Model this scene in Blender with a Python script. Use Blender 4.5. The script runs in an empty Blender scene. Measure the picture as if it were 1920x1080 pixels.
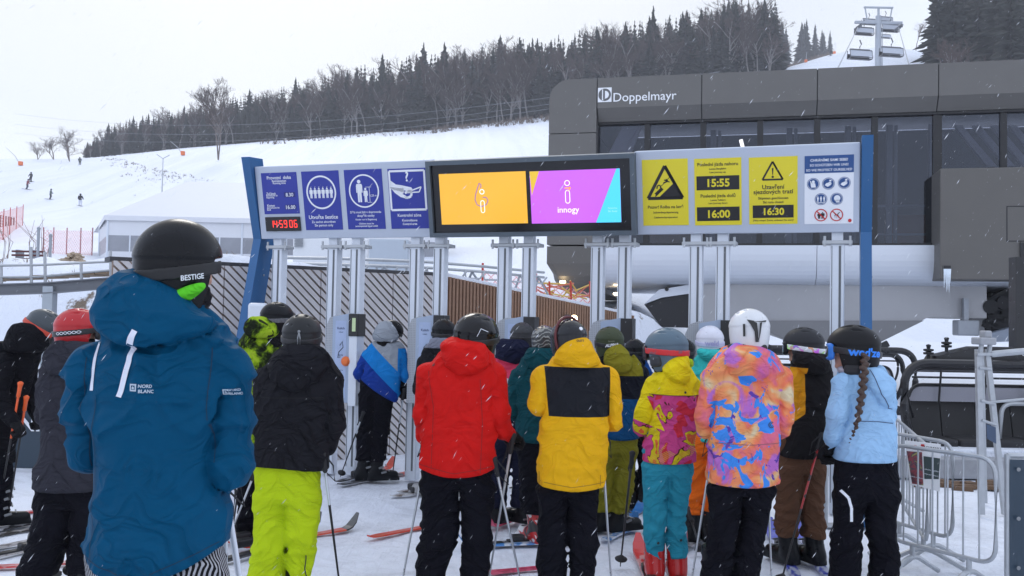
import bpy, bmesh, math, random
import numpy as np
from mathutils import Vector, Matrix
from mathutils.bvhtree import BVHTree
random.seed(7); RNG = np.random.default_rng(7)
R = math.radians
SC = bpy.context.scene; COL = SC.collection

# ---------------------------------------------------------------- camera
F = 1750.0; CAMZ = 1.70
cam_d = bpy.data.cameras.new('camera'); cam = bpy.data.objects.new('camera', cam_d); COL.objects.link(cam)
cam_d.sensor_width = 36; cam_d.lens = 36 * F / 1920; cam_d.clip_start = 0.05; cam_d.clip_end = 3000
CM = Matrix.Translation((0, 0, CAMZ)) @ Matrix.Rotation(R(90 + 1.964), 4, 'X') @ Matrix.Rotation(R(1.06), 4, 'Z')
cam.matrix_world = CM
SC.camera = cam
CR = CM.to_3x3()

# ---------------------------------------------------------------- sky, sun, exposure
SUN_AZ, SUN_EL = R(-14), R(38)            # azimuth from +Y towards +X
sun_dir = Vector((math.sin(SUN_AZ) * math.cos(SUN_EL), math.cos(SUN_AZ) * math.cos(SUN_EL), math.sin(SUN_EL)))
W = bpy.data.worlds.new('World'); SC.world = W; W.use_nodes = True
wt = W.node_tree; wt.nodes.clear()
def wn(t, **k):
    n = wt.nodes.new(t)
    for a, b in k.items(): setattr(n, a, b)
    return n
sky = wn('ShaderNodeTexSky', sky_type='NISHITA', sun_disc=False, sun_elevation=SUN_EL, sun_rotation=SUN_AZ)
bg1 = wn('ShaderNodeBackground'); bg1.inputs[1].default_value = 0.08
wt.links.new(sky.outputs[0], bg1.inputs[0])
# overcast layer: bright round the veiled sun, bluish grey elsewhere
tc = wn('ShaderNodeTexCoord')
dot = wn('ShaderNodeVectorMath', operation='DOT_PRODUCT'); dot.inputs[1].default_value = sun_dir
wt.links.new(tc.outputs['Generated'], dot.inputs[0])
nz = wn('ShaderNodeTexNoise'); nz.inputs['Scale'].default_value = 1.7; nz.inputs['Detail'].default_value = 5
wt.links.new(tc.outputs['Generated'], nz.inputs['Vector'])
ma = wn('ShaderNodeMath', operation='MULTIPLY_ADD'); ma.inputs[1].default_value = 0.34; ma.inputs[2].default_value = -0.17
wt.links.new(nz.outputs[0], ma.inputs[0])
ad = wn('ShaderNodeMath', operation='ADD'); wt.links.new(dot.outputs['Value'], ad.inputs[0]); wt.links.new(ma.outputs[0], ad.inputs[1])
rp = wn('ShaderNodeValToRGB'); wt.links.new(ad.outputs[0], rp.inputs[0])
cr = rp.color_ramp; cr.elements[0].position = 0.0; cr.elements[0].color = (0.78, 0.85, 1.02, 1)
cr.elements[1].position = 0.97; cr.elements[1].color = (0.70, 0.705, 0.71, 1)
for p, c in ((0.45, (0.98, 1.09, 1.36)), (0.70, (0.80, 0.88, 1.04)), (0.86, (0.61, 0.635, 0.68))):
    e = cr.elements.new(p); e.color = (*c, 1)
bg2 = wn('ShaderNodeBackground'); bg2.inputs[1].default_value = 1.0
wt.links.new(rp.outputs[0], bg2.inputs[0])
mx = wn('ShaderNodeMixShader'); mx.inputs[0].default_value = 0.86
wt.links.new(bg1.outputs[0], mx.inputs[1]); wt.links.new(bg2.outputs[0], mx.inputs[2])
wo = wn('ShaderNodeOutputWorld'); wt.links.new(mx.outputs[0], wo.inputs[0])
sl = bpy.data.lights.new('sun', 'SUN'); sl.energy = 0.5; sl.angle = R(18); sl.color = (1, 0.96, 0.9)
so = bpy.data.objects.new('sun', sl); COL.objects.link(so)
so.rotation_euler = (-sun_dir).to_track_quat('-Z', 'Y').to_euler()
SC.view_settings.view_transform = 'Standard'; SC.view_settings.look = 'None'
SC.view_settings.gamma = 1; SC.view_settings.exposure = 0.52
SC.view_settings.use_curve_mapping = False
SC.cycles.volume_bounces = 2; SC.cycles.max_bounces = 8; SC.cycles.transparent_max_bounces = 24
HAZE = 0.00042

# ---------------------------------------------------------------- measuring: photo pixel -> world
def ray(px, py):
    d = CR @ Vector(((px - 960) / F, -(py - 540) / F, -1)); return d
def PT(px, py, Y):
    d = ray(px, py); return Vector((0, 0, CAMZ)) + d * (Y / d.y)
def G(px, py, z=0.0):
    d = ray(px, py); return Vector((0, 0, CAMZ)) + d * ((z - CAMZ) / d.z)
def plane_hit(px, py, o, n):
    d = ray(px, py); c = Vector((0, 0, CAMZ)); t = (o - c).dot(n) / d.dot(n); return c + d * t

# ---------------------------------------------------------------- objects
def link(name, me, parent=None, mats=()):
    o = bpy.data.objects.new(name, me); COL.objects.link(o)
    if parent is not None: o.parent = parent
    if me is not None:
        for m in (mats if isinstance(mats, (list, tuple)) else [mats]): me.materials.append(m)
    return o
def tag(o, label=None, cat=None, group=None, kind=None):
    if label: o['label'] = label
    if cat: o['category'] = cat
    if group: o['group'] = group
    if kind: o['kind'] = kind
    return o
def thing(name, label, cat, loc=(0, 0, 0), rotz=0, group=None):
    o = bpy.data.objects.new(name, None); COL.objects.link(o); o.location = loc; o.rotation_euler = (0, 0, rotz)
    o.empty_display_size = 0.2
    return tag(o, label, cat, group)
def struct(o): o['kind'] = 'structure'; return o
KIDS = {}
def copy_tree(o, parent=None):
    c = o.copy(); COL.objects.link(c)
    if parent is not None: c.parent = parent
    for ch in list(o.children): copy_tree(ch, c)
    return c
def mesh_np(name, V, Fs, smooth=False):
    me = bpy.data.meshes.new(name); me.from_pydata([tuple(v) for v in V], [], [tuple(f) for f in Fs]); me.update()
    if smooth: me.polygons.foreach_set('use_smooth', [True] * len(me.polygons))
    return me

class MB:
    """collects boxes, prisms and tubes into ONE mesh object"""
    def __init__(s): s.v = []; s.f = []; s.mi = []; s.cur = 0
    def add(s, vs, fs):
        n = len(s.v); s.v += [tuple(v) for v in vs]; s.f += [tuple(i + n for i in f) for f in fs]; s.mi += [s.cur] * len(fs); return s
    def box(s, c, size, M=None, bev=0.0):
        a, b, h = (x / 2 for x in size)
        if bev > 0:
            bm = bmesh.new(); bmesh.ops.create_cube(bm, size=1)
            for v in bm.verts: v.co = Vector((v.co.x * 2 * a, v.co.y * 2 * b, v.co.z * 2 * h))
            bmesh.ops.bevel(bm, geom=bm.edges[:], offset=bev, segments=2, affect='EDGES', profile=0.5)
            bm.verts.index_update()
            vs = [v.co.copy() for v in bm.verts]; fs = [[v.index for v in f.verts] for f in bm.faces]; bm.free()
        else:
            vs = [Vector((x * a, y * b, z * h)) for x in (-1, 1) for y in (-1, 1) for z in (-1, 1)]
            fs = [(0, 1, 3, 2), (4, 6, 7, 5), (0, 4, 5, 1), (2, 3, 7, 6), (0, 2, 6, 4), (1, 5, 7, 3)]
        if M is not None: vs = [M @ v for v in vs]
        c = Vector(c); return s.add([v + c for v in vs], fs)
    def span(s, lo, hi, M=None, bev=0.0):
        lo, hi = Vector(lo), Vector(hi)
        c = (lo + hi) / 2
        if M is not None:
            n = len(s.v); s.box(c, hi - lo, None, bev); s.v[n:] = [tuple(M @ Vector(v)) for v in s.v[n:]]; return s
        return s.box(c, hi - lo, None, bev)
    def prism(s, poly, vec):
        """poly: list of 3-d points (planar), extruded along vec"""
        n = len(poly); vec = Vector(vec); a = [Vector(p) for p in poly]
        return s.add(a + [p + vec for p in a], [tuple(range(n - 1, -1, -1)), tuple(range(n, 2 * n))] + [(i, (i + 1) % n, (i + 1) % n + n, i + n) for i in range(n)])
    def tube(s, pts, r, n=8, r2=None, cap=True):
        pts = [Vector(p) for p in pts]; m = len(pts); vs = []; fs = []
        for i, p in enumerate(pts):
            t = (pts[min(i + 1, m - 1)] - pts[max(i - 1, 0)]).normalized()
            u = t.cross(Vector((0, 0, 1)))
            if u.length < 1e-3: u = t.cross(Vector((1, 0, 0)))
            u.normalize(); w = t.cross(u)
            rr = r if not isinstance(r, (list, tuple)) else r[i]
            if r2 is not None: rr = r + (r2 - r) * i / max(1, m - 1)
            for k in range(n):
                a = 2 * math.pi * k / n; vs.append(p + (u * math.cos(a) + w * math.sin(a)) * rr)
        for i in range(m - 1):
            for k in range(n):
                fs.append((i * n + k, i * n + (k + 1) % n, (i + 1) * n + (k + 1) % n, (i + 1) * n + k))
        if cap: fs += [tuple(range(n - 1, -1, -1)), tuple(range((m - 1) * n, m * n))]
        return s.add(vs, fs)
    def lathe(s, prof, c=(0, 0, 0), n=20, M=None):
        vs = []; fs = []; m = len(prof); c = Vector(c)
        for r, z in prof:
            for k in range(n):
                a = 2 * math.pi * k / n; p = Vector((r * math.cos(a), r * math.sin(a), z))
                vs.append((M @ p if M is not None else p) + c)
        for i in range(m - 1):
            for k in range(n): fs.append((i * n + k, i * n + (k + 1) % n, (i + 1) * n + (k + 1) % n, (i + 1) * n + k))
        fs += [tuple(range(n - 1, -1, -1)), tuple(range((m - 1) * n, m * n))]
        return s.add(vs, fs)
    def quad(s, *p): return s.add(p, [tuple(range(len(p)))])
    def build(s, name, mats, parent=None, smooth=False, M=None):
        vs = s.v if M is None else [tuple(M @ Vector(v)) for v in s.v]
        me = mesh_np(name, vs, s.f, smooth)
        if any(s.mi): me.polygons.foreach_set('material_index', s.mi)
        return link(name, me, parent, mats)

def text_mesh(txt, font_size=1.0, bold=0.0, align='CENTER', fit=None, sx=1.0, shear=0.0, spacing=1.0):
    cu = bpy.data.curves.new('lettering', 'FONT'); cu.body = txt; cu.size = font_size; cu.offset = bold
    cu.align_x = align; cu.align_y = 'CENTER'; cu.fill_mode = 'FRONT'; cu.resolution_u = 3; cu.shear = shear; cu.space_character = spacing
    ob = bpy.data.objects.new('lettering', cu); COL.objects.link(ob)
    dg = bpy.context.evaluated_depsgraph_get(); dg.update()
    me = ob.evaluated_get(dg).to_mesh()
    V = np.array([v.co[:] for v in me.vertices]).reshape(-1, 3); Fs = [tuple(p.vertices) for p in me.polygons]
    ob.evaluated_get(dg).to_mesh_clear(); bpy.data.objects.remove(ob); bpy.data.curves.remove(cu)
    if len(V) == 0: return np.zeros((0, 2)), []
    V = V[:, :2].copy(); V[:, 0] *= sx
    if fit is not None:
        w = V[:, 0].max() - V[:, 0].min(); k = fit / w; V *= k
    return V, Fs

# ---------------------------------------------------------------- materials
class Val:
    def __init__(s, nt, sock): s.nt = nt; s.s = sock
    def op(s, o, b=None, c=None): return s.nt.math(o, s, b, c)
    def __add__(s, b): return s.op('ADD', b)
    __radd__ = __add__
    def __sub__(s, b): return s.op('SUBTRACT', b)
    def __rsub__(s, b): return s.nt.math('SUBTRACT', b, s)
    def __mul__(s, b): return s.op('MULTIPLY', b)
    __rmul__ = __mul__
    def __gt__(s, b): return s.op('GREATER_THAN', b)
    def __lt__(s, b): return s.op('LESS_THAN', b)
    def sin(s): return s.op('SINE')
    def abs(s): return s.op('ABSOLUTE')
    def frac(s): return s.op('FRACT')
    def min(s, b): return s.op('MINIMUM', b)
    def max(s, b): return s.op('MAXIMUM', b)
class NT:
    def __init__(s, name):
        s.m = bpy.data.materials.new(name); s.m.use_nodes = True; s.t = s.m.node_tree
        s.b = s.t.nodes['Principled BSDF']; s.out = s.t.nodes['Material Output']
        s.tc = s.t.nodes.new('ShaderNodeTexCoord'); s._xyz = None
    def n(s, typ, **k):
        x = s.t.nodes.new(typ)
        for a, b in k.items(): setattr(x, a, b)
        return x
    def put(s, inp, v):
        if isinstance(v, Val): s.t.links.new(v.s, inp)
        elif hasattr(v, 'is_linked'): s.t.links.new(v, inp)
        else:
            if isinstance(v, (tuple, list)) and len(v) == 3 and len(getattr(inp, 'default_value', (0, 0, 0))) == 4: v = (*v, 1)
            inp.default_value = v
    def math(s, o, a, b=None, c=None):
        x = s.n('ShaderNodeMath', operation=o)
        for i, v in enumerate((a, b, c)):
            if v is not None: s.put(x.inputs[i], v)
        return Val(s, x.outputs[0])
    def xyz(s, kind='Object'):
        x = s.n('ShaderNodeSeparateXYZ'); s.t.links.new(s.tc.outputs[kind], x.inputs[0])
        return [Val(s, q) for q in x.outputs]
    def geo(s):
        g = s.n('ShaderNodeNewGeometry'); x = s.n('ShaderNodeSeparateXYZ'); s.t.links.new(g.outputs['Position'], x.inputs[0])
        return [Val(s, q) for q in x.outputs]
    def vec(s, x, y, z):
        c = s.n('ShaderNodeCombineXYZ')
        for i, v in enumerate((x, y, z)): s.put(c.inputs[i], v)
        return c.outputs[0]
    def noise(s, scale, detail=3, rough=0.5, vec=None, dist=0.0, col=False):
        x = s.n('ShaderNodeTexNoise'); x.inputs['Scale'].default_value = scale; x.inputs['Detail'].default_value = detail
        x.inputs['Roughness'].default_value = rough; x.inputs['Distortion'].default_value = dist
        s.t.links.new(vec if vec is not None else s.tc.outputs['Object'], x.inputs['Vector'])
        return x.outputs['Color'] if col else Val(s, x.outputs[0])
    def voro(s, scale, vec=None, feature='F1', out='Distance'):
        x = s.n('ShaderNodeTexVoronoi', feature=feature); x.inputs['Scale'].default_value = scale
        s.t.links.new(vec if vec is not None else s.tc.outputs['Object'], x.inputs['Vector'])
        o = x.outputs[out]; return Val(s, o) if out == 'Distance' else o
    def mix(s, f, a, b):
        x = s.n('ShaderNodeMix', data_type='RGBA')
        s.put(x.inputs['Factor'], f); s.put(x.inputs['A'], a); s.put(x.inputs['B'], b)
        return x.outputs['Result']
    def ramp(s, f, stops, interp='LINEAR'):
        x = s.n('ShaderNodeValToRGB'); s.put(x.inputs[0], f); cr = x.color_ramp; cr.interpolation = interp
        while len(cr.elements) < len(stops): cr.elements.new(0.5)
        for e, (p, c) in zip(cr.elements, stops):
            e.position = p; e.color = (*c, 1) if len(c) == 3 else c
        return x.outputs[0]
    def bump(s, h, strength=0.3, dist=0.01):
        x = s.n('ShaderNodeBump'); x.inputs['Strength'].default_value = strength; x.inputs['Distance'].default_value = dist
        s.put(x.inputs['Height'], h); s.t.links.new(x.outputs[0], s.b.inputs['Normal'])
    def fin(s, col=None, rough=0.5, metal=0.0, spec=None, coat=None, sheen=None, emit=None, estr=1.0, alpha=None, trans=None, sss=None):
        b = s.b
        if col is not None: s.put(b.inputs['Base Color'], col)
        s.put(b.inputs['Roughness'], rough); s.put(b.inputs['Metallic'], metal)
        if spec is not None: b.inputs['Specular IOR Level'].default_value = spec
        if coat is not None: b.inputs['Coat Weight'].default_value = coat; b.inputs['Coat Roughness'].default_value = 0.12
        if sheen is not None: b.inputs['Sheen Weight'].default_value = sheen
        if emit is not None: s.put(b.inputs['Emission Color'], emit); b.inputs['Emission Strength'].default_value = estr
        if alpha is not None: s.put(b.inputs['Alpha'], alpha)
        if sss is not None: b.inputs['Subsurface Weight'].default_value = sss; b.inputs['Subsurface Radius'].default_value = (0.01, 0.004, 0.002)
        return s.m
def srgb(r, g, b):
    f = lambda c: (c / 255 / 12.92) if c / 255 <= 0.04045 else ((c / 255 + 0.055) / 1.055) ** 2.4
    return (f(r), f(g), f(b))
def plain(name, col, rough=0.5, metal=0.0, var=0.12, nscale=9, bump=0.0, bscale=60, **k):
    n = NT(name); a = n.noise(nscale, 4); c2 = tuple(min(1, c * (1 + var)) for c in col); c1 = tuple(c * (1 - var) for c in col)
    if bump: n.bump(n.noise(bscale, 3), bump, 0.004)
    r = a * 0.2 + (rough - 0.1)
    return n.fin(n.mix(a, c1, c2), rough=r, metal=metal, **k)
def fabric(name, col, rough=0.72, bump=0.35, fs=26, sheen=0.0, var=0.14):
    """woven shell fabric: col is an rgb or a function(NT) -> socket"""
    n = NT(name)
    c = col(n) if callable(col) else col
    v = n.noise(5, 3)
    cc = n.n('ShaderNodeMix', data_type='RGBA', blend_type='MULTIPLY'); n.put(cc.inputs['Factor'], 1.0)
    n.put(cc.inputs['A'], c); n.put(cc.inputs['B'], n.ramp(v, [(0.2, (1 - var,) * 3), (0.8, (1.0,) * 3)]))
    x, y, z = n.xyz()
    ks = (fs / 26) ** .8; x, y, z = x * ks, y * ks, z * ks; w0 = n.noise(3.0, 2, .5); ax = x.abs()
    def ridge(v, k): return n.math('POWER', 1 - (v * 2 - 1).abs(), k)
    d1 = ridge(n.noise(1.0, 2, .45, n.vec((ax * .72 + z * .69) * 11 + w0 * 3, (ax * .69 - z * .72) * 3.5, y * 5), .4), 5)
    d2 = ridge(n.noise(1.0, 2, .5, n.vec(x * 5 + w0 * 4, y * 5, z * 17 + w0 * 5), .5), 6)
    d3 = n.noise(26, 3, 0.55, n.vec(x, y, z * 1.6), 0.8); fine = n.noise(320, 1)
    n.bump(d1 * 1.0 + d2 * .45 + d3 * .22 + fine * 0.02, min(1.0, bump * 1.7), 0.020 / ks)
    return n.fin(cc.outputs['Result'], rough=rough, sheen=sheen, spec=0.055)
# ---------------------------------------------------------------- signed-distance clothing and bodies
def vnoise(P, seed=0):
    i = np.floor(P).astype(np.int64); f = P - i; f = f * f * (3 - 2 * f)
    def h(dx, dy, dz):
        n = (i[..., 0] + dx) * 374761393 + (i[..., 1] + dy) * 668265263 + (i[..., 2] + dz) * 2147483647 + seed * 974634781
        n = (n ^ (n >> 13)) * 1274126177; n = n ^ (n >> 16)
        return (n & 0xffff) / 32767.5 - 1
    x, y, z = f[..., 0], f[..., 1], f[..., 2]
    a = h(0, 0, 0) * (1 - x) + h(1, 0, 0) * x; b = h(0, 1, 0) * (1 - x) + h(1, 1, 0) * x
    c = h(0, 0, 1) * (1 - x) + h(1, 0, 1) * x; d = h(0, 1, 1) * (1 - x) + h(1, 1, 1) * x
    return (a * (1 - y) + b * y) * (1 - z) + (c * (1 - y) + d * y) * z
def smin(a, b, k):
    h = np.clip(0.5 + 0.5 * (b - a) / k, 0, 1); return b * (1 - h) + a * h - k * h * (1 - h)
def smax(a, b, k): return -smin(-a, -b, k)
def s_ell(P, c, r):
    q = (P - np.array(c)) / np.array(r); k = np.sqrt((q * q).sum(-1)) + 1e-9
    return (k - 1) * min(r) if False else k * (k - 1) / (np.sqrt(((q / np.array(r)) ** 2).sum(-1)) + 1e-9)
def s_cap(P, a, b, ra, rb):
    a, b = np.array(a, float), np.array(b, float); ab = b - a
    t = np.clip(((P - a) @ ab) / (ab @ ab + 1e-12), 0, 1)
    return np.sqrt(((P - a - t[..., None] * ab) ** 2).sum(-1)) - (ra + (rb - ra) * t)
def s_chain(P, pts, rs, k=0.02):
    d = None
    for i in range(len(pts) - 1):
        e = s_cap(P, pts[i], pts[i + 1], rs[i], rs[i + 1]); d = e if d is None else smin(d, e, k)
    return d
def s_box(P, c, h, r=0.0):
    q = np.abs(P - np.array(c)) - (np.array(h) - r)
    return np.sqrt((np.maximum(q, 0) ** 2).sum(-1)) + np.minimum(q.max(-1), 0) - r
def s_rows(P, rows, cap=0.03, p=2.3):
    """stack of rounded sections: rows = (z, cx, a, cy, b)"""
    A = np.array(sorted(rows)); zz = A[:, 0]; z = P[..., 2]
    zs = np.linspace(zz[0], zz[-1], 60); cols = []
    for j in range(1, 5):
        v = np.interp(zs, zz, A[:, j]); v = np.convolve(np.pad(v, 4, 'edge'), np.hanning(9) / np.hanning(9).sum(), 'valid')[:60] if len(zz) > 2 else v
        cols.append(np.interp(z, zs, v))
    cx, a, cy, b = cols
    a = np.maximum(a, 0.004); b = np.maximum(b, 0.004)
    q = (np.abs((P[..., 0] - cx) / a) ** p + np.abs((P[..., 1] - cy) / b) ** p) ** (1 / p)
    d = (q - 1) * np.minimum(a, b)
    return smax(smax(d, z - zz[-1], cap), zz[0] - z, cap)
def surface_nets(fn, lo, hi, h):
    lo = np.array(lo) - 2 * h; hi = np.array(hi) + 2 * h
    n = np.ceil((hi - lo) / h).astype(int) + 1
    ax = [lo[i] + h * np.arange(n[i]) for i in range(3)]
    P = np.stack(np.meshgrid(*ax, indexing='ij'), -1); D = fn(P)
    D[0] = D[-1] = 1; D[:, 0] = D[:, -1] = 1; D[:, :, 0] = D[:, :, -1] = 1
    S = D < 0
    c = np.zeros((n[0] - 1, n[1] - 1, n[2] - 1, 3)); w = np.zeros(c.shape[:3])
    corners = [(i, j, k) for i in (0, 1) for j in (0, 1) for k in (0, 1)]
    def cs(A, o): return A[o[0]:A.shape[0] - 1 + o[0], o[1]:A.shape[1] - 1 + o[1], o[2]:A.shape[2] - 1 + o[2]]
    for a in corners:
        for d in range(3):
            if a[d] == 0:
                b = list(a); b[d] = 1; b = tuple(b)
                da, db = cs(D, a), cs(D, b); m = (da < 0) != (db < 0)
                t = np.where(m, da / (da - db + 1e-12), 0)
                for q in range(3): c[..., q] += np.where(m, a[q] + (t if q == d else 0), 0)
                w += m
    act = w > 0; idx = -np.ones(w.shape, int); idx[act] = np.arange(act.sum())
    ijk = np.argwhere(act); V = lo + h * (ijk + c[act] / w[act][:, None])
    Fs = []
    for d in range(3):
        a, b = [(1, 2), (2, 0), (0, 1)][d]
        s0 = [slice(1, -1)] * 3; s1 = [slice(1, -1)] * 3; s0[d] = slice(0, -1); s1[d] = slice(1, None)
        A, B = S[tuple(s0)], S[tuple(s1)]
        off = np.array([1, 1, 1]); off[d] = 0
        for m, flip in ((A & ~B, False), (~A & B, True)):
            e = np.argwhere(m) + off
            if len(e) == 0: continue
            q = []
            for da, db in ((0, 0), (1, 0), (1, 1), (0, 1)):
                x = e.copy(); x[:, a] -= 1 - da; x[:, b] -= 1 - db; q.append(idx[x[:, 0], x[:, 1], x[:, 2]])
            q = np.stack(q if not flip else q[::-1], 1); Fs.append(q)
    return V, np.concatenate(Fs)
def relax(V, Fs, it=2, lam=0.5):
    a = np.concatenate([Fs[:, [0, 1]], Fs[:, [1, 2]], Fs[:, [2, 3]], Fs[:, [3, 0]]]); a = np.concatenate([a, a[:, ::-1]])
    cnt = np.bincount(a[:, 0], minlength=len(V))[:, None]
    for _ in range(it):
        s = np.stack([np.bincount(a[:, 0], weights=V[a[:, 1], j], minlength=len(V)) for j in range(3)], 1)
        V = V * (1 - lam) + lam * s / np.maximum(cnt, 1)
    return V
def sdf_mesh(name, fn, lo, hi, h, it=2):
    V, Fs = surface_nets(fn, lo, hi, h)
    if it: V = relax(V, Fs, it)
    me = bpy.data.meshes.new(name)
    me.vertices.add(len(V)); me.vertices.foreach_set('co', V.ravel().astype(np.float32))
    me.loops.add(Fs.size); me.loops.foreach_set('vertex_index', Fs.ravel().astype(np.int32))
    me.polygons.add(len(Fs)); me.polygons.foreach_set('loop_start', np.arange(0, Fs.size, 4, dtype=np.int32))
    me.polygons.foreach_set('use_smooth', np.ones(len(Fs), bool)); me.update(calc_edges=True); me.validate()
    return me
def wrap_text(name, txt, host, frame, width, mat, parent, bold=0.0, lift=0.002, shear=0.0, sx=1.0, extra=None, cut=8):
    """lettering laid on a curved surface: frame = (centre, right, up) in the host's local space, seen along right x up"""
    if extra is not None: V, Fs = extra
    else: V, Fs = text_mesh(txt, 1.0, bold, fit=width, shear=shear, sx=sx)
    if len(V) == 0: return None
    bm = bmesh.new(); vs = [bm.verts.new((v[0], v[1], 0)) for v in V]
    for f in Fs:
        try: bm.faces.new([vs[i] for i in f])
        except ValueError: pass
    w = max(V[:, 0].max() - V[:, 0].min(), 1e-6)
    for i in range(1, cut):
        x = V[:, 0].min() + w * i / cut
        bmesh.ops.bisect_plane(bm, geom=bm.verts[:] + bm.edges[:] + bm.faces[:], plane_co=(x, 0, 0), plane_no=(1, 0, 0))
    c, rt, up = (Vector(q) for q in frame); rt.normalize(); up.normalize(); nn = rt.cross(up)
    tree = BVHTree.FromPolygons([v.co[:] for v in host.data.vertices], [p.vertices[:] for p in host.data.polygons])
    for v in bm.verts:
        p = c + rt * v.co.x + up * v.co.y + nn * 0.5
        hit = tree.ray_cast(p, -nn, 2.0)
        v.co = (hit[0] + nn * lift) if hit[0] is not None else c + rt * v.co.x + up * v.co.y
    me = bpy.data.meshes.new(name); bm.to_mesh(me); bm.free()
    return link(name, me, parent, mat)
# ---------------------------------------------------------------- terrain
RPX = np.array([-900, 130, 210, 400, 650, 800, 1025, 1300, 1450, 1560, 1640, 1720, 1800, 2600.])
RPY = np.array([297, 297, 289, 270, 250, 240, 215, 150, 130, 97, 84, 90, 106, 60.])
RU = (RPX - 960) / F; RT = (600 + 0.0185 * (RPX - 960) - RPY) / F
GY = np.array([15, 40, 70, 135, 167, 200, 228, 300, 420, 700.]); GG = np.array([.30, .33, .48, .70, .86, .95, .995, 1.0, 1.0, .93])
def sst(a, b, x): t = np.clip((x - a) / (b - a), 0, 1); return t * t * (3 - 2 * t)
def H(X, Y):
    X = np.asarray(X, float); Y = np.asarray(Y, float); Ye = np.maximum(Y, 12.0); u = X / Ye
    tr = np.interp(u, RU, RT); far = CAMZ + tr * np.interp(Ye, GY, GG) * Ye
    ys_ = np.interp(X, [-8, -4.2, -1.32, 2.12, 8], [12.4, 11.4, 11.9, 16.7, 25.0]); wd = np.interp(X, [-6, -4.2], [3.0, .9])
    zp = np.interp(u, [-.3, -.05, .10], [2.55, 2.15, 1.95]); k = sst(np.interp(u, [-.4, -.1], [16, 23]), np.interp(u, [-.4, -.1], [27, 46]), Y)
    left = sst(ys_ + .25, ys_ + .25 + wd, Y) * (zp * (1 - k) + far * k)
    right = far * sst(26, 75, Y)
    w = sst(0.118, 0.27, u)
    return left * (1 - w) + right * w
def HZ(x, y): return float(H(x, y))
def on_hill(px, Y):
    """ground point at depth Y in the direction of column px"""
    X = (px - 960) / F * Y; return Vector((X, Y, HZ(X, Y)))
us = np.concatenate([np.linspace(-1.8, -0.72, 22, endpoint=False), np.linspace(-0.72, 0.72, 300), np.linspace(0.73, 1.8, 22)])
ys = np.concatenate([np.linspace(-14, 2, 12, endpoint=False), np.linspace(2, 17, 110, endpoint=False), np.linspace(17, 40, 80, endpoint=False), np.geomspace(40, 720, 90)])
YY, UU = np.meshgrid(ys, us, indexing='ij'); XX = UU * np.maximum(YY, 12.0)
ZZ = H(XX, YY)
P3 = np.stack([XX, YY, 0 * XX], -1)
near = np.clip((22 - YY) / 8, 0, 1)
ZZ = ZZ + near * (0.013 * vnoise(P3 * 2.1, 3) + 0.010 * vnoise(P3 * 5.5, 4)) - 0.018
bank = sst(.4, 1.6, ZZ) * sst(12.6, 14, YY) * (1 - sst(22, 40, YY)); ZZ = ZZ + bank * (0.10 * vnoise(P3 * 1.1, 5) + 0.05 * vnoise(P3 * 3.1, 6))
ZZ = ZZ + sst(40, 80, YY) * 0.25 * vnoise(P3 * 0.09, 8)
nr, nc = XX.shape
TV = np.stack([XX, YY, ZZ], -1).reshape(-1, 3)
a = np.arange(nr * nc).reshape(nr, nc); TF = np.stack([a[:-1, :-1], a[:-1, 1:], a[1:, 1:], a[1:, :-1]], -1).reshape(-1, 4)
n = NT('snow')
gx, gy, gz = n.geo(); gv = n.vec(gx, gy, gz)
lump = n.noise(3.2, 5, 0.6, gv); grain = n.noise(38, 3, 0.6, gv); track = n.noise(1.0, 4, 0.6, n.vec(gx * 9, gy * 0.8 + gx * 1.5, gz), 0.6)
chop = n.noise(11, 4, .65, gv, .6); n.bump(lump * 0.8 + grain * 0.10 + track * 0.5 + chop * .6, 0.8, 0.055)
# bare soil and dead grass showing through on the cut banks behind the wall
soil = n.noise(1.5, 6, 0.72, gv); band = n.math('MULTIPLY', gy > 12.9, gy < 30)
m_s = n.math('MULTIPLY', band, n.ramp(soil, [(0.60, (0, 0, 0)), (0.66, (1, 1, 1))]))
base = n.mix(n.noise(0.5, 4, 0.6, gv), (0.68, 0.715, 0.785), (0.75, 0.785, 0.845))
dirt = n.math('MULTIPLY', n.ramp(n.noise(1.6, 6, .7, gv, .8), [(.48, (0, 0, 0)), (.66, (1, 1, 1))]), gy < 14); base = n.mix(n.math('MULTIPLY', dirt, .7), base, (.50, .525, .57)); trk = n.ramp(n.noise(1.0, 5, .65, n.vec(gx * .25 + gy * .02, gy * .012, gz * .02), 1.0), [(.42, (0, 0, 0)), (.60, (1, 1, 1))]); base = n.mix(n.math('MULTIPLY', n.math('MULTIPLY', trk, gy > 40), .6), base, (.60, .645, .72))
SNOW = n.fin(n.mix(m_s, base, (0.16, 0.12, 0.085)), rough=0.6, spec=0.3, sheen=0.1)
ground = struct(link('ground', mesh_np('ground', TV, TF, True), None, SNOW))

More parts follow.
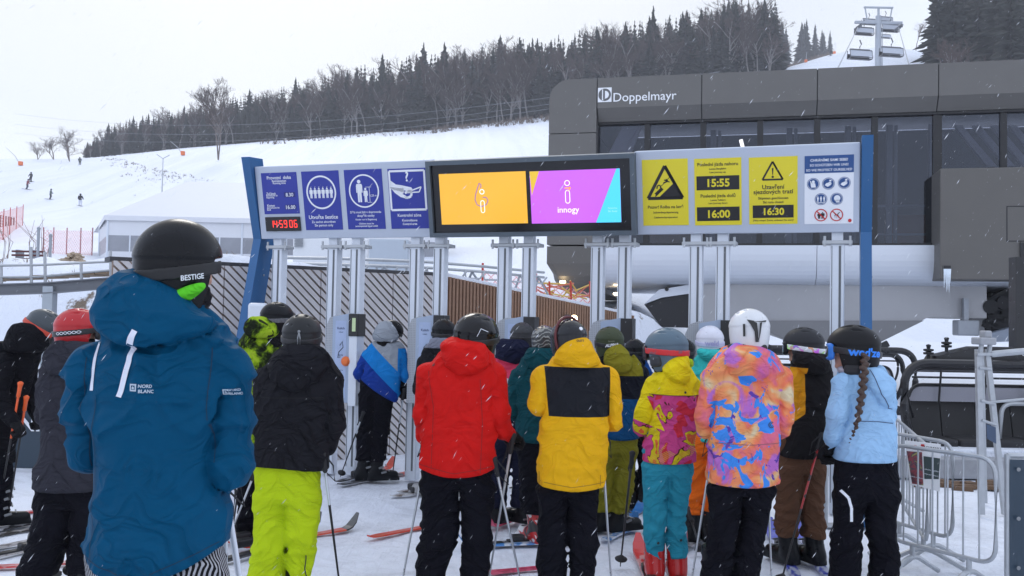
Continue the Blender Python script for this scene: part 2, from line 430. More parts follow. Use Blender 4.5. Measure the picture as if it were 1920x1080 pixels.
# ---------------------------------------------------------------- trees
def needle_mat(name, c1, c2):
    n = NT(name); o = n.n('ShaderNodeObjectInfo'); v = Val(n, o.outputs['Random'])
    a = n.noise(3.5, 3)
    return n.fin(n.mix(a * 0.7 + v * 0.4, c1, c2), rough=0.8, spec=0.15)
M_SPR = needle_mat('spruce_needles', (0.020, 0.023, 0.020), (0.058, 0.060, 0.052))
M_SPT = plain('spruce_bark', (0.06, 0.05, 0.045), 0.9)
M_TWIG = needle_mat('birch_twigs', (0.055, 0.041, 0.037), (0.115, 0.085, 0.077))
M_BARK = plain('birch_bark', (0.20, 0.185, 0.175), 0.8, var=0.5, nscale=22)
M_BARE = plain('bare_bark', (0.16, 0.13, 0.115), 0.85, var=0.3)
def spruce_mesh(seed, layers=30, wide=0.16):
    rg = random.Random(seed); V = []; Fs = []
    for L in range(layers):
        q = L / (layers - 1); z = 0.10 + 0.88 * q ** 0.92
        r = wide * (1 - q) ** 0.95 * (0.65 + 0.6 * rg.random()) + 0.006
        nb = int(13 - 5 * q); a0 = rg.random() * 6.28
        for b in range(nb):
            an = a0 + 6.283 * b / nb + rg.uniform(-0.3, 0.3); l = r * rg.uniform(0.42, 1.2); w = 0.15 * l + 0.005
            dr = -0.30 * l * rg.uniform(0.5, 1.4); c, s = math.cos(an), math.sin(an); zz = z + rg.uniform(-0.012, 0.012)
            def pt(t, side, up=0.0): return (c * l * t - s * side, s * l * t + c * side, zz + dr * t * t + up)
            k = len(V)
            V += [pt(0.0, 0, 0.012), pt(0.45, w, -0.008), pt(0.5, 0, 0.012), pt(0.45, -w, -0.008), pt(1.0, 0, 0.012 * rg.random()), pt(0.55, 0, -0.03)]
            Fs += [(k, k + 1, k + 2), (k, k + 2, k + 3), (k + 1, k + 4, k + 2), (k + 3, k + 2, k + 4), (k, k + 5, k + 4)]
    k = len(V); V += [(0.006, 0, 0.94), (-0.004, 0.005, 0.94), (-0.004, -0.005, 0.94), (0, 0, 1.0)]; Fs += [(k, k + 1, k + 3), (k + 1, k + 2, k + 3), (k + 2, k, k + 3)]
    return V, Fs
def trunk_mb(r, h, n=6, wob=0.01, seed=0):
    rg = random.Random(seed); m = MB()
    pts = [(rg.uniform(-wob, wob) * i / 5, rg.uniform(-wob, wob) * i / 5, h * i / 6) for i in range(7)]
    m.tube(pts, [r * (1 - 0.85 * i / 6) for i in range(7)], n); return m
def bare_tree(seed, levels=5, spread=0.5, stems=1, thin=1.0, droop=0.0):
    """recursive bare crown, unit height; returns trunk MB and crown MB"""
    rg = random.Random(seed); tr, cw = MB(), MB()
    def grow(p, d, l, r, lev):
        m = tr if lev <= 1 else cw
        nseg = 3; pts = [p]; q = p.copy(); dd = d.copy()
        for i in range(nseg):
            dd = (dd + Vector((rg.gauss(0, .12), rg.gauss(0, .12), rg.gauss(0.03, .06) - droop * (lev > 2)))).normalized(); q = q + dd * l / nseg; pts.append(q.copy())
        m.tube(pts, r, 5 if lev < 2 else 3, r * 0.6, cap=False)
        if lev >= levels: return
        nb = rg.randint(3, 4) if lev else rg.randint(6, 8)
        for b in range(nb):
            t = rg.uniform(0.35, 1.0) if lev else rg.uniform(0.3, 1.0)
            k = min(nseg - 1, int(t * nseg)); pp = pts[k].lerp(pts[k + 1], t * nseg - k)
            ax = Vector((rg.gauss(0, 1), rg.gauss(0, 1), rg.gauss(0.25, .5))).normalized()
            nd = (dd * (1 - spread) + ax * spread * 1.25).normalized()
            grow(pp, nd, l * rg.uniform(0.45, 0.66) * (0.8 if lev == 0 else 1), r * 0.5 * thin, lev + 1)
    for s in range(stems):
        an = rg.random() * 6.28; grow(Vector((0, 0, 0)), Vector((0.22 * s * math.cos(an), 0.22 * s * math.sin(an), 1)).normalized(), 0.62, 0.014, 0)
    zs = max(v[2] for v in tr.v + cw.v)
    for m in (tr, cw): m.v = [(x / zs, y / zs, z / zs) for x, y, z in m.v]
    return tr, cw
def tree_proto(nm, parts):
    t = bpy.data.objects.new(nm, None); COL.objects.link(t); t.empty_display_size = .2
    for pn, me, mt in parts: link(pn, me, t, mt)
    return t
SPR = []
for k in range(6):
    V, Fs = spruce_mesh(100 + k, 30 + k % 3 * 3, [0.19, 0.23, 0.17, 0.20, 0.25, 0.18][k]); me = mesh_np('crown', V, Fs)
    tm = trunk_mb(0.011, 0.9, 6, 0.002, k); SPR.append((mesh_np('trunk', tm.v, tm.f, True), me))
BIR = []
for k in range(5):
    tr, cw = bare_tree(40 + k, 5, 0.36, 1 + k % 2, 1.15); BIR.append((mesh_np('trunk', tr.v, tr.f, True), mesh_np('crown', cw.v, cw.f, True)))
for a, b in SPR: a.materials.append(M_SPT); b.materials.append(M_SPR)
for a, b in BIR: a.materials.append(M_BARK); b.materials.append(M_TWIG)
def put_tree(kind, k, loc, h, w, label, group, nm):
    src = (SPR if kind == 's' else BIR)[k % (6 if kind == 's' else 5)]
    t = thing(nm, label, 'tree', loc, random.random() * 6.28, group)
    t.scale = (w * h, w * h, h)
    link('trunk', src[0], t); link('crown', src[1], t)
    return t
TOPX = [130, 160, 210, 310, 420, 500, 600, 700, 870, 1000, 1100, 1200, 1300, 1400, 1460]
TOPY = [272, 258, 222, 200, 178, 158, 128, 104, 76, 58, 36, 24, 8, -18, -10]
nt = 0
for row, (dy, step, pb, hs) in enumerate(((0, 15, .62, .90), (5, 16, .52, 1.0), (11, 19, .40, 1.05), (19, 26, .3, 1.1))):
    px = 150 + row * 5
    while px < 1452:
        Yb = float(np.interp(px, [130, 210, 500, 1000, 1450], [262, 258, 250, 236, 228])) + dy + random.uniform(-2, 2)
        p = on_hill(px, Yb); yb = float(np.interp(px, RPX, RPY)); ht = max(4, (yb - np.interp(px, TOPX, TOPY)) * Yb / F) * hs
        if random.random() < pb * (0.5 if 260 > px else 1):
            put_tree('b', random.randrange(5), p, ht * random.uniform(0.66, 0.96), random.uniform(0.9, 1.3), 'pale trunked bare birch in the wood along the top of the snowy slope', 'birches in the hillside wood', 'birch_tree')
        else:
            put_tree('s', random.randrange(6), p, ht * random.choice((random.uniform(.62, .86), random.uniform(.84, 1.04))), random.uniform(0.85, 1.35), 'dark green spruce in the wood along the top of the snowy slope', 'spruces in the hillside wood', 'spruce_tree')
        nt += 1; px += step * random.uniform(0.7, 1.3) * (1.0 if px < 900 else 1.15)
# far-off wood behind the front rows, read as one mass
m = MB(); VF = [spruce_mesh(300 + k, 16, 0.19) for k in range(3)]
for i in range(900):
    px = random.uniform(150, 1455); lowr = i % 2; Yb = float(np.interp(px, [130, 500, 1450], [262, 250, 228])) + (random.uniform(8, 22) if lowr else random.uniform(24, 70))
    p = on_hill(px, Yb); ht = max(4, (np.interp(px, RPX, RPY) - np.interp(px, TOPX, TOPY)) * Yb / F) * (random.uniform(0.35, 0.7) if lowr else random.uniform(0.7, 0.98))
    V, Fs = VF[i % 3]; a = random.random() * 6.28; c, s = math.cos(a), math.sin(a)
    m.add([(p.x + (x * c - y * s) * ht, p.y + (x * s + y * c) * ht, p.z + z * ht) for x, y, z in V], Fs)
o = m.build('forest', M_SPR); tag(o, 'dense dark spruce wood behind the front trees', 'forest', kind='stuff')
# spruces beside the ski run, fading into the falling snow, and the wood on the right edge
for i in range(16):
    px = random.uniform(1452, 1556); q = (px - 1452) / 104; Yb = 395 + 60 * q + random.uniform(0, 40)
    put_tree('s', i, on_hill(px, Yb), random.uniform(18, 25) * (1 - 0.35 * q * q), random.uniform(0.75, 1.0), 'tall hazy spruce in the clump on the left of the ski run', 'hazy spruces left of the ski run', 'spruce_tree')
for i in range(60):
    px = random.uniform(1742, 2060); Yb = random.uniform(150, 215)
    p = on_hill(px, Yb)
    if i % 3 == 0:
        put_tree('b', i, p, random.uniform(8, 13), 1.0, 'reddish bare birch at the edge of the wood right of the lift', 'birches right of the ski run', 'birch_tree')
    else:
        put_tree('s', i, p, random.uniform(20, 28), random.uniform(0.9, 1.2), 'dark spruce in the wood right of the lift towers', 'spruces right of the ski run', 'spruce_tree')
def lone(seed, px, Y, h, w, label, mat=M_BARE, levels=5, stems=1, nm='bare_tree', thin=1.0, spread=0.42):
    tr, cw = bare_tree(seed, levels, spread, stems, thin); p = on_hill(px, Y)
    t = thing(nm, label, 'tree', p, 0); t.scale = (h * w, h * w, h)
    tr.build('trunk', mat, t, True); cw.build('crown', M_TWIG, t, True); return t
lone(31, 402, 186, 17.0, .66, 'tall forked bare tree standing alone on the open snow slope', levels=6, stems=2, thin=1.2, spread=.46)
lone(12, 122, 222, 8.2, 1.2, 'round bare tree, larger of those on the left skyline', stems=3, levels=5)
lone(13, 92, 230, 6.0, 1.2, 'small bare tree on the left skyline beside the round one', stems=3, levels=5)
lone(14, 62, 230, 4.6, 1.3, 'leftmost low bare bush tree on the skyline', stems=3, levels=5)
lone(15, 1716, 250, 9.0, 0.8, 'thin leafless tree at the right edge of the upper ski run', levels=5)
# dead stalks and low scrub on the slope below the wood
m = MB(); rg = random.Random(5)
def tuft(p, h, k):
    for _ in range(k):
        a = rg.random() * 6.28; q = Vector((math.cos(a), math.sin(a), 0)); b = Vector(p) + q * rg.random() * h * 0.5
        tip = b + Vector((rg.gauss(0, .3) * h, rg.gauss(0, .3) * h, h * rg.uniform(.5, 1))); s = q.cross(Vector((0, 0, 1))) * 0.10 * h
        m.quad(b - s, b + s, tip)
for i in range(650):
    t = rg.random(); px = 205 + 270 * t + rg.gauss(0, 10); top = 296 + 62 * t; py = top + abs(rg.gauss(0, 1)) * (6 + 46 * min(1, 2.2 * t) * (1 - .3 * t)) * (0.35 if rg.random() < .5 else 1)
    if py > 372: continue
    ynear, yfar = 70.0, 240.0
    for _ in range(22):
        ym = (ynear + yfar) / 2; p = PT(px, py, ym)
        if p.z > HZ(p.x, p.y): ynear = ym
        else: yfar = ym
    tuft((p.x, p.y, HZ(p.x, p.y) - .02), rg.uniform(.12, .5), 5)
for i in range(420):
    px = rg.uniform(800, 1025) if i % 2 else rg.uniform(480, 1030); p = on_hill(px, rg.uniform(215, 232)); tuft(p, rg.uniform(.5, 1.5), 4)
for i in range(200):
    px = rg.uniform(1455, 1560) ; p = on_hill(px, rg.uniform(330, 380)); tuft(p, rg.uniform(.8, 2.0), 5)
o = m.build('scrub', plain('dead_grass', (0.13, 0.10, 0.08), 0.9)); tag(o, 'dead stalks and low scrub poking through the snow slope', 'scrub', kind='stuff')
m = MB()
for i in range(900):
    side = rg.random()
    if side < .45: X = rg.uniform(-9.5, -3.9); Y = rg.uniform(12.8, 15.6)
    elif side < .8: X = rg.uniform(1.9, 5.4); Y = rg.uniform(16.5, 27)
    else: X = rg.uniform(-20, -8); Y = rg.uniform(17, 40)
    if vnoise(np.array([[X * 1.1, Y * 1.1, 3.0]]), 9)[0] < .12: continue
    tuft((X, Y, HZ(X, Y) - .02), rg.uniform(.03, .13), 4)
o = m.build('dry_grass', plain('dry_grass', (0.20, 0.145, 0.095), 0.9)); tag(o, 'tufts of dry grass and clods on the snow bank', 'dry grass', kind='stuff')

# ---------------------------------------------------------------- common materials
def brushed(name, col, rough=0.35, metal=0.85, axis='z', var=0.15):
    n = NT(name); x, y, z = n.xyz(); v = n.vec(x * (3 if axis != 'x' else 90), y * 40, z * (2 if axis == 'z' else 60))
    a = n.noise(1.0, 4, .6, v); b = n.noise(1.3, 3)
    n.bump(a, 0.05, 0.003)
    return n.fin(n.mix(a * .5 + b * .5, tuple(c * (1 - var) for c in col), tuple(min(1, c * (1 + var)) for c in col)), rough=a * .2 + rough, metal=metal)
M_ALU = plain('anodised_aluminium', (0.64, 0.68, 0.74), 0.42, 0.25, var=0.06)
M_ALUD = plain('grey_metal', (0.30, 0.32, 0.35), 0.45, 0.4, var=0.1)
M_GALV = plain('galvanised_steel', (0.42, 0.44, 0.46), 0.45, 0.5, var=0.2, nscale=14)
M_BLACK = plain('black_paint', (0.012, 0.012, 0.014), 0.42, var=0.2)
M_BLKR = plain('black_rubber', (0.018, 0.018, 0.02), 0.75, var=0.2)
M_WHITE = plain('white_paint', (0.78, 0.78, 0.78), 0.5, var=0.04)
M_CHAR = plain('charcoal_panel', (0.122, 0.117, 0.110), 0.42, 0.0, var=0.09, nscale=2)
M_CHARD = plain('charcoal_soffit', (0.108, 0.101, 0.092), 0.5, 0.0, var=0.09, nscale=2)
M_BRUSH = brushed('brushed_belly', (0.64, 0.67, 0.72), 0.36, 0.45, 'x', 0.06)
M_LAMP = NT('lamp_glow').fin((1, .85, .6), emit=(1, 0.75, 0.42), estr=9.0)
M_LAMPW = NT('tube_glow').fin((1, 1, 1), emit=(1, 0.97, 0.92), estr=3.0)
M_RED = plain('red_paint', (0.45, 0.035, 0.02), 0.5)
M_ORG = plain('orange_paint', (0.75, 0.16, 0.03), 0.5)

# ---------------------------------------------------------------- lift station
SA = PT(1113, 606, 23.0); SA.z = 0; SB = PT(1920, 614, 20.7); SB.z = 0
sux = (SB - SA).normalized(); sback = Vector((-sux.y, sux.x, 0))
station = thing('lift_station', 'large charcoal chairlift station with glazed gallery and brushed metal belly', 'lift station', SA, math.atan2(sux.y, sux.x))
def S(px, py, b=0.0):
    p = plane_hit(px, py, SA + sback * b, sback); d = p - SA; return d.dot(sux), p.z
ZT = S(1113, 147)[1]; ZC = S(1113, 203)[1]; ZG = S(1113, 226)[1]; ZB = S(1180, 460)[1]; UL = S(1028, 300)[0]; UR = 17.0; ZL = S(1180, 526)[1]
def uprism(m, prof, u0, u1):                      # profile in (back, z) run along u
    m.prism([(u0, b, z) for b, z in prof], (u1 - u0, 0, 0))
sb_ = [0.0, S(1316, 140)[0], S(1533, 130)[0], S(1760, 118)[0], UR]
for i in range(4):
    m = MB(); uprism(m, [(0, ZT), (0, ZC), (.22, ZG), (.75, ZG), (1.4, ZT + .02)], sb_[i] + .012, sb_[i + 1] - .012)
    m.build('fascia_panel', M_CHAR, station)
m = MB(); uprism(m, [(.03, ZT - .02), (.03, ZC + .02), (.24, ZG + .02), (.7, ZG + .03), (1.2, ZT - .05)], .0, UR - .05); m.build('seam_backing', M_BLACK, station)
# rounded end shell
rr = 0.5; arc = [(UL + rr - rr * math.cos(a), ZT - rr + rr * math.sin(a)) for a in np.linspace(0, math.pi / 2, 8)]
for zlo, zhi, nm in ((S(1070, 250)[1] + .01, None, 'end_panel'), (ZB + .02, S(1070, 250)[1] - .01, 'end_panel')):
    m = MB(); poly = ([(UL, zlo)] + arc + [(-.012, ZT), (-.012, zlo)]) if zhi is None else [(UL, zlo), (UL, zhi), (-.012, zhi), (-.012, zlo)]
    m.prism([(u, 0, z) for u, z in poly], (0, 7, 0)); m.build(nm, M_CHAR, station)
m = MB(); prof = [(.0, ZB - .02), (.0, ZB - .45), (.06, ZL + .1), (.25, ZL - .05), (.9, ZL - .22), (6.5, ZL - .35), (6.5, ZB - .02)]
k = len(prof); cols = []
for j, (u, ins) in enumerate(((UL, .28), (UL + .04, .12), (UL + .14, .03), (UL + .3, 0), (-.03, 0))):
    cols.append([(u + (0.10 if z < ZL + .2 and j < 3 else 0), b + ins * (1 if z < ZL + .3 else .1), z + ins * .5 * (z < ZL + .2)) for b, z in prof])
vs = [p for c in cols for p in c]; fs = [tuple(range(k - 1, -1, -1)), tuple(range(4 * k, 5 * k))]
for j in range(4): fs += [(j * k + i, j * k + (i + 1) % k, (j + 1) * k + (i + 1) % k, (j + 1) * k + i) for i in range(k)]
m.add(vs, fs); m.build('end_skirt', M_CHARD, station)
# brushed belly
m = MB(); pb = [(.04, ZB)] + [(.04, ZB - .1)] + [(.04 + .55 * (1 - math.cos(a)) ** 1.2, ZB - .1 - (ZB - ZL - .05) * math.sin(a) ** .9) for a in np.linspace(0.12, 1.45, 9)] + [(1.6, ZL - .12), (6.4, ZL - .12), (6.4, ZB)]
cutu = [0.0, S(1532, 480)[0], UR]
for i in range(2):
    m = MB(); uprism(m, pb, cutu[i] + .006, cutu[i + 1] - .006); o = m.build('belly_panel', M_BRUSH, station, False)
m = MB(); m.prism([(S(x, y, .55)[0], .55, S(x, y, .55)[1]) for x, y in ((1302, 529), (1302, 612), (1395, 612), (1480, 641), (1652, 641), (1742, 594), (1850, 597), (1850, 529))], (0, 3.2, 0))
m.build('pylon_housing', brushed('brushed_pylon', (0.36, 0.36, 0.37), .4, .6, 'z', .14), station)
m = MB(); m.prism([(S(x, y, .50)[0], .51, S(x, y, .5)[1]) for x, y in ((1398, 601), (1480, 641), (1652, 641), (1733, 601))], (0, .1, 0)); m.build('pylon_foot', brushed('brushed_foot', (0.21, 0.21, 0.215), .45, .5), station)
m = MB(); m.prism([(S(x, y, .8)[0], .8, S(x, y, .8)[1]) for x, y in ((1208, 571), (1240, 560), (1300, 548), (1300, 615), (1240, 613))], (0, 2.4, 0)); m.build('drive_recess', M_BLACK, station)
m = MB(); m.prism([(S(x, y, .7)[0], .7, S(x, y, .7)[1]) for x, y in ((1208, 570), (1236, 543), (1302, 532), (1302, 549), (1240, 558))], (0, 1.6, 0)); m.build('recess_lip', M_BRUSH, station)
u_, z_ = S(1250, 542, .66); m = MB(); m.tube([(u_, .66, z_), (u_, .8, z_)], .05, 14); m.build('inspection_cap', M_BLACK, station)
# glazing
M_GLASS = NT('tinted_glass'); g = M_GLASS
tr_ = g.n('ShaderNodeBsdfTransparent'); tr_.inputs[0].default_value = (.58, .59, .63, 1); gl_ = g.n('ShaderNodeBsdfGlossy'); gl_.inputs['Roughness'].default_value = .03; gl_.inputs[0].default_value = (.75, .8, .9, 1)
fr_ = g.n('ShaderNodeFresnel'); fr_.inputs[0].default_value = 1.6; ms_ = g.n('ShaderNodeMixShader')
g.t.links.new(fr_.outputs[0], ms_.inputs[0]); g.t.links.new(tr_.outputs[0], ms_.inputs[1]); g.t.links.new(gl_.outputs[0], ms_.inputs[2]); g.t.links.new(ms_.outputs[0], g.out.inputs[0]); M_GLASS = g.m
mull = [S(x, 300, .3)[0] for x in (1116, 1213, 1318, 1425, 1532, 1640, 1760, 1882, 2010, 2140)]
for i in range(9):
    m = MB(); m.span((mull[i] + .07, .36, ZB), (mull[i + 1] - .07, .372, ZG)); m.build('window', M_GLASS, station)
m = MB()
for i, u in enumerate(mull): m.span((u - (.07 if i != 6 else .12), .30, ZB), (u + .07, .42, ZG))
m.span((0, .28, ZB - .02), (UR, .5, ZB + .07)); m.span((0, .26, ZG - .06), (UR, .5, ZG + .02)); m.build('window_frame', M_BLACK, station)
m = MB(); m.span((-.2, 6.2, ZL), (UR, 6.4, ZT - .3)); m.span((-.2, .5, ZB - .1), (UR, 6.3, ZB - .02)); m.build('gallery_interior', plain('gallery_wall', (.16, .16, .17), .8), station)
m = MB(); m.span((UL, 1.2, ZT - .12), (UR, 7, ZT - .02)); m.build('roof', M_CHAR, station)
m = MB()
for x0, x1, x2, x3 in ((1140, 1166, 1206, 1175), (1166, 1182, 1208, 1208)):  # first pane: pale bars imitate bright sky reflected in the glass
    m.prism([(S(x, y, .6)[0], .6, S(x, y, .6)[1]) for x, y in ((x0, 290), (x1, 290), (x2, 222), (x3, 222))], (0, .12, 0))
for k in range(5):
    x = 1790 + k * 34; m.prism([(S(a_, b_, 1.2)[0], 1.2, S(a_, b_, 1.2)[1]) for a_, b_ in ((x, 235), (x + 14, 235), (x + 80, 312), (x + 62, 312))], (0, .15, 0))
m.build('gallery_brace', plain('pale_brace', (.80, .80, .85), .5), station)
m = MB()
for x in (1337, 1480, 1590, 1668, 1748): u = S(x, 300, 1.6)[0]; m.span((u - .07, 1.6, ZB), (u + .07, 1.75, ZG)); m.span((u + .12, 1.7, ZB), (u + .2, 1.8, ZG))
for z in (ZB + .35, ZB + 1.05): m.span((S(1640, 400, 1.4)[0], 1.4, z), (S(1765, 400, 1.4)[0], 1.45, z + .05))
m.build('gallery_column', plain('gallery_steel', (.30, .32, .36), .4, .4), station)
m = MB(); a0, z0 = S(1665, 455, 2.2); m.span((a0, 2.2, ZB), (a0 + 1.1, 2.8, ZB + .95), bev=.05); m.build('gearbox', plain('rust_orange', (.30, .11, .05), .5), station)
m = MB(); a0, z0 = S(1215, 455, 1.4); m.span((a0, 1.4, ZB), (a0 + 1.3, 2.0, ZB + .5), bev=.05); m.build('motor', plain('ochre_drum', (.35, .2, .06), .5), station)
m = MB(); a0, z0 = S(1396, 278, .9); a1, z1 = S(1389, 262, .9); m.tube([(a0, .9, z0 - .15), (a1, .9, z1)], .045, 8); m.build('lamp', M_LAMPW, station)
for x, y, b in ((1056, 530, .12), (1155, 533, 1.0), (1156, 552, 1.4)):
    u, z = S(x, y, b); m = MB(); m.lathe([(.01, .05), (.07, .04), (.08, 0), (.03, -.03)], (u, b - .08, z), 10); m.build('lamp', M_LAMP, station)
# maker's sign on the fascia
M_SGNW = plain('sign_white', (.80, .81, .83), .45, var=.02)
ue0, ze0 = S(1121, 192); ue1, ze1 = S(1147, 164); m = MB(); m.span((ue0, -.015, ze0), (ue1, 0.0, ze1)); emb = m.build('emblem', M_SGNW, station)
m = MB(); cxe, cze, re = (ue0 + ue1) / 2, (ze0 + ze1) / 2, (ue1 - ue0) * .46
def disc(m, cx, cz, r, y, a0=0, a1=2 * math.pi, r0=0.0, n=28):
    A = np.linspace(a0, a1, n + 1)
    for i in range(n):
        o_ = [(cx + r * math.cos(A[i]), y, cz + r * math.sin(A[i])), (cx + r * math.cos(A[i + 1]), y, cz + r * math.sin(A[i + 1]))]
        if r0 > 0: m.quad((cx + r0 * math.cos(A[i]), y, cz + r0 * math.sin(A[i])), *o_, (cx + r0 * math.cos(A[i + 1]), y, cz + r0 * math.sin(A[i + 1])))
        else: m.quad((cx, y, cz), *o_)
disc(m, cxe, cze, re, -.019); m.build('emblem_disc', plain('emblem_grey', (.11, .11, .115), .5), emb)
m = MB(); disc(m, cxe + re * .05, cze, re * .62, -.023, -math.pi / 2, math.pi / 2); m.quad(*[(cxe - re * .42 + dx, -.023, cze + dz) for dx, dz in ((-.0, -re * .85), (re * .16, -re * .88), (re * .16, re * .88), (0, re * .85))])
m.build('emblem_letter', M_SGNW, emb)
V, Fs = text_mesh('Doppelmayr', 1, .004, fit=S(1267, 180)[0] - S(1149, 180)[0]); ut, zt_ = S(1208, 180)
me = mesh_np('lettering', [(x + ut, -.01, z + zt_ - .02) for x, z in V], Fs); link('lettering', me, station, M_SGNW)
# control cabin hung on the front right
m = MB(); BC = -.6; u0, z1 = S(1763, 316, BC); _, z0 = S(1763, 524, BC); m.span((u0, BC, z0), (u0 + 8, BC + 1.7, z1), bev=.02); m.build('control_cabin', M_CHARD, station)
m = MB(); h0, hz1 = S(1887, 388, BC); h1, hz0 = S(2010, 451, BC)
for lo, hi in (((h0, hz0), (h0 + .02, hz1)), ((h0, hz1), (h1, hz1 + .02)), ((h0, hz0 - .02), (h1, hz0)), ((h1, hz0), (h1 + .02, hz1))): m.span((lo[0], BC - .006, lo[1]), (hi[0], BC - .001, hi[1]))
g0, gz = S(1912, 455, BC); m.span((g0, BC - .05, gz - .45), (g0 + .5, BC - .003, gz)); m.build('hatch', M_BLACK, station)
m = MB(); i0, iz = S(1769, 500, BC); m.span((i0, BC - .05, iz - .05), (i0 + .14, BC, iz + .02)); m.build('drain_spout', M_BLACK, station)
m = MB(); ice = NT('ice').fin((.8, .88, .95), rough=.15, trans=None, spec=.6)
for k in range(6): m.tube([(i0 + .01 + k * .025, BC - .03, iz - .05), (i0 + .01 + k * .025, BC - .03, iz - .05 - [.42, .3, .5, .46, .52, .3][k])], .016, 6, .003)
o = m.build('icicle_cluster', ice); o.matrix_world = Matrix.Translation(SA) @ Matrix.Rotation(math.atan2(sux.y, sux.x), 4, 'Z'); tag(o, 'cluster of icicles hanging from the corner of the grey control cabin', 'icicles')
# dark chair conveyor under the cabin
m = MB(); bm_ = .9
m.prism([(S(x, y, bm_)[0], bm_, S(x, y, bm_)[1]) for x, y in ((1846, 562), (1925, 522), (2150, 470), (2150, 625), (1846, 625))], (0, 2.5, 0)); m.build('conveyor_housing', M_BLACK, station)
m = MB(); rg = random.Random(3)
for k in range(22):
    u, z = S(rg.uniform(1850, 2000), rg.uniform(560, 615), .6); m.box((u, .75, z), (rg.uniform(.05, .3), .2, rg.uniform(.05, .25)), Matrix.Rotation(rg.uniform(-.6, .6), 3, 'Y'))
for k in range(6):
    u, z = S(1858 + 26 * k, 575 - 8 * k, .5); m.tube([(u, .5, z), (u, .7, z)], .16, 14)
m.build('tyre_conveyor', M_BLKR, station)
m = MB(); m.prism([(S(x, y, -.2)[0], -.2, S(x, y, -.2)[1]) for x, y in ((1848, 628), (1925, 606), (2200, 575), (2200, 630), (1848, 642))], (0, .4, 0)); m.build('support_arm', plain('slate_steel', (.20, .23, .28), .5, .2), station)
m = MB(); q0, qz = S(1796, 600, .2); q1, qz1 = S(1837, 630, .2); m.span((q0, .2, qz1), (q1, .8, qz), bev=.03); m.span((q0 + .15, .3, qz), (q0 + .25, .5, qz + .5)); m.build('sensor_box', M_ALUD, station)
m = MB(); q0, qz = S(1652, 650, .4); m.box((q0, .4, qz), (.36, .12, .15), Matrix.Rotation(-.5, 3, 'Y'), .02); m.build('speaker_box', M_BLACK, station)
# ---------------------------------------------------------------- slatted wall
def clip_poly_mesh(m2, polys, depth_vec, convex, conv3):
    """2-d polygons clipped to a convex outline, then extruded"""
    def inside_clip(poly):
        out = poly
        n = len(convex)
        for i in range(n):
            a, b = convex[i], convex[(i + 1) % n]; res = []
            f = lambda p: (b[0] - a[0]) * (p[1] - a[1]) - (b[1] - a[1]) * (p[0] - a[0])
            for j in range(len(out)):
                p, q = out[j], out[(j + 1) % len(out)]; fp, fq = f(p), f(q)
                if fp >= 0: res.append(p)
                if (fp >= 0) != (fq >= 0):
                    t = fp / (fp - fq); res.append((p[0] + t * (q[0] - p[0]), p[1] + t * (q[1] - p[1])))
            out = res
            if len(out) < 3: return None
        return out
    for p in polys:
        c = inside_clip(p)
        if c: m2.prism([conv3(*q) for q in c], depth_vec)
def wood(name, c1, c2, axis=0):
    n = NT(name); x, y, z = n.geo(); s = n.noise(2.0, 5, .65, n.vec(x * 3, y * 3, z * 9), 1.2); t = n.noise(0.9, 2, .5, n.vec(x, y, z)); w = n.noise(14, 4, .6, n.vec(x, y, z))
    n.bump(s, .2, .004)
    return n.fin(n.mix(s * .55 + t * .25 + w * .2, c1, c2), rough=.8, spec=.2)
M_WPALE = wood('weathered_slats', (.42, .395, .395), (.66, .635, .635)); M_WBROWN = wood('brown_slats', (.17, .095, .06), (.33, .21, .145)); M_WBACK = plain('wall_shadow_board', (.30, .225, .185), .9)  # M_WBACK is the brown boarding behind the slats
wr = G(764, 849); wt_ = PT(822, 517, 12.0); zt = wt_.z
lo_, hi_ = 6.0, 14.0
for _ in range(40):
    md = (lo_ + hi_) / 2
    if PT(215, 489, md).z < zt: lo_ = md
    else: hi_ = md
wl = PT(215, 489, md); wl.z = 0; wr.z = 0
wu = (wr - wl).normalized(); wn_ = Vector((wu.y, -wu.x, 0))
def wall_uv(px, py): p = plane_hit(px, py, wl, wn_); return (p - wl).dot(wu), p.z
LW = (wr - wl).length; utop, _ = wall_uv(820, 517)
conv = [(-.02, -.05), (LW, -.05), (utop, zt), (-.02, zt)]
wallA = thing('slatted_wall', 'pale weathered wall of diagonal wooden slats behind the gates', 'wall', wl)
def w3(u, z, off=0.0): return wu * u + Vector((0, 0, z)) - wn_ * off
m = MB(); per = .074; bw = .053; ang = R(-44); dx, dz = math.cos(ang), math.sin(ang)
polys = []; rg = random.Random(8)
for k in range(-8, 130):
    s = k * per; ox, oz = s * .755 - 1.5, s * .656 + .2      # march perpendicular
    nx, nz = -dz, dx; pass
    cx, cz = -.6 + (k * per) * nx - 1.0 * dx, (k * per) * nz - 1.0 * dz - 2.6 + 2.6
    a_ = rg.uniform(-.004, .004)
    polys.append([(cx - 9 * dx, cz - 9 * dz), (cx + 9 * dx, cz + 9 * dz), (cx + 9 * dx + nx * bw, cz + 9 * dz + nz * bw + a_), (cx - 9 * dx + nx * bw, cz - 9 * dz + nz * bw + a_)])
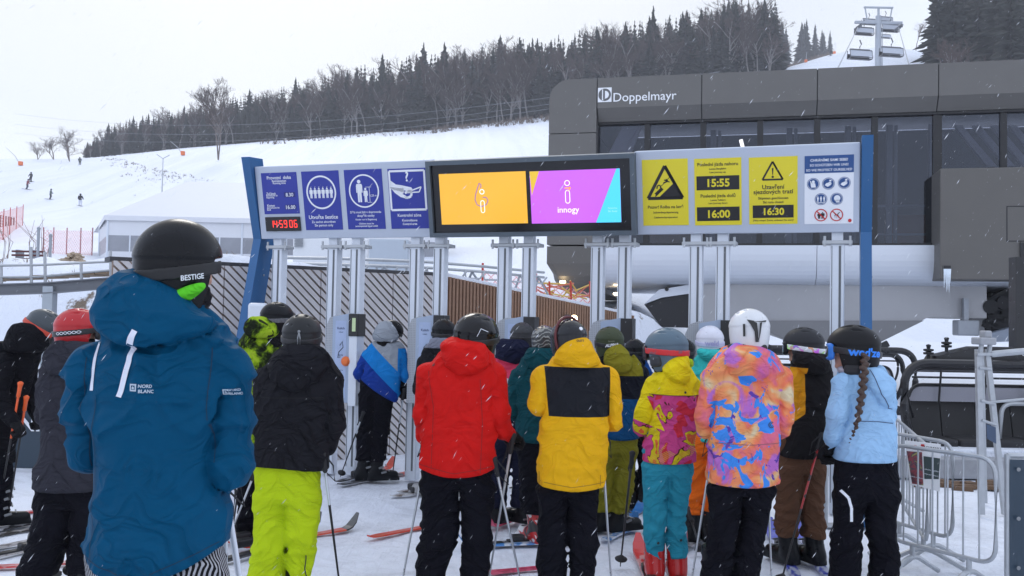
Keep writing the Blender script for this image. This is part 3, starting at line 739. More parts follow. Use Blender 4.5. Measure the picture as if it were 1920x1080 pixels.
# split at the vertical joints so each bay shows its own board ends
bays = [-.02, 1.15, 2.3, 3.25, LW + .2]
for i in range(4):
    u0, u1 = bays[i] + .006, bays[i + 1] - .006
    if i < 3: cv = [(u0, -.05), (u1, -.05), (min(u1, utop + .0), zt), (u0, zt)]
    else: cv = [(u0, -.05), (LW, -.05), (utop, zt), (u0, zt)]
    clip_poly_mesh(m, [[(x, z + .012 * i) for x, z in p] for p in polys], wn_ * -.0 + wn_ * .03, cv, lambda u, z: w3(u, z, -.02))
m.build('slat_panel', M_WPALE, wallA)
m = MB(); m.prism([w3(u, z, .0) for u, z in conv], -wn_ * .05); m.build('backing', M_WBACK, wallA)
m = MB(); m.prism([w3(-.05, zt), w3(utop + .02, zt), w3(utop + .02, zt + .045), w3(-.05, zt + .045)], -wn_ * .3); m.build('cap_rail', plain('dark_capping', (.04, .04, .045), .6), wallA)
e0 = wr.copy(); e1 = PT(1186, 592, 16.6); zt2 = e1.z; e1.z = 0; eu = (e1 - e0).normalized(); en = Vector((eu.y, -eu.x, 0)); LE = (e1 - e0).length
wallB = thing('retaining_wall', 'dark brown wall of narrow upright slats running back under the snow', 'wall', e0)
pe = plane_hit(838, 519, e0, en); ue = (pe - e0).dot(eu); ze = pe.z
m = MB(); k = 0; u = -.55
while u < LE:
    ztop = ze + (zt2 - ze) * max(0, (u - ue)) / (LE - ue); zz = ztop if u > .0 else ztop
    a = eu * u + en * .03; b = eu * (u + .042) + en * .03
    if u > .02: m.prism([a, b, b + Vector((0, 0, zz)), a + Vector((0, 0, zz))], -en * .03)
    u += .075
m.build('slat_panel', M_WBROWN, wallB)
m = MB(); m.prism([eu * .01 + Vector((0, 0, -.05)), eu * LE + Vector((0, 0, -.05)), eu * LE + Vector((0, 0, zt2)), eu * ue + Vector((0, 0, ze)), eu * .01 + Vector((0, 0, ze))], -en * .05); m.build('backing', M_WBACK, wallB)
m = MB(); m.prism([eu * .1 + Vector((0, 0, ze)), eu * ue + Vector((0, 0, ze)), eu * LE + Vector((0, 0, zt2)), eu * LE + Vector((0, 0, zt2 + .05)), eu * ue + Vector((0, 0, ze + .05)), eu * .1 + Vector((0, 0, ze + .05))], -en * .5); m.build('snow_cap', SNOW, wallB)
m = MB(); m.box((0, 0, 0), (.12, .16, .12), None, .02); pl_ = plane_hit(1054, 597, e0, en) + en * .12
wl_ = thing('wall_lamp', 'small lit flood lamp fixed to the dark slatted wall', 'lamp', pl_); m.build('housing', M_BLACK, wl_)
m = MB(); m.lathe([(.005, .0), (.055, .005), (.055, .02), (.01, .025)], (0, 0, 0), 14, Matrix.Rotation(R(90), 3, 'X')); o = m.build('lens', M_LAMP, wl_); o.location = en * .10
pl_ = plane_hit(1004, 620, e0, en) + en * .12; w2 = thing('wall_lamp', 'lit wall lamp lower down, left of the other lamp and behind the queue', 'lamp', pl_)
m = MB(); m.box((0, 0, 0), (.12, .16, .12), None, .02); m.build('housing', M_BLACK, w2); m = MB(); m.lathe([(.005, .0), (.055, .005), (.055, .02), (.01, .025)], (0, 0, 0), 14, Matrix.Rotation(R(90), 3, 'X')); o = m.build('lens', M_LAMP, w2); o.location = en * .10

# ---------------------------------------------------------------- rail track on trestles above the wall
tk = thing('guide_rail', 'white steel guide rail on trestles along the top of the wall', 'rail', PT(480, 600, 13.2).xy.to_3d())
tl = tk.location.copy()
tp = [PT(x, y, Y) - tl for x, y, Y in ((468, 482, 13.2), (640, 485, 13.2), (800, 491, 13.6), (900, 499, 14.5), (1020, 511, 16.2))]
for dzz in (0, -.085):
    m = MB(); m.tube([p + Vector((0, 0, dzz)) for p in tp], .022, 8); m.build('rail', M_GALV, tk)
for i in range(4):
    for t in (.15, .5, .85):
        m = MB()
        p = tp[i].lerp(tp[i + 1], t); m.tube([p + Vector((-.12, 0, -.09)), p + Vector((-.09, 0, -.2)), p + Vector((.12, 0, -.2)), p + Vector((.2, 0, -.09))], .018, 6); m.build('bracket', M_GALV, tk)
for x, y, Y in ((625, 500, 13.3), (720, 500, 13.3), (885, 510, 14.4), (975, 515, 15.5), (1010, 520, 16)):
    p = PT(x, y, Y) - tl; gzz = min(HZ((p + tl).x, Y + .6), p.z - .2); m = MB()
    m.tube([p, (p.x - .12, p.y, gzz)], .02, 6); m.tube([p, (p.x + .22, p.y, gzz)], .02, 6); m.build('trestle', M_ALUD, tk)
# grey machine block behind the track
p0, p1 = PT(690, 515, 17), PT(765, 448, 17); m = MB(); hz_ = HZ(p0.x, 17); m.span((p0.x, 17, min(hz_, p0.z) - .1), (p1.x, 19, p1.z), bev=.03)
cb = m.build('equipment_cabin', plain('grey_blue_cladding', (.42, .47, .53), .6, var=.05)); tag(cb, 'plain grey blue equipment cabin behind the guide rail', 'cabin')
p0, p1 = PT(548, 500, 20), PT(690, 448, 20); m = MB(); m.span((p0.x, 20, 1.8), (p1.x, 24, p1.z), bev=.03); cb = thing('low_shed', 'low white shed with a louvre behind the sign board posts', 'shed', (p0.x, 20, 0))
m2 = m.build('wall', plain('shed_white', (.68, .70, .72), .6, var=.04), None); m2.parent = cb; m2.location = -cb.location
m = MB(); q0, q1 = PT(552, 463, 19.97), PT(568, 446, 19.97)
for k in range(6): m.span((q0.x, 19.95, q0.z + k * .033), (q1.x, 19.99, q0.z + k * .033 + .02))
m2 = m.build('louvre', M_ALUD); m2.parent = cb; m2.location = -cb.location

# ---------------------------------------------------------------- footbridge on the left
fb = thing('footbridge', 'steel footbridge with pipe handrails on a square grey column', 'footbridge', PT(92, 600, 11.5).xy.to_3d()); fl = fb.location.copy()
m = MB(); a_, b_ = PT(-160, 548, 11.5) - fl, PT(92, 540, 11.5) - fl; c_ = PT(216, 530, 11.5) - fl
for p, q in ((a_, b_), (b_, c_)):
    dr = (q - p).normalized(); up = Vector((0, 0, 1)); s = Vector((-dr.y, dr.x, 0)).normalized()
    for z0, z1, w in ((-.07, -.055, .14), (-.055, .055, .03), (.055, .07, .14)): m.prism([p - s * w / 2 + up * z0, q - s * w / 2 + up * z0, q - s * w / 2 + up * z1, p - s * w / 2 + up * z1], s * w)
m.build('beam', plain('beam_grey', (.16, .17, .19), .5, .3), fb)
q = PT(92, 600, 11.5) - fl; m = MB(); m.span((q.x - .065, -.065, 0), (q.x + .065, .065, b_.z + .02), bev=.008); m.build('column', plain('column_grey', (.38, .42, .46), .5, .3, var=.12), fb)
m = MB()
for y0, y1 in ((497, 490), (519, 506)): m.tube([PT(-160, y0 + 3, 11.6) - fl, PT(70, y0, 11.6) - fl], .015, 8); m.tube([PT(70, y0, 11.6) - fl, PT(216, y1, 11.6) - fl], .015, 8)
for x, y in ((2, 500), (58, 463), (84, 472), (152, 492), (207, 470)): m.tube([PT(x, y, 11.6) - fl, PT(x + 1, 535, 11.6) - fl], .018, 6)
m.build('handrail', M_GALV, fb)
m = MB()
for k in range(9):
    x = -150 + k * 41; m.prism([PT(x, 530 - k * 2, 11.6) - fl, PT(x + 39, 529 - k * 2, 11.6) - fl, PT(x + 39, 525 - k * 2, 11.6) - fl, PT(x, 526 - k * 2, 11.6) - fl], (0, .5, 0))
m.build('deck', wood('deck_boards', (.20, .14, .09), (.36, .28, .2)), fb)

# ---------------------------------------------------------------- tent
Ct = PT(200, 490, 42); Ct.z = HZ(Ct.x, 42); tent = thing('marquee_tent', 'white marquee tent with clear side windows on the snow terrace', 'tent', Ct)
M_PVC = plain('tent_canvas', (.66, .67, .70), .55, var=.05, nscale=1.5, bump=.1, bscale=3); M_PVCG = plain('tent_window_sheet', (.27, .28, .31), .3, var=.3, nscale=1.2)
d1, d2 = Vector((15, .6, 0)), Vector((-2.4, 4.6, 0)); he = PT(200, 404, 42).z - Ct.z; up = Vector((0, 0, 1)); o0 = Vector((0, 0, 0))
m = MB()
for i in range(5):
    a_, b_ = d1 * i / 5, d1 * (i + 1) / 5
    m.prism([a_ + up * he * .55, b_ + up * he * .55, b_ + up * he, a_ + up * he], Vector((0, .05, 0)))
m.prism([o0 + up * he * .55, d2 + up * he * .55, d2 + up * he, o0 + up * he], Vector((.05, 0.03, 0))); m.prism([o0 - up * .3, d1 - up * .3, d1 + up * he * .18, o0 + up * he * .18], Vector((0, .05, 0))); m.prism([o0 - up * .3, d2 - up * .3, d2 + up * he * .18, o0 + up * he * .18], Vector((.05, .03, 0)))
m.build('wall', M_PVC, tent)
m = MB(); m.prism([o0 + up * he * .18, d1 + up * he * .18, d1 + up * he * .55, o0 + up * he * .55], Vector((0, .03, 0))); m.prism([o0 + up * he * .18, d2 + up * he * .18, d2 + up * he * .55, o0 + up * he * .55], Vector((.03, .02, 0))); m.build('side_window', M_PVCG, tent)
m = MB(); rh = PT(340, 350, 48).z - Ct.z; r0 = d2 * .5 + Vector((3.3, 1.8, rh)); r1 = r0 + Vector((13, .5, 0)); ov = .12
a_, b_, c_, d_ = o0 + Vector((-ov, -ov, he)), d1 + Vector((ov, -ov, he)), d1 + d2 * 2 + Vector((0, 0, he)), d2 * 2 + Vector((-ov, 0, he)); d_ = d2 + Vector((-ov, ov, he)); 
m.quad(a_, b_, r1, r0); m.quad(d_, a_, r0); m.quad(d2 * 2 + up * he, d_, r0); m.quad(d2 * 2 + up * he, r0, r1, c_); m.quad(b_, c_, r1)
for p, q in ((a_, b_), (d_, a_)): m.prism([p, q, q - up * .22, p - up * .22], Vector((0, .03, 0)))
m.build('roof', M_PVC, tent)
for i in range(16):
    m = MB(); a_ = d1 * i / 15; m.span(a_ + Vector((-.03, -.012, he * .18)), a_ + Vector((.03, .0, he * .55))); m.build('window_bar', M_ALU, tent)
for i in range(6):
    m = MB(); m.tube([d1 * i / 5 - up * .3, d1 * i / 5 + up * he], .05, 6); m.build('pole', M_ALU, tent)
m = MB(); m.tube([d2 - up * .3, d2 + up * he], .05, 6); m.build('pole', M_ALU, tent)

# ---------------------------------------------------------------- slope furniture
def net_mat(name, col, al):
    n = NT(name); x, y, z = n.geo(); g1 = ((x * 5 + z * 5).frac() - .5).abs(); g2 = ((x * 5 - z * 5).frac() - .5).abs()
    return n.fin(col, rough=.7, alpha=n.math('MAXIMUM', (g1.max(g2) > .40) * .7, al))
M_NETR = net_mat('red_net', (.75, .16, .12), .22); M_NETP = net_mat('pink_net', (.80, .35, .36), .10)
def net_fence(nm, label, pts, h, mat, pmat, n=6):
    p0 = Vector(pts[0]); t = thing(nm, label, 'net', p0); m = MB()
    for a_, b_ in zip(pts[:-1], pts[1:]): m.quad(Vector(a_) - p0, Vector(b_) - p0, Vector(b_) - p0 + up * h, Vector(a_) - p0 + up * h)
    m.build('netting', mat, t)
    for p in pts: m = MB(); m.tube([Vector(p) - p0 - up * .2, Vector(p) - p0 + up * (h + .15)], .03, 6); m.build('pole', pmat, t)
    return t
net_fence('safety_net', 'orange red safety net at the left edge of the ski slope', [on_hill(x, Y) for x, Y in ((-30, 62), (2, 66), (14, 74), (26, 82), (38, 90))], 2.1, M_NETR, M_RED)
net_fence('safety_net', 'faint pink safety net beside the white tent', [on_hill(x, Y) for x, Y in ((78, 50), (97, 50), (122, 49), (148, 48), (170, 47))], 1.25, M_NETP, plain('pinkish_pole', (.45, .2, .2), .6))
net_fence('safety_net', 'pale pink safety net on the bank below the station end', [PT(x, y, Y) - up * .75 for x, y, Y in ((905, 505, 22), (950, 515, 22), (1005, 525, 21.5), (1070, 540, 21), (1120, 552, 21))], .75, M_NETP, M_RED)
t = thing('picket_row', 'row of dark wooden pickets by the orange net', 'fence', on_hill(-10, 84)); m = MB()
for k in range(8): p = on_hill(-14 + k * 5, 84 + k) - t.location; m.span((p.x - .06, p.y, p.z), (p.x + .06, p.y + .05, p.z + 1.5 - .08 * k))
m.build('picket', plain('picket_wood', (.10, .10, .11), .8), t)
# stack of yellow and red frames on the bank
bp = PT(1050, 562, 20.5); t = thing('barrier_stack', 'tangle of yellow and red folding barriers on the bank under the station', 'barriers', bp); rg = random.Random(4)
my, mr = MB(), MB()
for k in range(16):
    x, z = rg.uniform(-.4, .55), rg.uniform(.05, .32); a = rg.uniform(-1.2, 1.2); l = rg.uniform(.15, .35); q = Vector((math.cos(a) * l, rg.uniform(-.1, .1), math.sin(a) * l * .6)); c = Vector((x, rg.uniform(-.2, .2), z))
    (my if k % 2 else mr).tube([c - q, c + q], .018, 6)
my.tube([(-.5, 0, .36), (.25, 0, .34)], .025, 6); my.build('yellow_frame', plain('yellow_tube', (.62, .42, .10), .5), t); mr.build('red_frame', plain('red_tube', (.6, .16, .1), .5), t)
for x in (1032, 1072, 1108):
    p = PT(x, 556, 20.2) ; t = thing('marker_pole', {1032: 'red marker pole left of the other two beside the yellow frames', 1072: 'middle red marker pole, standing among the yellow frames', 1108: 'red marker pole nearest the end of the station hull'}[x], 'pole', p); m = MB(); m.tube([(0, 0, -.2), (-.03, 0, .33)], .022, 6); m.build('shaft', M_RED, t)
# things on the terrace by the footbridge
Yb = 24.0; b0 = PT(54, 494, Yb); b0.z = HZ(b0.x, Yb); t = thing('slatted_bench', 'dark red slatted bench on the snow behind the footbridge', 'bench', b0); s = Yb / F; mw = plain('red_brown_board', (.10, .03, .028), .7)
for k in range(4): m = MB(); m.span((-32 * s, -.03, .06 + k * 7.2 * s), (28 * s, .03, .06 + k * 7.2 * s + 3.4 * s)); m.build('slat', mw, t)
for x in (-27, 4): m = MB(); m.span((x * s, .03, -.1), (x * s + .06, .35, 31 * s)); m.build('leg', M_ALUD, t)
m = MB(); m.span((6 * s, -.25, .0), (28 * s, -.05, 10 * s)); m.build('box', M_BLACK, t)
b0 = PT(140, 488, 26); b0.z = HZ(b0.x, 26); t = thing('log_pile', 'heap of split firewood logs dusted with snow', 'firewood', b0); rg = random.Random(6); m = MB()
for k in range(70):
    x = rg.gauss(0, .16); z = max(0.02, .30 * math.exp(-(x / .24) ** 2) * rg.random()); c = Vector((x, rg.uniform(-.3, .1), z)); a = rg.uniform(0, 6.28); q = Vector((math.cos(a), math.sin(a) - .4, rg.uniform(-.2, .2))).normalized() * .11; m.tube([c - q, c + q], rg.uniform(.03, .045), 6)
m.build('log', wood('split_wood', (.24, .17, .11), (.6, .5, .38)), t)
t = thing('planter_crate', 'low grey crate at the left edge behind the footbridge', 'crate', PT(8, 494, 24)); t.location.z = HZ(t.location.x, 24); m = MB(); m.span((-.2, -.2, 0), (.16, .2, .16), bev=.01); m.build('side', plain('crate_grey', (.2, .2, .21), .8), t)
b0 = PT(442, 489, 26); b0.z = HZ(b0.x, 26); m = MB(); rg = random.Random(2)
for k in range(9): m.tube([(rg.uniform(-.25, .25), 0, 0.02), (rg.uniform(-.25, .25), .1, rg.uniform(.12, .3))], .03, 6)
m.span((-.3, -.05, .0), (.3, .1, .12), bev=.02); o = m.build('snow_blower', M_RED); o.location = b0; tag(o, 'small red machine parked on the terrace by the tent', 'machine')
# bundles of bare saplings / bamboo beside the bench
for x0, lab in ((60, 'leaning bare stakes left of the square post behind the bench'), (82, 'bundle of bare stakes behind the bench, right of the tall post'), (12, 'thin bare saplings at the left edge behind the footbridge')):
    b0 = PT(x0, 490, 25); b0.z = HZ(b0.x, 25); m = MB(); rg = random.Random(x0)
    for k in range(5): m.tube([(rg.uniform(-.1, .1), 0, 0), (rg.uniform(-.25, .25), 0, .6), (rg.uniform(-.6, .4), 0, rg.uniform(.9, 1.35))], .012, 5, .004)
    o = m.build('stake_bundle', plain('stake_bark', (.26, .19, .17), .8)); o.location = b0; tag(o, lab, 'stakes')
for x0, y0, lab in ((70, 430, 'tallest grey post behind the bench on the left terrace'), (93, 443, 'dark green topped post right of the bench')):
    b0 = PT(x0, 500, 22); b0.z = HZ(b0.x, 22) - .3; z1 = PT(x0, y0, 22).z; m = MB(); m.tube([(0, 0, 0), (0, 0, z1 - b0.z)], .035, 8); m.lathe([(.04, 0), (.045, .03), (.02, .06)], (0, 0, z1 - b0.z), 8); o = m.build('terrace_post', M_ALUD); o.location = b0; tag(o, lab, 'post')
def snow_lance(px, Y, hpx, dx, lab, head=False):
    p = on_hill(px, Y); s = Y / F; t = thing('snow_lance', lab, 'snow lance', p); m = MB(); m.tube([(0, 0, 0), (dx * s * .4, 0, hpx * s * .55), (dx * s, 0, hpx * s)], .09, 6, .05)
    if head: m.tube([(dx * s, 0, hpx * s), (dx * s - 12 * s, 0, hpx * s + 8 * s)], .06, 5); m.tube([(dx * s, 0, hpx * s), (dx * s + 12 * s, 0, hpx * s + 7 * s)], .06, 5)
    m.build('pipe', M_GALV, t)
    m = MB(); m.span((-.4, -.4, 0), (.4, .4, .9), bev=.1); m.build('padding', M_ORG if not head else M_ALUD, t)
snow_lance(335, 205, 26, -24, 'snow lance leaning left with an orange padded foot at the wood edge')
snow_lance(298, 120, 92, 0, 'tall forked snowmaking pole on the slope above the tent', True)
snow_lance(30, 205, 33, -28, 'leaning snow lance on the left skyline'); snow_lance(1562, 330, 22, 3, 'orange padded snow lance at the top left of the ski run'); snow_lance(1508, 290, 20, 2, 'orange padded snow lance just above the station roof')
# power lines across the foot of the wood
for i, (ya, yb) in enumerate(((235, 181), (252, 193), (266, 202))):
    a_, b_ = PT(380, ya, 150), PT(1045, yb, 110); m = MB(); m.tube([a_.lerp(b_, t) - up * (1.6 * 4 * t * (1 - t) * .5) for t in np.linspace(-.9, 1.3, 14)], .017, 5); o = m.build('power_line', M_ALUD); tag(o, ['highest of the three wires across the foot of the wood', 'middle wire of the three across the foot of the wood', 'lowest of the three wires across the foot of the wood'][i], 'wire')

# ---------------------------------------------------------------- chairlift line up the hill
Yt = 165.0; tb = on_hill(1645, Yt); s = Yt / F
tw = thing('lift_tower', 'grey lift tower with wide cross arm above the station roof', 'lift tower', tb); zt_ = PT(1645, 30, Yt).z - tb.z; M_FARS = plain('tower_steel', (.36, .39, .43), .5, .3)
m = MB(); m.tube([(0, 0, -.5), (0, 0, zt_)], .62, 12, .5); m.build('mast', M_FARS, tw)
m = MB(); m.span((-4.2, -.3, zt_ - 1.4), (4.2, .3, zt_ - 1.0)); m.span((-2.6, -.2, zt_ + 1.4), (2.6, .2, zt_ + 1.65)); m.tube([(-2, 0, zt_ - .8), (-2.4, 0, zt_ + 1.4)], .12, 6); m.tube([(2, 0, zt_ - .8), (2.4, 0, zt_ + 1.4)], .12, 6); m.tube([(0, 0, zt_ - .8), (0, 0, zt_ + 1.4)], .2, 6); m.build('cross_arm', M_FARS, tw)
for sx in (-1, 1):
    m = MB(); m.span((sx * 3.6 - .2, -1.6, zt_ - 2.1), (sx * 3.6 + .2, 1.6, zt_ - 1.9))
    for k in range(5): m.tube([(sx * 3.6 - .1, -1.4 + .7 * k, zt_ - 2.2), (sx * 3.6 + .1, -1.4 + .7 * k, zt_ - 2.2)], .25, 8)
    m.build('sheave_train', plain('sheave_dark', (.13, .14, .15), .5), tw)
m = MB(); m.tube([(.75, 0, 0), (.75, 0, zt_ - 2)], .06, 5); m.build('ladder', M_FARS, tw)
M_BUB = plain('smoked_bubble', (.42, .45, .50), .2, var=.1)
def far_chair_mesh():
    fr, bu, se = MB(), MB(), MB()
    fr.tube([(0, 0, 2.9), (.25, 0, 2.3), (0, 0, 1.9), (0, 0, 1.55)], .09, 6); fr.span((-1.5, -.15, 1.45), (1.5, .15, 1.6), bev=.05)
    for x in (-1.65, 1.65): fr.tube([(x, .35, 1.35), (x, .45, .2), (x, -.3, .15), (x, -.55, .35), (x, -.35, 1.35)], .07, 6)
    fr.tube([(-1.65, -.35, 1.35), (1.65, -.35, 1.35)], .07, 6); fr.tube([(-1.65, -.55, .3), (1.65, -.55, .3)], .07, 6)
    bu.prism([(-1.6, -.36, 1.3), (-1.6, -.56, .45), (-1.6, -.52, .45), (-1.6, -.32, 1.3)], (3.2, 0, 0))
    se.span((-1.6, -.3, .12), (1.6, .35, .25), bev=.04); se.prism([(-1.6, .35, .2), (-1.6, .5, .95), (-1.6, .58, .95), (-1.6, .43, .2)], (3.2, 0, 0))
    return fr, bu, se
fc = None
far_ch = [(1612, 104, 130, 'lower chair left of the tower, its front row just over the roof edge'), (1671, 99, 135, 'lower chair right of the tower with grey bubble'), (1620, 60, 165, 'upper chair left of the tower, beside the mast'), (1668, 54, 168, 'upper chair right of the tower under the cross arm'), (1629, 42, 215, 'farther chair left of the mast, partly behind the nearer one'), (1660, 38, 220, 'farther chair right of the mast below the arm'), (1661, 69, 320, 'smallest farthest chair just right of the mast')]
for x, y, Y, lab in far_ch:
    p = PT(x, y, Y) - Vector((0, 0, .7))
    if fc is None:
        fc = thing('chairlift_chair', lab, 'chairlift chair', p, R(8), 'chairs on the lift line'); fr, bu, se = far_chair_mesh(); fr.build('frame', plain('chair_frame_grey', (.10, .105, .115), .5), fc); bu.build('bubble', M_BUB, fc); se.build('seat', M_BLACK, fc)
    else: c = copy_tree(fc); c.location = p; c['label'] = lab
for i, dxx in enumerate((-3.6, 3.6)):
    top = tb + Vector((dxx, 0, zt_ - 2.0)); u0 = PT(1480 + 280 * i, 130, 24); u0.z = ZT - 2; m = MB(); m.tube([u0, top, PT(1632 + 26 * i, 36, 240), PT(1640 + 10 * i, 58, 420)], .05, 5); o = m.build('haul_rope', M_ALUD); tag(o, ['haul rope on the left side of the lift tower', 'haul rope on the right side of the lift tower'][i], 'rope')
# ---------------------------------------------------------------- sign board over the gates
BL = PT(490, 447, 10.4); BR = PT(1613, 437, 8.4); zb = (BL.z + BR.z) / 2; BL.z = BR.z = zb
bu_ = (BR - BL).normalized(); bn = Vector((bu_.y, -bu_.x, 0)); th = R(12.5); bv = Vector((0, 0, 1)) * math.cos(th) + bn * math.sin(th); bN = bu_.cross(bv)
BM = Matrix((bu_, -bN, bv)).transposed().to_4x4(); BM.translation = BL
def B(px, py):
    p = plane_hit(px, py, BL, bN) - BL; return p.dot(bu_), p.dot(bv)
board = thing('sign_board', 'long grey overhead sign board with blue signs, twin screens and yellow signs', 'sign board', BL); board.matrix_world = BM
M_BOARD = plain('board_grey', (.47, .52, .61), .5, .1, var=.04, nscale=3)
a_l0, b_t = B(481, 312); a_l1, _ = B(806, 300); a_r0, _ = B(1195, 290); a_r1, _ = B(1613, 300); bh = (B(700, 303)[1] + B(1400, 277)[1]) / 2
m = MB(); m.span((0, 0, 0), (B(811, 380)[0], .14, bh), bev=.008); m.build('left_panel', M_BOARD, board)
m = MB(); m.span((B(1192, 380)[0], 0, 0), (a_r1, .14, bh), bev=.008); m.build('right_panel', M_BOARD, board)
m = MB(); s0, s1 = B(809, 380)[0], B(1195, 380)[0]; z0, z1 = B(1000, 441)[1], B(1000, 294)[1]; yo = -.10
fw = .045
for lo, hi in (((s0, z0), (s1, z0 + fw)), ((s0, z1 - fw), (s1, z1)), ((s0, z0 + fw), (s0 + fw, z1 - fw)), ((s1 - fw, z0 + fw), (s1, z1 - fw))): m.span((lo[0], yo, lo[1]), (hi[0], .18, hi[1]))
m.build('screen_frame', plain('slate_frame', (.10, .125, .15), .45, .3), board)
m = MB(); m.span((s0 + fw, yo + .04, z0 + fw), (s1 - fw, .17, z1 - fw)); m.build('screen_bezel', plain('gloss_black', (.008, .008, .010), .18), board)
def screen_mat(nm, cols, kind):
    n = NT(nm); x, y, z = n.xyz()
    g = n.noise(1.1, 2); c = n.mix(g, *cols)
    return n.fin((0.02, .02, .02), rough=.2, emit=c, estr=1.0)
def Brect(corners):
    ab = [B(*c) for c in corners]; return (ab[0][0] + ab[3][0]) / 2, (ab[0][1] + ab[1][1]) / 2 * 0 + (ab[2][1] + ab[3][1]) / 2, (ab[1][0] + ab[2][0]) / 2, (ab[0][1] + ab[1][1]) / 2
def flat(name, polys, y, mat, parent):
    m = MB()
    for p in polys: m.add([(a, y, b) for a, b in p], [tuple(range(len(p)))])
    return m.build(name, mat, parent)
def flat_text(items, y, mat, parent, name='lettering', bold=0.012):
    """items: (text, cx, cz, width) in board units"""
    o = None
    for it in items:
        t, cx, cz, w = it[:4]; V, Fs = text_mesh(t, 1, it[4] if len(it) > 4 else bold, fit=w)
        if len(V) == 0: continue
        cz -= (V[:, 1].max() + V[:, 1].min()) / 2
        o = link(name, mesh_np(name, [(x + cx, y, z + cz) for x, z in V], Fs), parent, mat)
    return o
def ring_poly(cx, cz, r0, r1, n=40, a0=0, a1=2 * math.pi):
    A = np.linspace(a0, a1, n + 1); return [[(cx + r0 * math.cos(A[i]), cz + r0 * math.sin(A[i])), (cx + r1 * math.cos(A[i]), cz + r1 * math.sin(A[i])), (cx + r1 * math.cos(A[i + 1]), cz + r1 * math.sin(A[i + 1])), (cx + r0 * math.cos(A[i + 1]), cz + r0 * math.sin(A[i + 1]))] for i in range(n)]
def disc_poly(cx, cz, r, n=24): A = np.linspace(0, 2 * math.pi, n, endpoint=False); return [[(cx + r * math.cos(a), cz + r * math.sin(a)) for a in A]]
def bar(p, q, w):
    d = np.array(q, float) - np.array(p, float); d /= np.linalg.norm(d) + 1e-9; s = np.array([-d[1], d[0]]) * w / 2; p, q = np.array(p), np.array(q); return [[tuple(p - s), tuple(q - s), tuple(q + s), tuple(p + s)]]
def line(pts, w): return sum((bar(pts[i], pts[i + 1], w) for i in range(len(pts) - 1)), [])
def man(cx, z0, h, w=1.0):
    """standing figure pictogram, z0 = feet, h = height"""
    H_ = lambda x, z: (cx + x * h * w, z0 + z * h); r = .085 * h
    out = disc_poly(cx, z0 + .90 * h, r, 14)
    out += [[H_(-.15, .80), H_(-.19, .72), H_(-.19, .42), H_(-.13, .42), H_(-.12, .68), H_(-.12, 0), H_(-.015, 0), H_(0, .42), H_(.015, 0), H_(.12, 0), H_(.12, .68), H_(.13, .42), H_(.19, .42), H_(.19, .72), H_(.15, .80)]]
    return out
class Sign:
    def __init__(s, name, corners, mat, label=None, y=-.004):
        s.a0, s.b0, s.a1, s.b1 = Brect(corners); s.w = s.a1 - s.a0; s.h = s.b1 - s.b0; s.y = y
        m = MB(); m.span((s.a0, y, s.b0), (s.a1, .0, s.b1)); s.o = m.build(name, mat, board)
        if label: s.o['label'] = label
    def P(s, x, z): return (s.a0 + x * s.w, s.b1 - z * s.h)       # x,z in 0..1, z down
    def L(s, pts): return [s.P(*p) for p in pts]
    def text(s, items, mat, bold=.014, dy=.002): return flat_text([(t, *s.P(x, z), w * s.w, *(r or [bold])) for t, x, z, w, *r in items], s.y - dy, mat, s.o)
    def shape(s, name, polys, mat, dy=.002): return flat(name, polys, s.y - dy, mat, s.o)
M_SB = plain('sign_blue', (.022, .036, .30), .35, var=.04); M_SW = plain('sign_letter_white', (.78, .80, .84), .4, var=.02); M_SY = plain('sign_yellow', (.74, .62, .022), .4, var=.03); M_SK = plain('sign_black', (.012, .012, .014), .4)
M_SN = plain('sign_navy', (.02, .075, .24), .4, var=.04); M_SR = plain('sign_red', (.55, .02, .02), .4)
# 1 opening hours
s = Sign('hours_sign', ((490, 325), (556, 322), (562, 400), (496, 402)), M_SB, 'blue opening hours sign')
s.text([('Provozní  doba', .5, .12, .68), ('Betriebszeiten', .5, .20, .40), ('Running time', .5, .26, .36), ('Začátek', .24, .50, .28), ('Betriebszeit ab', .26, .55, .32), ('Beginning', .21, .60, .22), ('8.30', .76, .54, .21), ('Konec', .21, .79, .22), ('Betriebszeit bis', .27, .845, .35), ('End', .14, .89, .10), ('16.00', .75, .84, .26)], M_SW)
s.shape('time_plate', [s.L([(.60, .48), (.92, .48), (.92, .60), (.60, .60)]), s.L([(.60, .78), (.92, .78), (.92, .90), (.60, .90)])], plain('time_plate_blue', (.012, .02, .17), .4), .001)
# clock
s = Sign('clock', ((499, 408), (563, 405), (565, 432), (501, 434)), M_SK, 'black clock with red digits', -.02)
SEG = {'0': 'abcdef', '1': 'bc', '4': 'bcfg', '5': 'acdfg', '6': 'acdefg', '9': 'abcdfg'}
def digit(x, z, w, h, ch):
    p = {'a': ((0, 0), (1, 0)), 'b': ((1, 0), (1, .5)), 'c': ((1, .5), (1, 1)), 'd': ((0, 1), (1, 1)), 'e': ((0, .5), (0, 1)), 'f': ((0, 0), (0, .5)), 'g': ((0, .5), (1, .5))}; out = []
    for c in SEG[ch]:
        (x0, z0), (x1, z1) = p[c]; out += bar(s.P(x + w * x0, z + h * z0), s.P(x + w * x1, z + h * z1), .0085)
    return out
pol = []
for ch, x in zip('145906', (.15, .26, .42, .55, .71, .84)): pol += digit(x, .25, .075, .48, ch)
pol += bar(s.P(.375, .38), s.P(.375, .43), .009) + bar(s.P(.375, .56), s.P(.375, .61), .009)
s.shape('digits', pol, NT('red_led').fin((.3, .01, .01), emit=(1, .045, .03), estr=1.3))
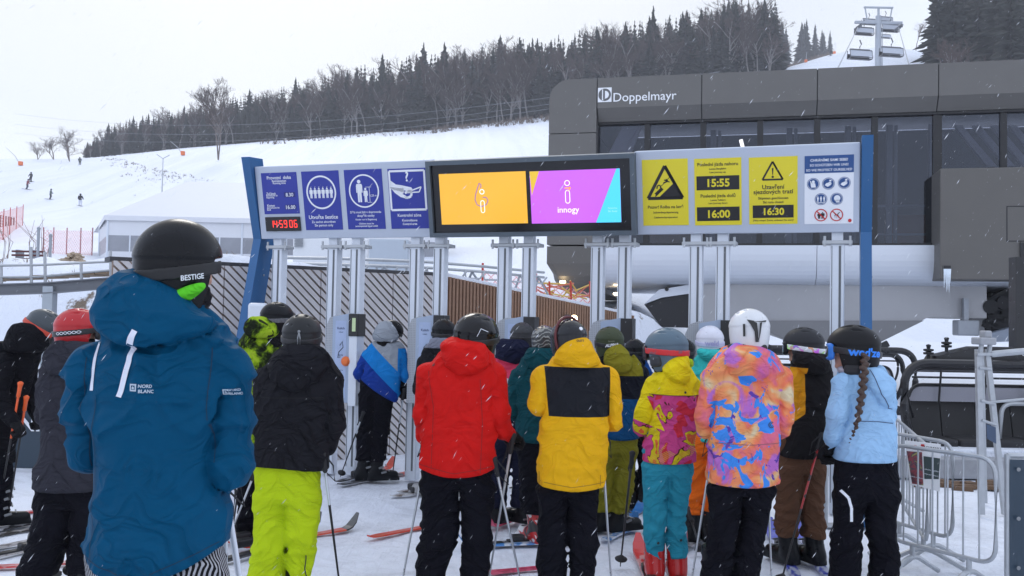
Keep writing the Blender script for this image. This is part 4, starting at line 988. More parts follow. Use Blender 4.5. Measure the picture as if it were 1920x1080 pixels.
# 2 form groups of six
s = Sign('group_sign', ((565, 322), (635, 319), (643, 430), (574, 432)), M_SB, 'blue sign with six skiers in a ring')
c = s.P(.5, .36); r = .40 * s.w; s.shape('ring', ring_poly(*c, r * .90, r), M_SW); pol = []
for k in range(6): pol += man(c[0] + (k - 2.5) * r * .27, c[1] - r * .34, r * .62, .95) + bar((c[0] + (k - 2.5) * r * .27 - .06 * r, c[1] + .2 * r), (c[0] + (k - 2.5) * r * .27 + .03 * r, c[1] + .36 * r), .004)
s.shape('pictogram', pol, M_SW); s.text([('Utvořte šestice', .5, .775, .78), ('Zu sechst einordnen', .5, .86, .64), ('Six person only', .5, .925, .50)], M_SW)
# 3 children with adults
s = Sign('child_sign', ((644, 319), (715, 316), (724, 429), (654, 430)), M_SB, 'blue sign with adult and child in a ring')
c = s.P(.5, .36); r = .40 * s.w; s.shape('ring', ring_poly(*c, r * .91, r), M_SW)
s.shape('pictogram', man(c[0] - .30 * r, c[1] - .66 * r, 1.36 * r, .8) + man(c[0] + .10 * r, c[1] - .66 * r, .86 * r, .85) + bar((c[0] + .36 * r, c[1] - .66 * r), (c[0] + .36 * r, c[1] + .22 * r), .005) + bar((c[0] + .2 * r, c[1] - .68 * r), (c[0] + .5 * r, c[1] - .68 * r), .004) + bar((c[0] + .1 * r, c[1] + .23 * r), (c[0] + .5 * r, c[1] + .23 * r), .004), M_SW)
s.text([('Děti musí být v doprovodu', .5, .715, .82), ('dospělé osoby', .5, .775, .46), ('Kinder nur in Begleitung', .5, .84, .56), ('Children must be', .5, .905, .40), ('accompanied by an adult', .5, .95, .60), ('1,25 m', .735, .44, .17)], M_SW)
# 4 control zone
s = Sign('control_sign', ((726, 317), (798, 314), (805, 428), (735, 429)), M_SB, 'blue sign with a hand holding a ticket')
s.shape('border', line(s.L([(.04, .04), (.96, .04), (.96, .685), (.04, .685), (.04, .04)]), .022) , M_SW)
s.shape('pictogram', [s.L([(.04, .18), (.20, .26), (.34, .275), (.40, .33), (.40, .40), (.04, .33)]), s.L([(.34, .275), (.60, .315), (.63, .345), (.60, .375), (.50, .375), (.40, .36)]), s.L([(.04, .30), (.40, .33), (.40, .40), (.36, .42), (.44, .45), (.50, .49), (.45, .50), (.30, .47), (.16, .40)])] + line(s.L([(.42, .405), (.56, .37), (.60, .41), (.58, .46), (.50, .485), (.42, .48)]), .026) + line(s.L([(.48, .395), (.86, .31), (.80, .395), (.50, .40)]), .013), M_SW)
s.text([('?', .50, .135, .085), ('Kontrolní zóna', .5, .775, .62, .014), ('Kontrollzone', .5, .86, .40), ('Control area', .5, .92, .38)], M_SW, .02)
# screens
sy = yo + .036
a0, b0, a1, b1 = Brect(((827, 326), (988, 320), (994, 417), (833, 420)))
m = MB(); m.span((a0, sy, b0), (a1, yo + .05, b1)); sc1 = m.build('screen', screen_mat('screen_amber', ((.66, .34, .02), (.74, .40, .03)), 0), board); sc1['label'] = 'amber screen'
w_, h_ = a1 - a0, b1 - b0; q = lambda x, z: (a0 + x * w_, b1 - z * h_)
M_EW = NT('screen_white').fin((.02,) * 3, emit=(.9, .9, .9), estr=1.0); M_EP = NT('screen_violet').fin((.02,) * 3, emit=(.28, .12, .36), estr=1.0); M_EO = NT('screen_orange').fin((.02,) * 3, emit=(.85, .35, .03), estr=1.0)
def capsule_ring(cx, z0, z1, r, t):
    A = np.linspace(0, math.pi, 14); pts = [(cx + r * math.cos(a), z1 + r * math.sin(a)) for a in A] + [(cx - r * math.cos(a), z0 - r * math.sin(a)) for a in A]; return line(pts + [pts[0]], t)
c = q(.495, .37); r = .028 * w_
flat('emblem', ring_poly(*c, r * .72, r * 1.05, 24) + capsule_ring(c[0], q(0, .74)[1], q(0, .58)[1], r * .75, r * .30), sy - .002, M_EW, sc1)
cv = [q(.47, .20 + .0), q(.45, .28), q(.42, .42), q(.41, .52), q(.43, .62), q(.48, .66), q(.54, .62), q(.56, .54), q(.54, .48), q(.50, .48)]
flat('swirl', line(cv, .010) + line([q(.47, .20), q(.49, .24), q(.48, .30)], .009), sy - .0015, M_EP, sc1)
a0, b0, a1, b1 = Brect(((996, 320), (1164, 316), (1168, 416), (1001, 417))); w_, h_ = a1 - a0, b1 - b0
m = MB(); m.span((a0, sy, b0), (a1, yo + .05, b1)); sc2 = m.build('screen', screen_mat('screen_magenta', ((.42, .11, .72), (.55, .10, .86)), 1), board); sc2['label'] = 'violet screen with cyan corner'
flat('ochre_corner', [[q(0, 0), q(.015, .46), q(.11, 0)]], sy - .002, NT('screen_ochre').fin((.02,) * 3, emit=(.62, .42, .03), estr=1.0), sc2)
flat('cyan_corner', [[q(.965, 0), q(.725, 1), q(1, 1), q(1, 0)]], sy - .002, NT('screen_cyan').fin((.02,) * 3, emit=(.06, .55, .95), estr=1.0), sc2)
c = q(.42, .24); r = .03 * w_
flat('emblem', ring_poly(*c, r * .76, r * 1.05, 24) + capsule_ring(c[0], q(0, .58)[1], q(0, .42)[1], r * .8, r * .28), sy - .003, M_EW, sc2)
flat('swirl', line([q(.39, .335), q(.425, .335), q(.455, .32), q(.445, .36), q(.42, .39)], .012), sy - .003, M_EO, sc2)
flat_text([('innogy', q(.42, .755)[0], q(.42, .765)[1], .24 * w_)], sy - .003, M_EW, sc2, bold=.004)
flat_text([('Panorama', q(.91, .73)[0], q(.91, .73)[1], .10 * w_), ('Ski Areál', q(.91, .79)[0], q(.91, .79)[1], .10 * w_)], sy - .004, NT('screen_pale').fin((.02,) * 3, emit=(.35, .7, .95), estr=1.0), sc2, bold=0)
# 5 winch cat warning
s = Sign('winch_sign', ((1203, 300), (1289, 297), (1292, 422), (1207, 423)), M_SY, 'yellow warning sign with a groomer on a rope')
s.shape('triangle', line(s.L([(.50, .10), (.88, .585), (.12, .585), (.50, .10), (.88, .585)]), .030) + [s.L([(.34, .585), (.70, .355), (.88, .585)])], M_SK)
s.shape('pictogram', line(s.L([(.29, .53), (.44, .435)]), .03) + line(s.L([(.28, .555), (.45, .45)]), .012) + line(s.L([(.32, .44), (.33, .40), (.37, .385), (.40, .40), (.40, .43)]), .012) + line(s.L([(.40, .41), (.50, .35), (.60, .27)]), .006) + line(s.L([(.46, .36), (.56, .33), (.52, .30)]), .013) + line(s.L([(.48, .31), (.60, .345)]), .011), M_SK)
s.text([('Pozor! Rolba na laně', .5, .715, .78), ('Seilwindenpräparierung', .5, .805, .55), ('Cablewinchpreparation', .5, .88, .52)], M_SK)
# 6 last rides
s = Sign('last_ride_sign', ((1301, 298), (1389, 295), (1392, 421), (1304, 423)), M_SY, 'yellow last ride times sign')
s.shape('time_plate', [s.L([(.045, .26), (.955, .26), (.955, .47), (.045, .47)]), s.L([(.045, .725), (.955, .725), (.955, .935), (.045, .935)])], M_SK)
s.text([('Poslední jízda nahoru', .5, .095, .86), ('Letzte Bergfahrt', .5, .16, .36), ('Last journey up', .5, .21, .34), ('Poslední jízda dolů', .5, .56, .74), ('Letzte Talfahrt', .5, .622, .32), ('Last journey down', .5, .672, .40)], M_SK)
s.text([('15:55', .5, .365, .47, .03), ('16:00', .5, .83, .47, .03)], M_SY, .03, .004)
# 7 runs closed
s = Sign('closing_sign', ((1404, 295), (1495, 293), (1496, 419), (1405, 421)), M_SY, 'yellow runs closed sign with exclamation triangle')
s.shape('triangle', line(s.L([(.49, .07), (.70, .335), (.28, .335), (.49, .07), (.70, .335)]), .016) + [s.L([(.475, .165), (.51, .165), (.50, .265), (.485, .265)])] + disc_poly(*s.P(.4925, .295), .011, 10), M_SK)
s.text([('Uzavření', .5, .44, .46), ('sjezdových tratí', .5, .525, .82), ('Skipisten geschlossen', .5, .615, .62), ('Ski runs closed', .5, .67, .42), ('Zákaz vstupu! Zutritt verboten! No entry!', .5, .945, .84)], M_SK)
s.shape('time_plate', [s.L([(.075, .715), (.92, .715), (.92, .905), (.075, .905)])], M_SK); s.text([('16:30', .5, .81, .42, .03)], M_SY, .03, .004)
# 8 hygiene rules
s = Sign('hygiene_sign', ((1508, 291), (1600, 291), (1601, 419), (1509, 420)), M_SW, 'white and blue hygiene rules sign')
s.shape('header', [s.L([(0, 0), (1, 0), (1, .255), (0, .255)])], M_SN)
s.text([('CHRÁNÍME SAMI SEBE!', .5, .062, .76), ('SO SCHÜTZEN WIR UNS!', .5, .135, .78), ('SO WE PROTECT OURSELVES!', .5, .21, .93)], M_SW, .016, .004)
class Icons(list):
    def __iadd__(s_, p_): [s.shape('pictogram', [q_], s_.m, s_.d) for q_ in p_] if not s_.whole else s.shape('pictogram', p_, s_.m, s_.d); return s_
def icons(m_, d_, whole=True): i_ = Icons(); i_.m, i_.d, i_.whole = m_, d_, whole; return i_
pol, wh, rd, bk = icons(M_SN, .002), icons(M_SW, .004), icons(M_SR, .004), icons(M_SK, .003)
for x, z in ((.18, .41), (.49, .41), (.81, .405), (.34, .635), (.66, .635)):
    c = s.P(x, z); r = .128 * s.w; pol += disc_poly(*c, r * .84) + ring_poly(*c, r * .92, r, 24)
for x, z in ((.34, .87), (.66, .87)): c = s.P(x, z); r = .135 * s.w; rd += ring_poly(*c, r * .84, r, 28) + bar((c[0] - r * .62, c[1] + r * .62), (c[0] + r * .62, c[1] - r * .62), r * .17)
f = lambda c, r, pts: [(c[0] + x * r, c[1] + z * r) for x, z in pts]; r = .128 * s.w
c = s.P(.18, .41); wh += disc_poly(c[0], c[1] + r * .35, r * .25, 14) + [f(c, r, [(-.35, -.6), (-.45, .2), (-.55, .55), (-.4, .5), (-.25, .12), (.3, .12), (.42, -.6)])]
for x, z in ((.49, .41), (.81, .405)): c = s.P(x, z); wh += [f(c, r, [(-.6, -.25), (-.1, -.55), (.35, -.25), (.55, .05), (.1, .0), (-.3, .12)]), f(c, r, [(-.2, .1), (.3, .3), (.5, .12), (.1, .0)]), f(c, r, [(.1, .62), (.5, .62), (.45, .35), (.15, .35)])]
c = s.P(.34, .635)
for k in (-1, 0, 1): wh += man(c[0] + k * r * .5, c[1] - r * .45, r * .95, .8)
wh += line([(c[0] - r * .6, c[1] - r * .6), (c[0] + r * .6, c[1] - r * .6)], .006)
c = s.P(.66, .635); wh += disc_poly(c[0] + r * .08, c[1] + r * .1, r * .52, 18) + [f(c, r, [(-.2, -.2), (-.1, -.62), (.45, -.62), (.45, -.1)])]
c = s.P(.34, .87); bk += man(c[0] - r * .28, c[1] - r * .6, r * 1.05, 1.4) + man(c[0] + r * .28, c[1] - r * .6, r * 1.15, 1.4)
c = s.P(.66, .87); bk += line(f(c, r, [(-.5, .45), (-.15, .1), (-.3, -.2)]), .007) + line(f(c, r, [(.5, .45), (.15, .1), (.3, -.2)]), .007)
for k in range(9): bk += disc_poly(c[0] + (k % 3 - 1) * r * .25, c[1] - r * (.1 + .2 * (k // 3)), r * .05, 6)
d = disc_poly(*s.P(.93, .955), .038 * s.w, 18); s.shape('maker_dot', d, M_SR, .003)
# ---------------------------------------------------------------- kinked blue end posts
def fin(px_f, w, label, front):
    """profile in (toward viewer, z): leaning forward at the top and at the foot, kinked at the board's lower edge"""
    c = plane_hit(px_f, 450, BL, bn); c = c + bu_ * 0; base = Vector((c.x, c.y, 0)); t = thing('blue_post', label, 'post', base)
    zt_ = front['zt']; prof = [(front['f0'], 0), (0.0, zb), (front['ft'], zt_), (front['ft'] - .26, zt_ + .02), (-.26, zb - .05), (front['f0'] - .28, 0)]
    m = MB(); m.prism([bn * b + Vector((0, 0, z)) - bu_ * w / 2 for b, z in prof], bu_ * w); m.build('fin', plain('post_blue', (.020, .105, .26), .35, .1, var=.05), t)
    m = MB()
    for b, z in ((.12, zt_ - .12), (-.02, zb + .25), (-.02, zb + .05), (.06, zb - .4)): m.lathe([(.004, 0), (.012, .0), (.012, .008), (.002, .012)], bn * (b - .13) + Vector((0, 0, z)) + bu_ * w / 2, 8, Matrix.Rotation(R(90), 3, 'Y'))
    m.build('bolt', M_ALUD, t); return t
fin(482, .10, 'kinked blue steel post at the left end of the sign board', dict(zt=zb + bh * .985 + .09, ft=.27, f0=.62))
fin(1624, .095, 'kinked blue steel post at the right end of the sign board', dict(zt=zb + bh * .985 + .045, ft=.24, f0=.45))
# ---------------------------------------------------------------- aluminium posts and ticket gates
def gp(px, back=0.10): p = plane_hit(px, 470, BL - bn * back, bn); return Vector((p.x, p.y, 0))
names = {525: 'aluminium post nearest the left blue post', 628: 'aluminium post left of the first ticket gate', 671: 'aluminium post behind the first ticket gate with the orange knob', 782: 'aluminium post right of the skier in blue and grey', 827: 'aluminium post carrying the second ticket gate', 947: 'aluminium post left of the third ticket gate', 993: 'aluminium post carrying the third ticket gate, under the screens', 1122: 'aluminium post behind the olive helmet, left of its pair', 1172: 'aluminium post carrying the fourth ticket gate', 1306: 'aluminium post right of the grey helmet with red strap', 1356: 'aluminium post carrying the ticket gate above the white helmets', 1570: 'lone aluminium post beside the right blue post'}
M_SLOT = plain('post_slot', (.12, .13, .14), .6)
ROTB = math.atan2(bu_.y, bu_.x)
pp = None
for px, lab in names.items():
    base = gp(px)
    if pp is None:
        pp = thing('gate_post', lab, 'post', base, ROTB, 'aluminium posts under the sign board'); m = MB(); m.span((-.062, -.062, 0), (.062, .062, zb - .10), bev=.008); m.build('upright', M_ALU, pp)
        m = MB(); m.span((.012, -.0655, .1), (.032, -.063, zb - .12)); m.span((-.05, -.0655, .1), (-.044, -.063, zb - .12)); m.build('groove', M_SLOT, pp)
        m = MB(); m.span((-.05, -.05, zb - .10), (.05, .05, zb + .04)); m.build('neck', M_ALU, pp)
        m = MB(); m.span((-.13, -.085, zb - .105), (.13, .085, zb - .07), bev=.006)
        for x in (-.11, .11): m.tube([(x, -.075, zb - .125), (x, -.075, zb - .03)], .012, 8)
        m.build('clamp', M_GALV, pp)
    else: c = copy_tree(pp); c.location = base; c['label'] = lab
def gate(px, lab, full):
    base = gp(px, -.06); t = thing('ticket_gate', lab, 'ticket gate', base, ROTB, 'ticket gates between the posts')
    z0, z1 = .80, 1.72; m = MB()
    pr = [(-.34, z0 + .02), (-.34, z1 - .12), (-.30, z1 - .03), (-.22, z1), (-.10, z1), (-.10, z0 + .02)]
    m.prism([(x, -.03, z) for x, z in pr], (0, .03, 0)); n = NT('perforated_sheet'); x, y, z = n.xyz(); h = n.math('MULTIPLY', ((x * 55).frac() - .5).abs() < .2, ((z * 55).frac() - .5).abs() < .2)
    m.build('side_plate', n.fin(n.mix(h, (.40, .42, .45), (.22, .23, .25)), rough=.45, metal=.5), t)
    m = MB(); pr = [(-.20, z0), (-.20, z1 - .02), (.0, z1 + .02), (.0, z0)]; m.prism([(x, -.14, z) for x, z in pr], (0, .12, 0)); cab = m.build('cabinet', plain('gate_pale_blue', (.33, .40, .52), .35, .1, var=.06), t)
    m = MB(); m.span((-.165, -.142, z0 + .05), (-.035, -.1405, z1 - .06)); m.build('notice', plain('notice_blue', (.36, .44, .62), .4), cab)
    M_INK = plain('notice_ink', (.04, .05, .12), .5)
    for tx, zz, w in (('Kulich', 1.58, .085), ('ručení', 1.54, .05), ('karta', 1.30, .06), ('Bezpečné', 1.14, .07), ('opatření', 1.10, .06), ('cardio', .90, .085)):
        V, Fs = text_mesh(tx, 1, .01, fit=w); link('lettering', mesh_np('lettering', [(x - .10, -.144, z + zz) for x, z in V], Fs), cab, M_INK)
    m = MB(); m.tube([(-.11, -.1445, 1.40), (-.08, -.1445, 1.44), (-.07, -.1445, 1.38), (-.12, -.1445, 1.33), (-.13, -.1445, 1.27), (-.10, -.1445, 1.28)], .004, 4); m.build('drawing', M_SK, cab)
    m = MB(); m.span((0.005, -.16, z0 - .03), (.10, .0, z1 - .22), bev=.006); m.build('arm_housing', M_ALU, t)
    m = MB(); m.span((0.0, -.17, z1 - .22), (.115, .0, z1 + .015), bev=.006); rd = m.build('reader', M_BLACK, t)
    m = MB(); m.span((.045, -.173, z1 - .17), (.085, -.1705, z1 - .03)); m.build('display', NT('reader_display').fin((.1, .15, .1), emit=(.30, .38, .24), estr=.7), rd)
    m = MB(); m.lathe([(.005, 0), (.05, .0), (.052, .02), (.035, .045), (.004, .05)], (-.03, -.14, 1.235), 16, Matrix.Rotation(R(90), 3, 'X')); m.build('knob', M_ORG, t)
    return t
g0_ = gate(671, 'ticket gate with an orange knob beside the skier in blue and grey', True)
for px, lab in ((827, 'ticket gate behind the black helmet left of the red jacket'), (993, 'ticket gate under the twin screens, behind the dark quilted helmet'), (1172, 'ticket gate right of the olive helmet'), (1356, 'ticket gate above the small white helmet and left of the large one')):
    c = copy_tree(g0_); c.location = gp(px, -.06); c['label'] = lab
    for q_ in [r_ for r_ in c.children_recursive if r_.name.startswith(('display', 'knob'))]: bpy.data.objects.remove(q_)
# the turnstile seat by the left blue post
p = PT(484, 590, 9.6); m = MB(); m.span((-.10, -.05, -.10), (.10, .05, .12), bev=.03); o = m.build('post_cover', M_ALU); o.location = p; tag(o, 'pale grey box at the foot of the kinked left blue post', 'cover')
# ---------------------------------------------------------------- people: shared kit
def curl_hand(P, k=1.0):
    d = s_ell(P, (0, .045, 0), (.044 * k, .052, .026 * k))
    for xi, ln, r in ((-.031, .92, .0128), (-.0105, 1.0, .0135), (.0105, .95, .013), (.030, .80, .0118)):
        q = [(xi, .080, .006), (xi * 1.06, .080 + .040 * ln, -.012), (xi * 1.04, .080 + .030 * ln, -.048), (xi, .066, -.050)]
        d = smin(d, s_chain(P, q, [r * k * 1.12, r * k * 1.05, r * k, r * k * .9], .004), .004)
    d = smin(d, s_chain(P, [(-.036, .022, -.004), (-.056, .055, -.024), (-.040, .082, -.046)], [.018 * k, .0155 * k, .0135 * k], .004), .006)
    return d
def f_glove(P): return smin(curl_hand(P, 1.12), s_cap(P, (0, -.075, 0), (0, .02, 0), .048, .040), .012)
ME_GLOVE = sdf_mesh('glove', f_glove, (-.085, -.13, -.075), (.075, .15, .06), .0058, 1)
def f_boot(P):
    d = s_cap(P, (0, -.085, .055), (0, .145, .050), .058, .047); d = smax(d, .004 - P[..., 2], .008)
    d = smin(d, s_cap(P, (0, -.055, .10), (0, -.005, .315), .066, .072), .03)
    d = smin(d, s_box(P, (0, .035, .018), (.047, .165, .018), .008), .012)
    g = np.abs(P[..., 2] - .175 - .25 * P[..., 1]); d = d + .004 * np.exp(-(g / .006) ** 2)
    return smax(d, P[..., 2] - .325 - .2 * P[..., 1], .01)
ME_BOOT = sdf_mesh('boot', f_boot, (-.09, -.16, -.01), (.09, .22, .36), .008, 1)
bk_ = MB()
for z, y in ((.09, .085), (.14, .058), (.21, .058), (.27, .068)):
    bk_.box((.062, y - .055, z), (.018, .055, .02), Matrix.Rotation(.25, 3, 'X'), .004); bk_.box((.0, y, z + .012), (.11, .012, .012), None, .004)

ME_BUCK = mesh_np('buckle', bk_.v, bk_.f)
M_BUCK = plain('buckle_metal', (.24, .25, .26), .35, .6)
def prim_q(P, r): q = P / np.array(r); k = np.sqrt((q * q).sum(-1)) + 1e-9; return k * (k - 1) / (np.sqrt(((q / np.array(r)) ** 2).sum(-1)) + 1e-9)
def helm_e(P):
    Q = P.copy(); Q[..., 2] = np.where(P[..., 2] > 0, P[..., 2], P[..., 2] * .50); return prim_q(Q, (.122, .146, .124))
def f_helm(P, vents=True):
    x, y, z = P[..., 0], P[..., 1], P[..., 2]; d = helm_e(P) + .0035 * sst(.012, -.004, z) + .003 * np.exp(-((z - .006) / .005) ** 2)
    zc = -.122 + .132 * sst(.035, .095, y) - .034 * np.exp(-((y - .015) / .05) ** 2) * (np.abs(x) > .06)
    d = smax(d, zc - z, .012)
    if vents:
        for sx in (-1, 1):
            for x0, y0, y1, zz in ((.032, -.075, -.03, .112), (.038, .01, .06, .112), (.078, -.05, .0, .094), (.05, -.125, -.115, .06)):
                d = np.maximum(d, -s_cap(P, (sx * x0, y0, zz), (sx * x0, y1, zz), .0085, .0085))
    return d
ME_HELM = sdf_mesh('helmet', f_helm, (-.15, -.17, -.16), (.15, .17, .15), .0055, 1)
ME_HELM_FINE = sdf_mesh('helmet', lambda P: f_helm(P, False), (-.15, -.17, -.16), (.15, .17, .15), .0042, 1)
def f_strap(P): e = helm_e(P); return np.maximum(np.maximum(np.abs(e - .0005) - .0042, np.abs(P[..., 2] + .028 - .12 * P[..., 1]) - .0185), P[..., 1] - .115)
ME_STRAP = sdf_mesh('goggle_strap', f_strap, (-.15, -.17, -.09), (.15, .13, .02), .0042, 1)
ME_GAIT = sdf_mesh('neck_gaiter', lambda P: smin(s_ell(P, (0, .012, -.105), (.083, .098, .068)), s_cap(P, (0, -.01, -.12), (0, -.03, -.2), .08, .09), .03) + .003 * np.sin(P[..., 2] * 260), (-.12, -.14, -.3), (.12, .13, -.02), .007, 1)
def gog_q(P): Q = P.copy(); Q[..., 1] = P[..., 1] - (.132 - 3.0 * P[..., 0] ** 2); Q[..., 2] = P[..., 2] + .030; return Q
ME_GOG = sdf_mesh('goggles', lambda P: smax(s_box(gog_q(P), (0, 0, 0), (.096, .022, .050), .028), -s_box(gog_q(P), (0, .02, 0), (.080, .016, .036), .02), .004), (-.13, .05, -.1), (.13, .18, .04), .0048, 1)
ME_LENS = sdf_mesh('lens', lambda P: s_box(gog_q(P), (0, .004, 0), (.082, .010, .038), .022), (-.13, .05, -.1), (.13, .18, .04), .0048, 1)
def gloss(name, col, rough=.28, coat=.4): return plain(name, col, rough, 0, var=.06, coat=coat, spec=.18)
M_SKIN = NT('skin').fin((.52, .30, .22), rough=.5, sss=.15)
M_GLOVE = fabric('black_glove', (.014, .014, .016), .6, .5); M_HBLK = plain('helmet_black', (.007, .008, .010), .30, var=.06, spec=.18)
M_LENSD = plain('goggle_lens_dark', (.02, .025, .035), .08, .3, coat=1.0)
M_ZIP = plain('zip_black', (.02, .02, .02), .5)

class Person:
    def __init__(s, label, x0, Y, fy=None, group=None):
        s.Y = Y; s.s = F / Y; s.x0 = x0; g = PT(x0, 600, Y); s.o = Vector((g.x, Y, 0)); s.label = label; s.mt = {}
    def L(s, px, py, dy=0.0): return PT(px, py, s.Y + dy) - s.o
    def lx(s, px, py=760): return s.L(px, py).x
    def lz(s, py, px=None): return s.L(px if px is not None else s.x0, py).z
    def rows(s, rows, hd=.15, dy=0.0):
        out = []
        for r in rows:
            py, xl, xr = r[:3]; h = r[3] if len(r) > 3 else hd; d = r[4] if len(r) > 4 else dy
            a, b = s.L(xl, py, d), s.L(xr, py, d); out.append(((a.z + b.z) / 2, (a.x + b.x) / 2, (b.x - a.x) / 2, d, h))
        return out
    def chain(s, pts): return [tuple(s.L(p[0], p[1], p[2])) for p in pts], [p[3] / s.s for p in pts]
    def build(s, head, jacket, hood=None, arms=(), hips=None, legs=(), hem=None, mats=None, vox=.0105, fold=1.0, hd=.15, collar=None, kleg=.012, hood_hd=.11, hood_dy=-.10, body_vox=.0145, boots=None, boot_yaw=0.0, gloves=True, hoodk=.006, armk=.007, gaiter=True, puff=0.0, glove_mat=None):
        """head = (px, py, width_px, yaw, pitch, roll)"""
        mats = mats or {}
        hx, hy, hw, yaw, pit, rol = head[:6]; hz_ = head[6] if len(head) > 6 else 1.0; hc = s.L(hx, hy, .01); hs = hw / s.s / .250
        HM = Matrix.Translation(hc) @ Matrix.Rotation(R(yaw), 4, 'Z') @ Matrix.Rotation(R(pit), 4, 'X') @ Matrix.Rotation(R(rol), 4, 'Y') @ Matrix.Scale(hs, 4) @ Matrix.Diagonal((1, 1, hz_, 1))
        s.HM = HM; Hi = np.array(HM.inverted())
        JR = s.rows(jacket, hd); AR = [s.chain(a) for a in arms]; HR = s.rows(hood, hood_hd, hood_dy) if hood else None
        HP = s.rows(hips, hd * .92) if hips else None
        if HP: t_ = max(HP); HP = [(z, cx, a * .95, cy, b * .86) for z, cx, a, cy, b in HP]; HP.append((t_[0] + .16, t_[1], t_[2] * .80, t_[3], t_[4] * .72)); LG = [s.rows(l, .10 if len(l[0]) < 4 else l[0][3]) for l in legs]
        for l in LG:
            for i in range(len(l)): z, cx, a, cy, b = l[i]; l[i] = (z, cx, a, cy, max(.075, min(b, a * 1.25)))
        fold_ = fold
        def folds(P, seed, amp=1.0, zs=1.7):
            w = P + .035 * np.stack([vnoise(P * 5, seed + 1), vnoise(P * 5, seed + 2), vnoise(P * 5, seed + 3)], -1)
            a = vnoise(w * np.array([5, 5, 4.5]), seed)
            sx = np.abs(w[..., 0] - JR[0][1]); q = np.stack([(sx * .72 + w[..., 2] * .69) * 12.5, (sx * .69 - w[..., 2] * .72) * 4.2, w[..., 1] * 6], -1); r1 = (1 - np.abs(vnoise(q, seed + 5))) ** 5; q2 = np.stack([sx * 5, w[..., 1] * 5, w[..., 2] * 15], -1); r2 = (1 - np.abs(vnoise(q2, seed + 8))) ** 6
            return fold_ * amp * (.0040 * a - .0125 * (r1 - .25) - .0065 * (r2 - .2))
        sd = int(abs(hx)) % 97
        def f_jacket(P):
            d = s_rows(P, JR, .035, 2.35)
            if collar is not None:
                c0, c1, rc = s.L(*collar[0]), s.L(*collar[1]), collar[2] / s.s; d = smin(d, s_cap(P, c0, c1, rc * 1.1, rc), .03)
            d = d + folds(P, sd, 1.0, 1.5)
            if puff: d = d + .006 * puff * np.cos(P[..., 2] * 2 * math.pi / .085)
            for pts, rs in AR:
                e = s_chain(P, pts, rs, .03); el = np.array(pts[1]) if len(pts) > 2 else np.array(pts[-1])
                wgt = np.exp(-(((P - el) ** 2).sum(-1)) / .012); tt = P[..., 2] + .5 * P[..., 0] * np.sign(el[0] - JR[0][1]) - .3 * P[..., 1]
                e = e + fold_ * (.0032 * wgt * np.sin(tt * 88 + 9 * vnoise(P * 7, sd + 9))) + folds(P, sd + 13, .75, 2.2)
                if puff: e = e + .006 * puff * np.cos(P[..., 2] * 2 * math.pi / .085)
                zs_ = pts[0][2]; g_ = np.exp(-((d - e) / .013) ** 2) * np.exp(-(np.maximum(d, e) / .03) ** 2) * sst(zs_ + .0, zs_ - .13, P[..., 2]); d = smin(d, e, armk) + .011 * g_
            if HR is not None:
                h = s_rows(P, HR, .03, 2.1) + folds(P, sd + 21, .75, .8); g_ = np.exp(-((d - h) / .012) ** 2) * np.exp(-(np.maximum(d, h) / .02) ** 2); d = smin(d, h, hoodk) + .010 * g_
            if hem is not None:
                (xl, yl), (xc, yc), (xr, yr) = hem; pl, pc, pr = s.L(xl, yl), s.L(xc, yc), s.L(xr, yr)
                x = P[..., 0]; c = np.polyfit([pl.x, pc.x, pr.x], [pl.z, pc.z, pr.z], 2); zh = np.polyval(c, np.clip(x, pl.x, pr.x))
                arm = None
                for pts, rs in AR:
                    e = s_chain(P, pts, rs, .03); arm = e if arm is None else np.minimum(arm, e)
                cut = zh - P[..., 2]
                if arm is not None: cut = np.minimum(cut, np.maximum(arm - .012, -.05) * 3 + .0) if False else np.where(arm < .012, np.minimum(cut, -.02), cut)
                d = smax(d, cut, .006)
            return d
        A = [(z, cx, a, cy, b) for z, cx, a, cy, b in JR] + (HR or [])
        lo = np.array([min(cx - a for z, cx, a, cy, b in A), min(cy - b for z, cx, a, cy, b in A), min(z for z, *_ in A)]); hi = np.array([max(cx + a for z, cx, a, cy, b in A), max(cy + b for z, cx, a, cy, b in A), max(z for z, *_ in A)])
        for pts, rs in AR:
            for p, r in zip(pts, rs): lo = np.minimum(lo, np.array(p) - r); hi = np.maximum(hi, np.array(p) + r)
        if collar is not None: hi[2] = max(hi[2], s.L(*collar[1]).z + collar[2] / s.s)
        # ---- body (one continuous surface: head with a face, neck, trunk, limbs, hands, feet)
        s.ank = []
        HRI = np.array(HM.to_3x3().inverted())
        def f_body(P):
            Q = P @ Hi[:3, :3].T + Hi[:3, 3]; k = hs
            h = s_ell(Q, (0, -.005, -.005), (.082, .102, .108)); h = smin(h, s_ell(Q, (0, .038, -.085), (.056, .058, .058)), .03)
            h = smin(h, s_cap(Q, (0, .094, -.028), (0, .113, -.056), .0095, .0135), .012); h = smin(h, s_ell(Q, (0, .092, -.083), (.024, .010, .009)), .006); h = smin(h, s_ell(Q, (0, .088, -.112), (.02, .014, .014)), .012)
            for sx in (-1, 1):
                h = smin(h, s_ell(Q, (sx * .080, -.005, -.04), (.010, .02, .032)), .008); h = smin(h, s_cap(Q, (sx * .016, .095, -.012), (sx * .045, .086, -.012), .008, .008), .010)
                h = smax(h, -s_ell(Q, (sx * .030, .098, -.030), (.016, .010, .009)), .006); h = smin(h, s_ell(Q, (sx * .030, .084, -.030), (.011, .011, .011)), .001)
            d = h * k
            top = max(JR, key=lambda r: r[0]); nb = np.array([top[1], top[3], top[0] - .06]); d = smin(d, s_cap(P, np.array(HM @ Vector((0, -.01, -.07))), nb, .058 * k, .065), .03)
            d = smin(d, s_rows(P, [(z, cx, max(.03, a - .055), cy, max(.03, b - .055)) for z, cx, a, cy, b in JR], .05), .03)
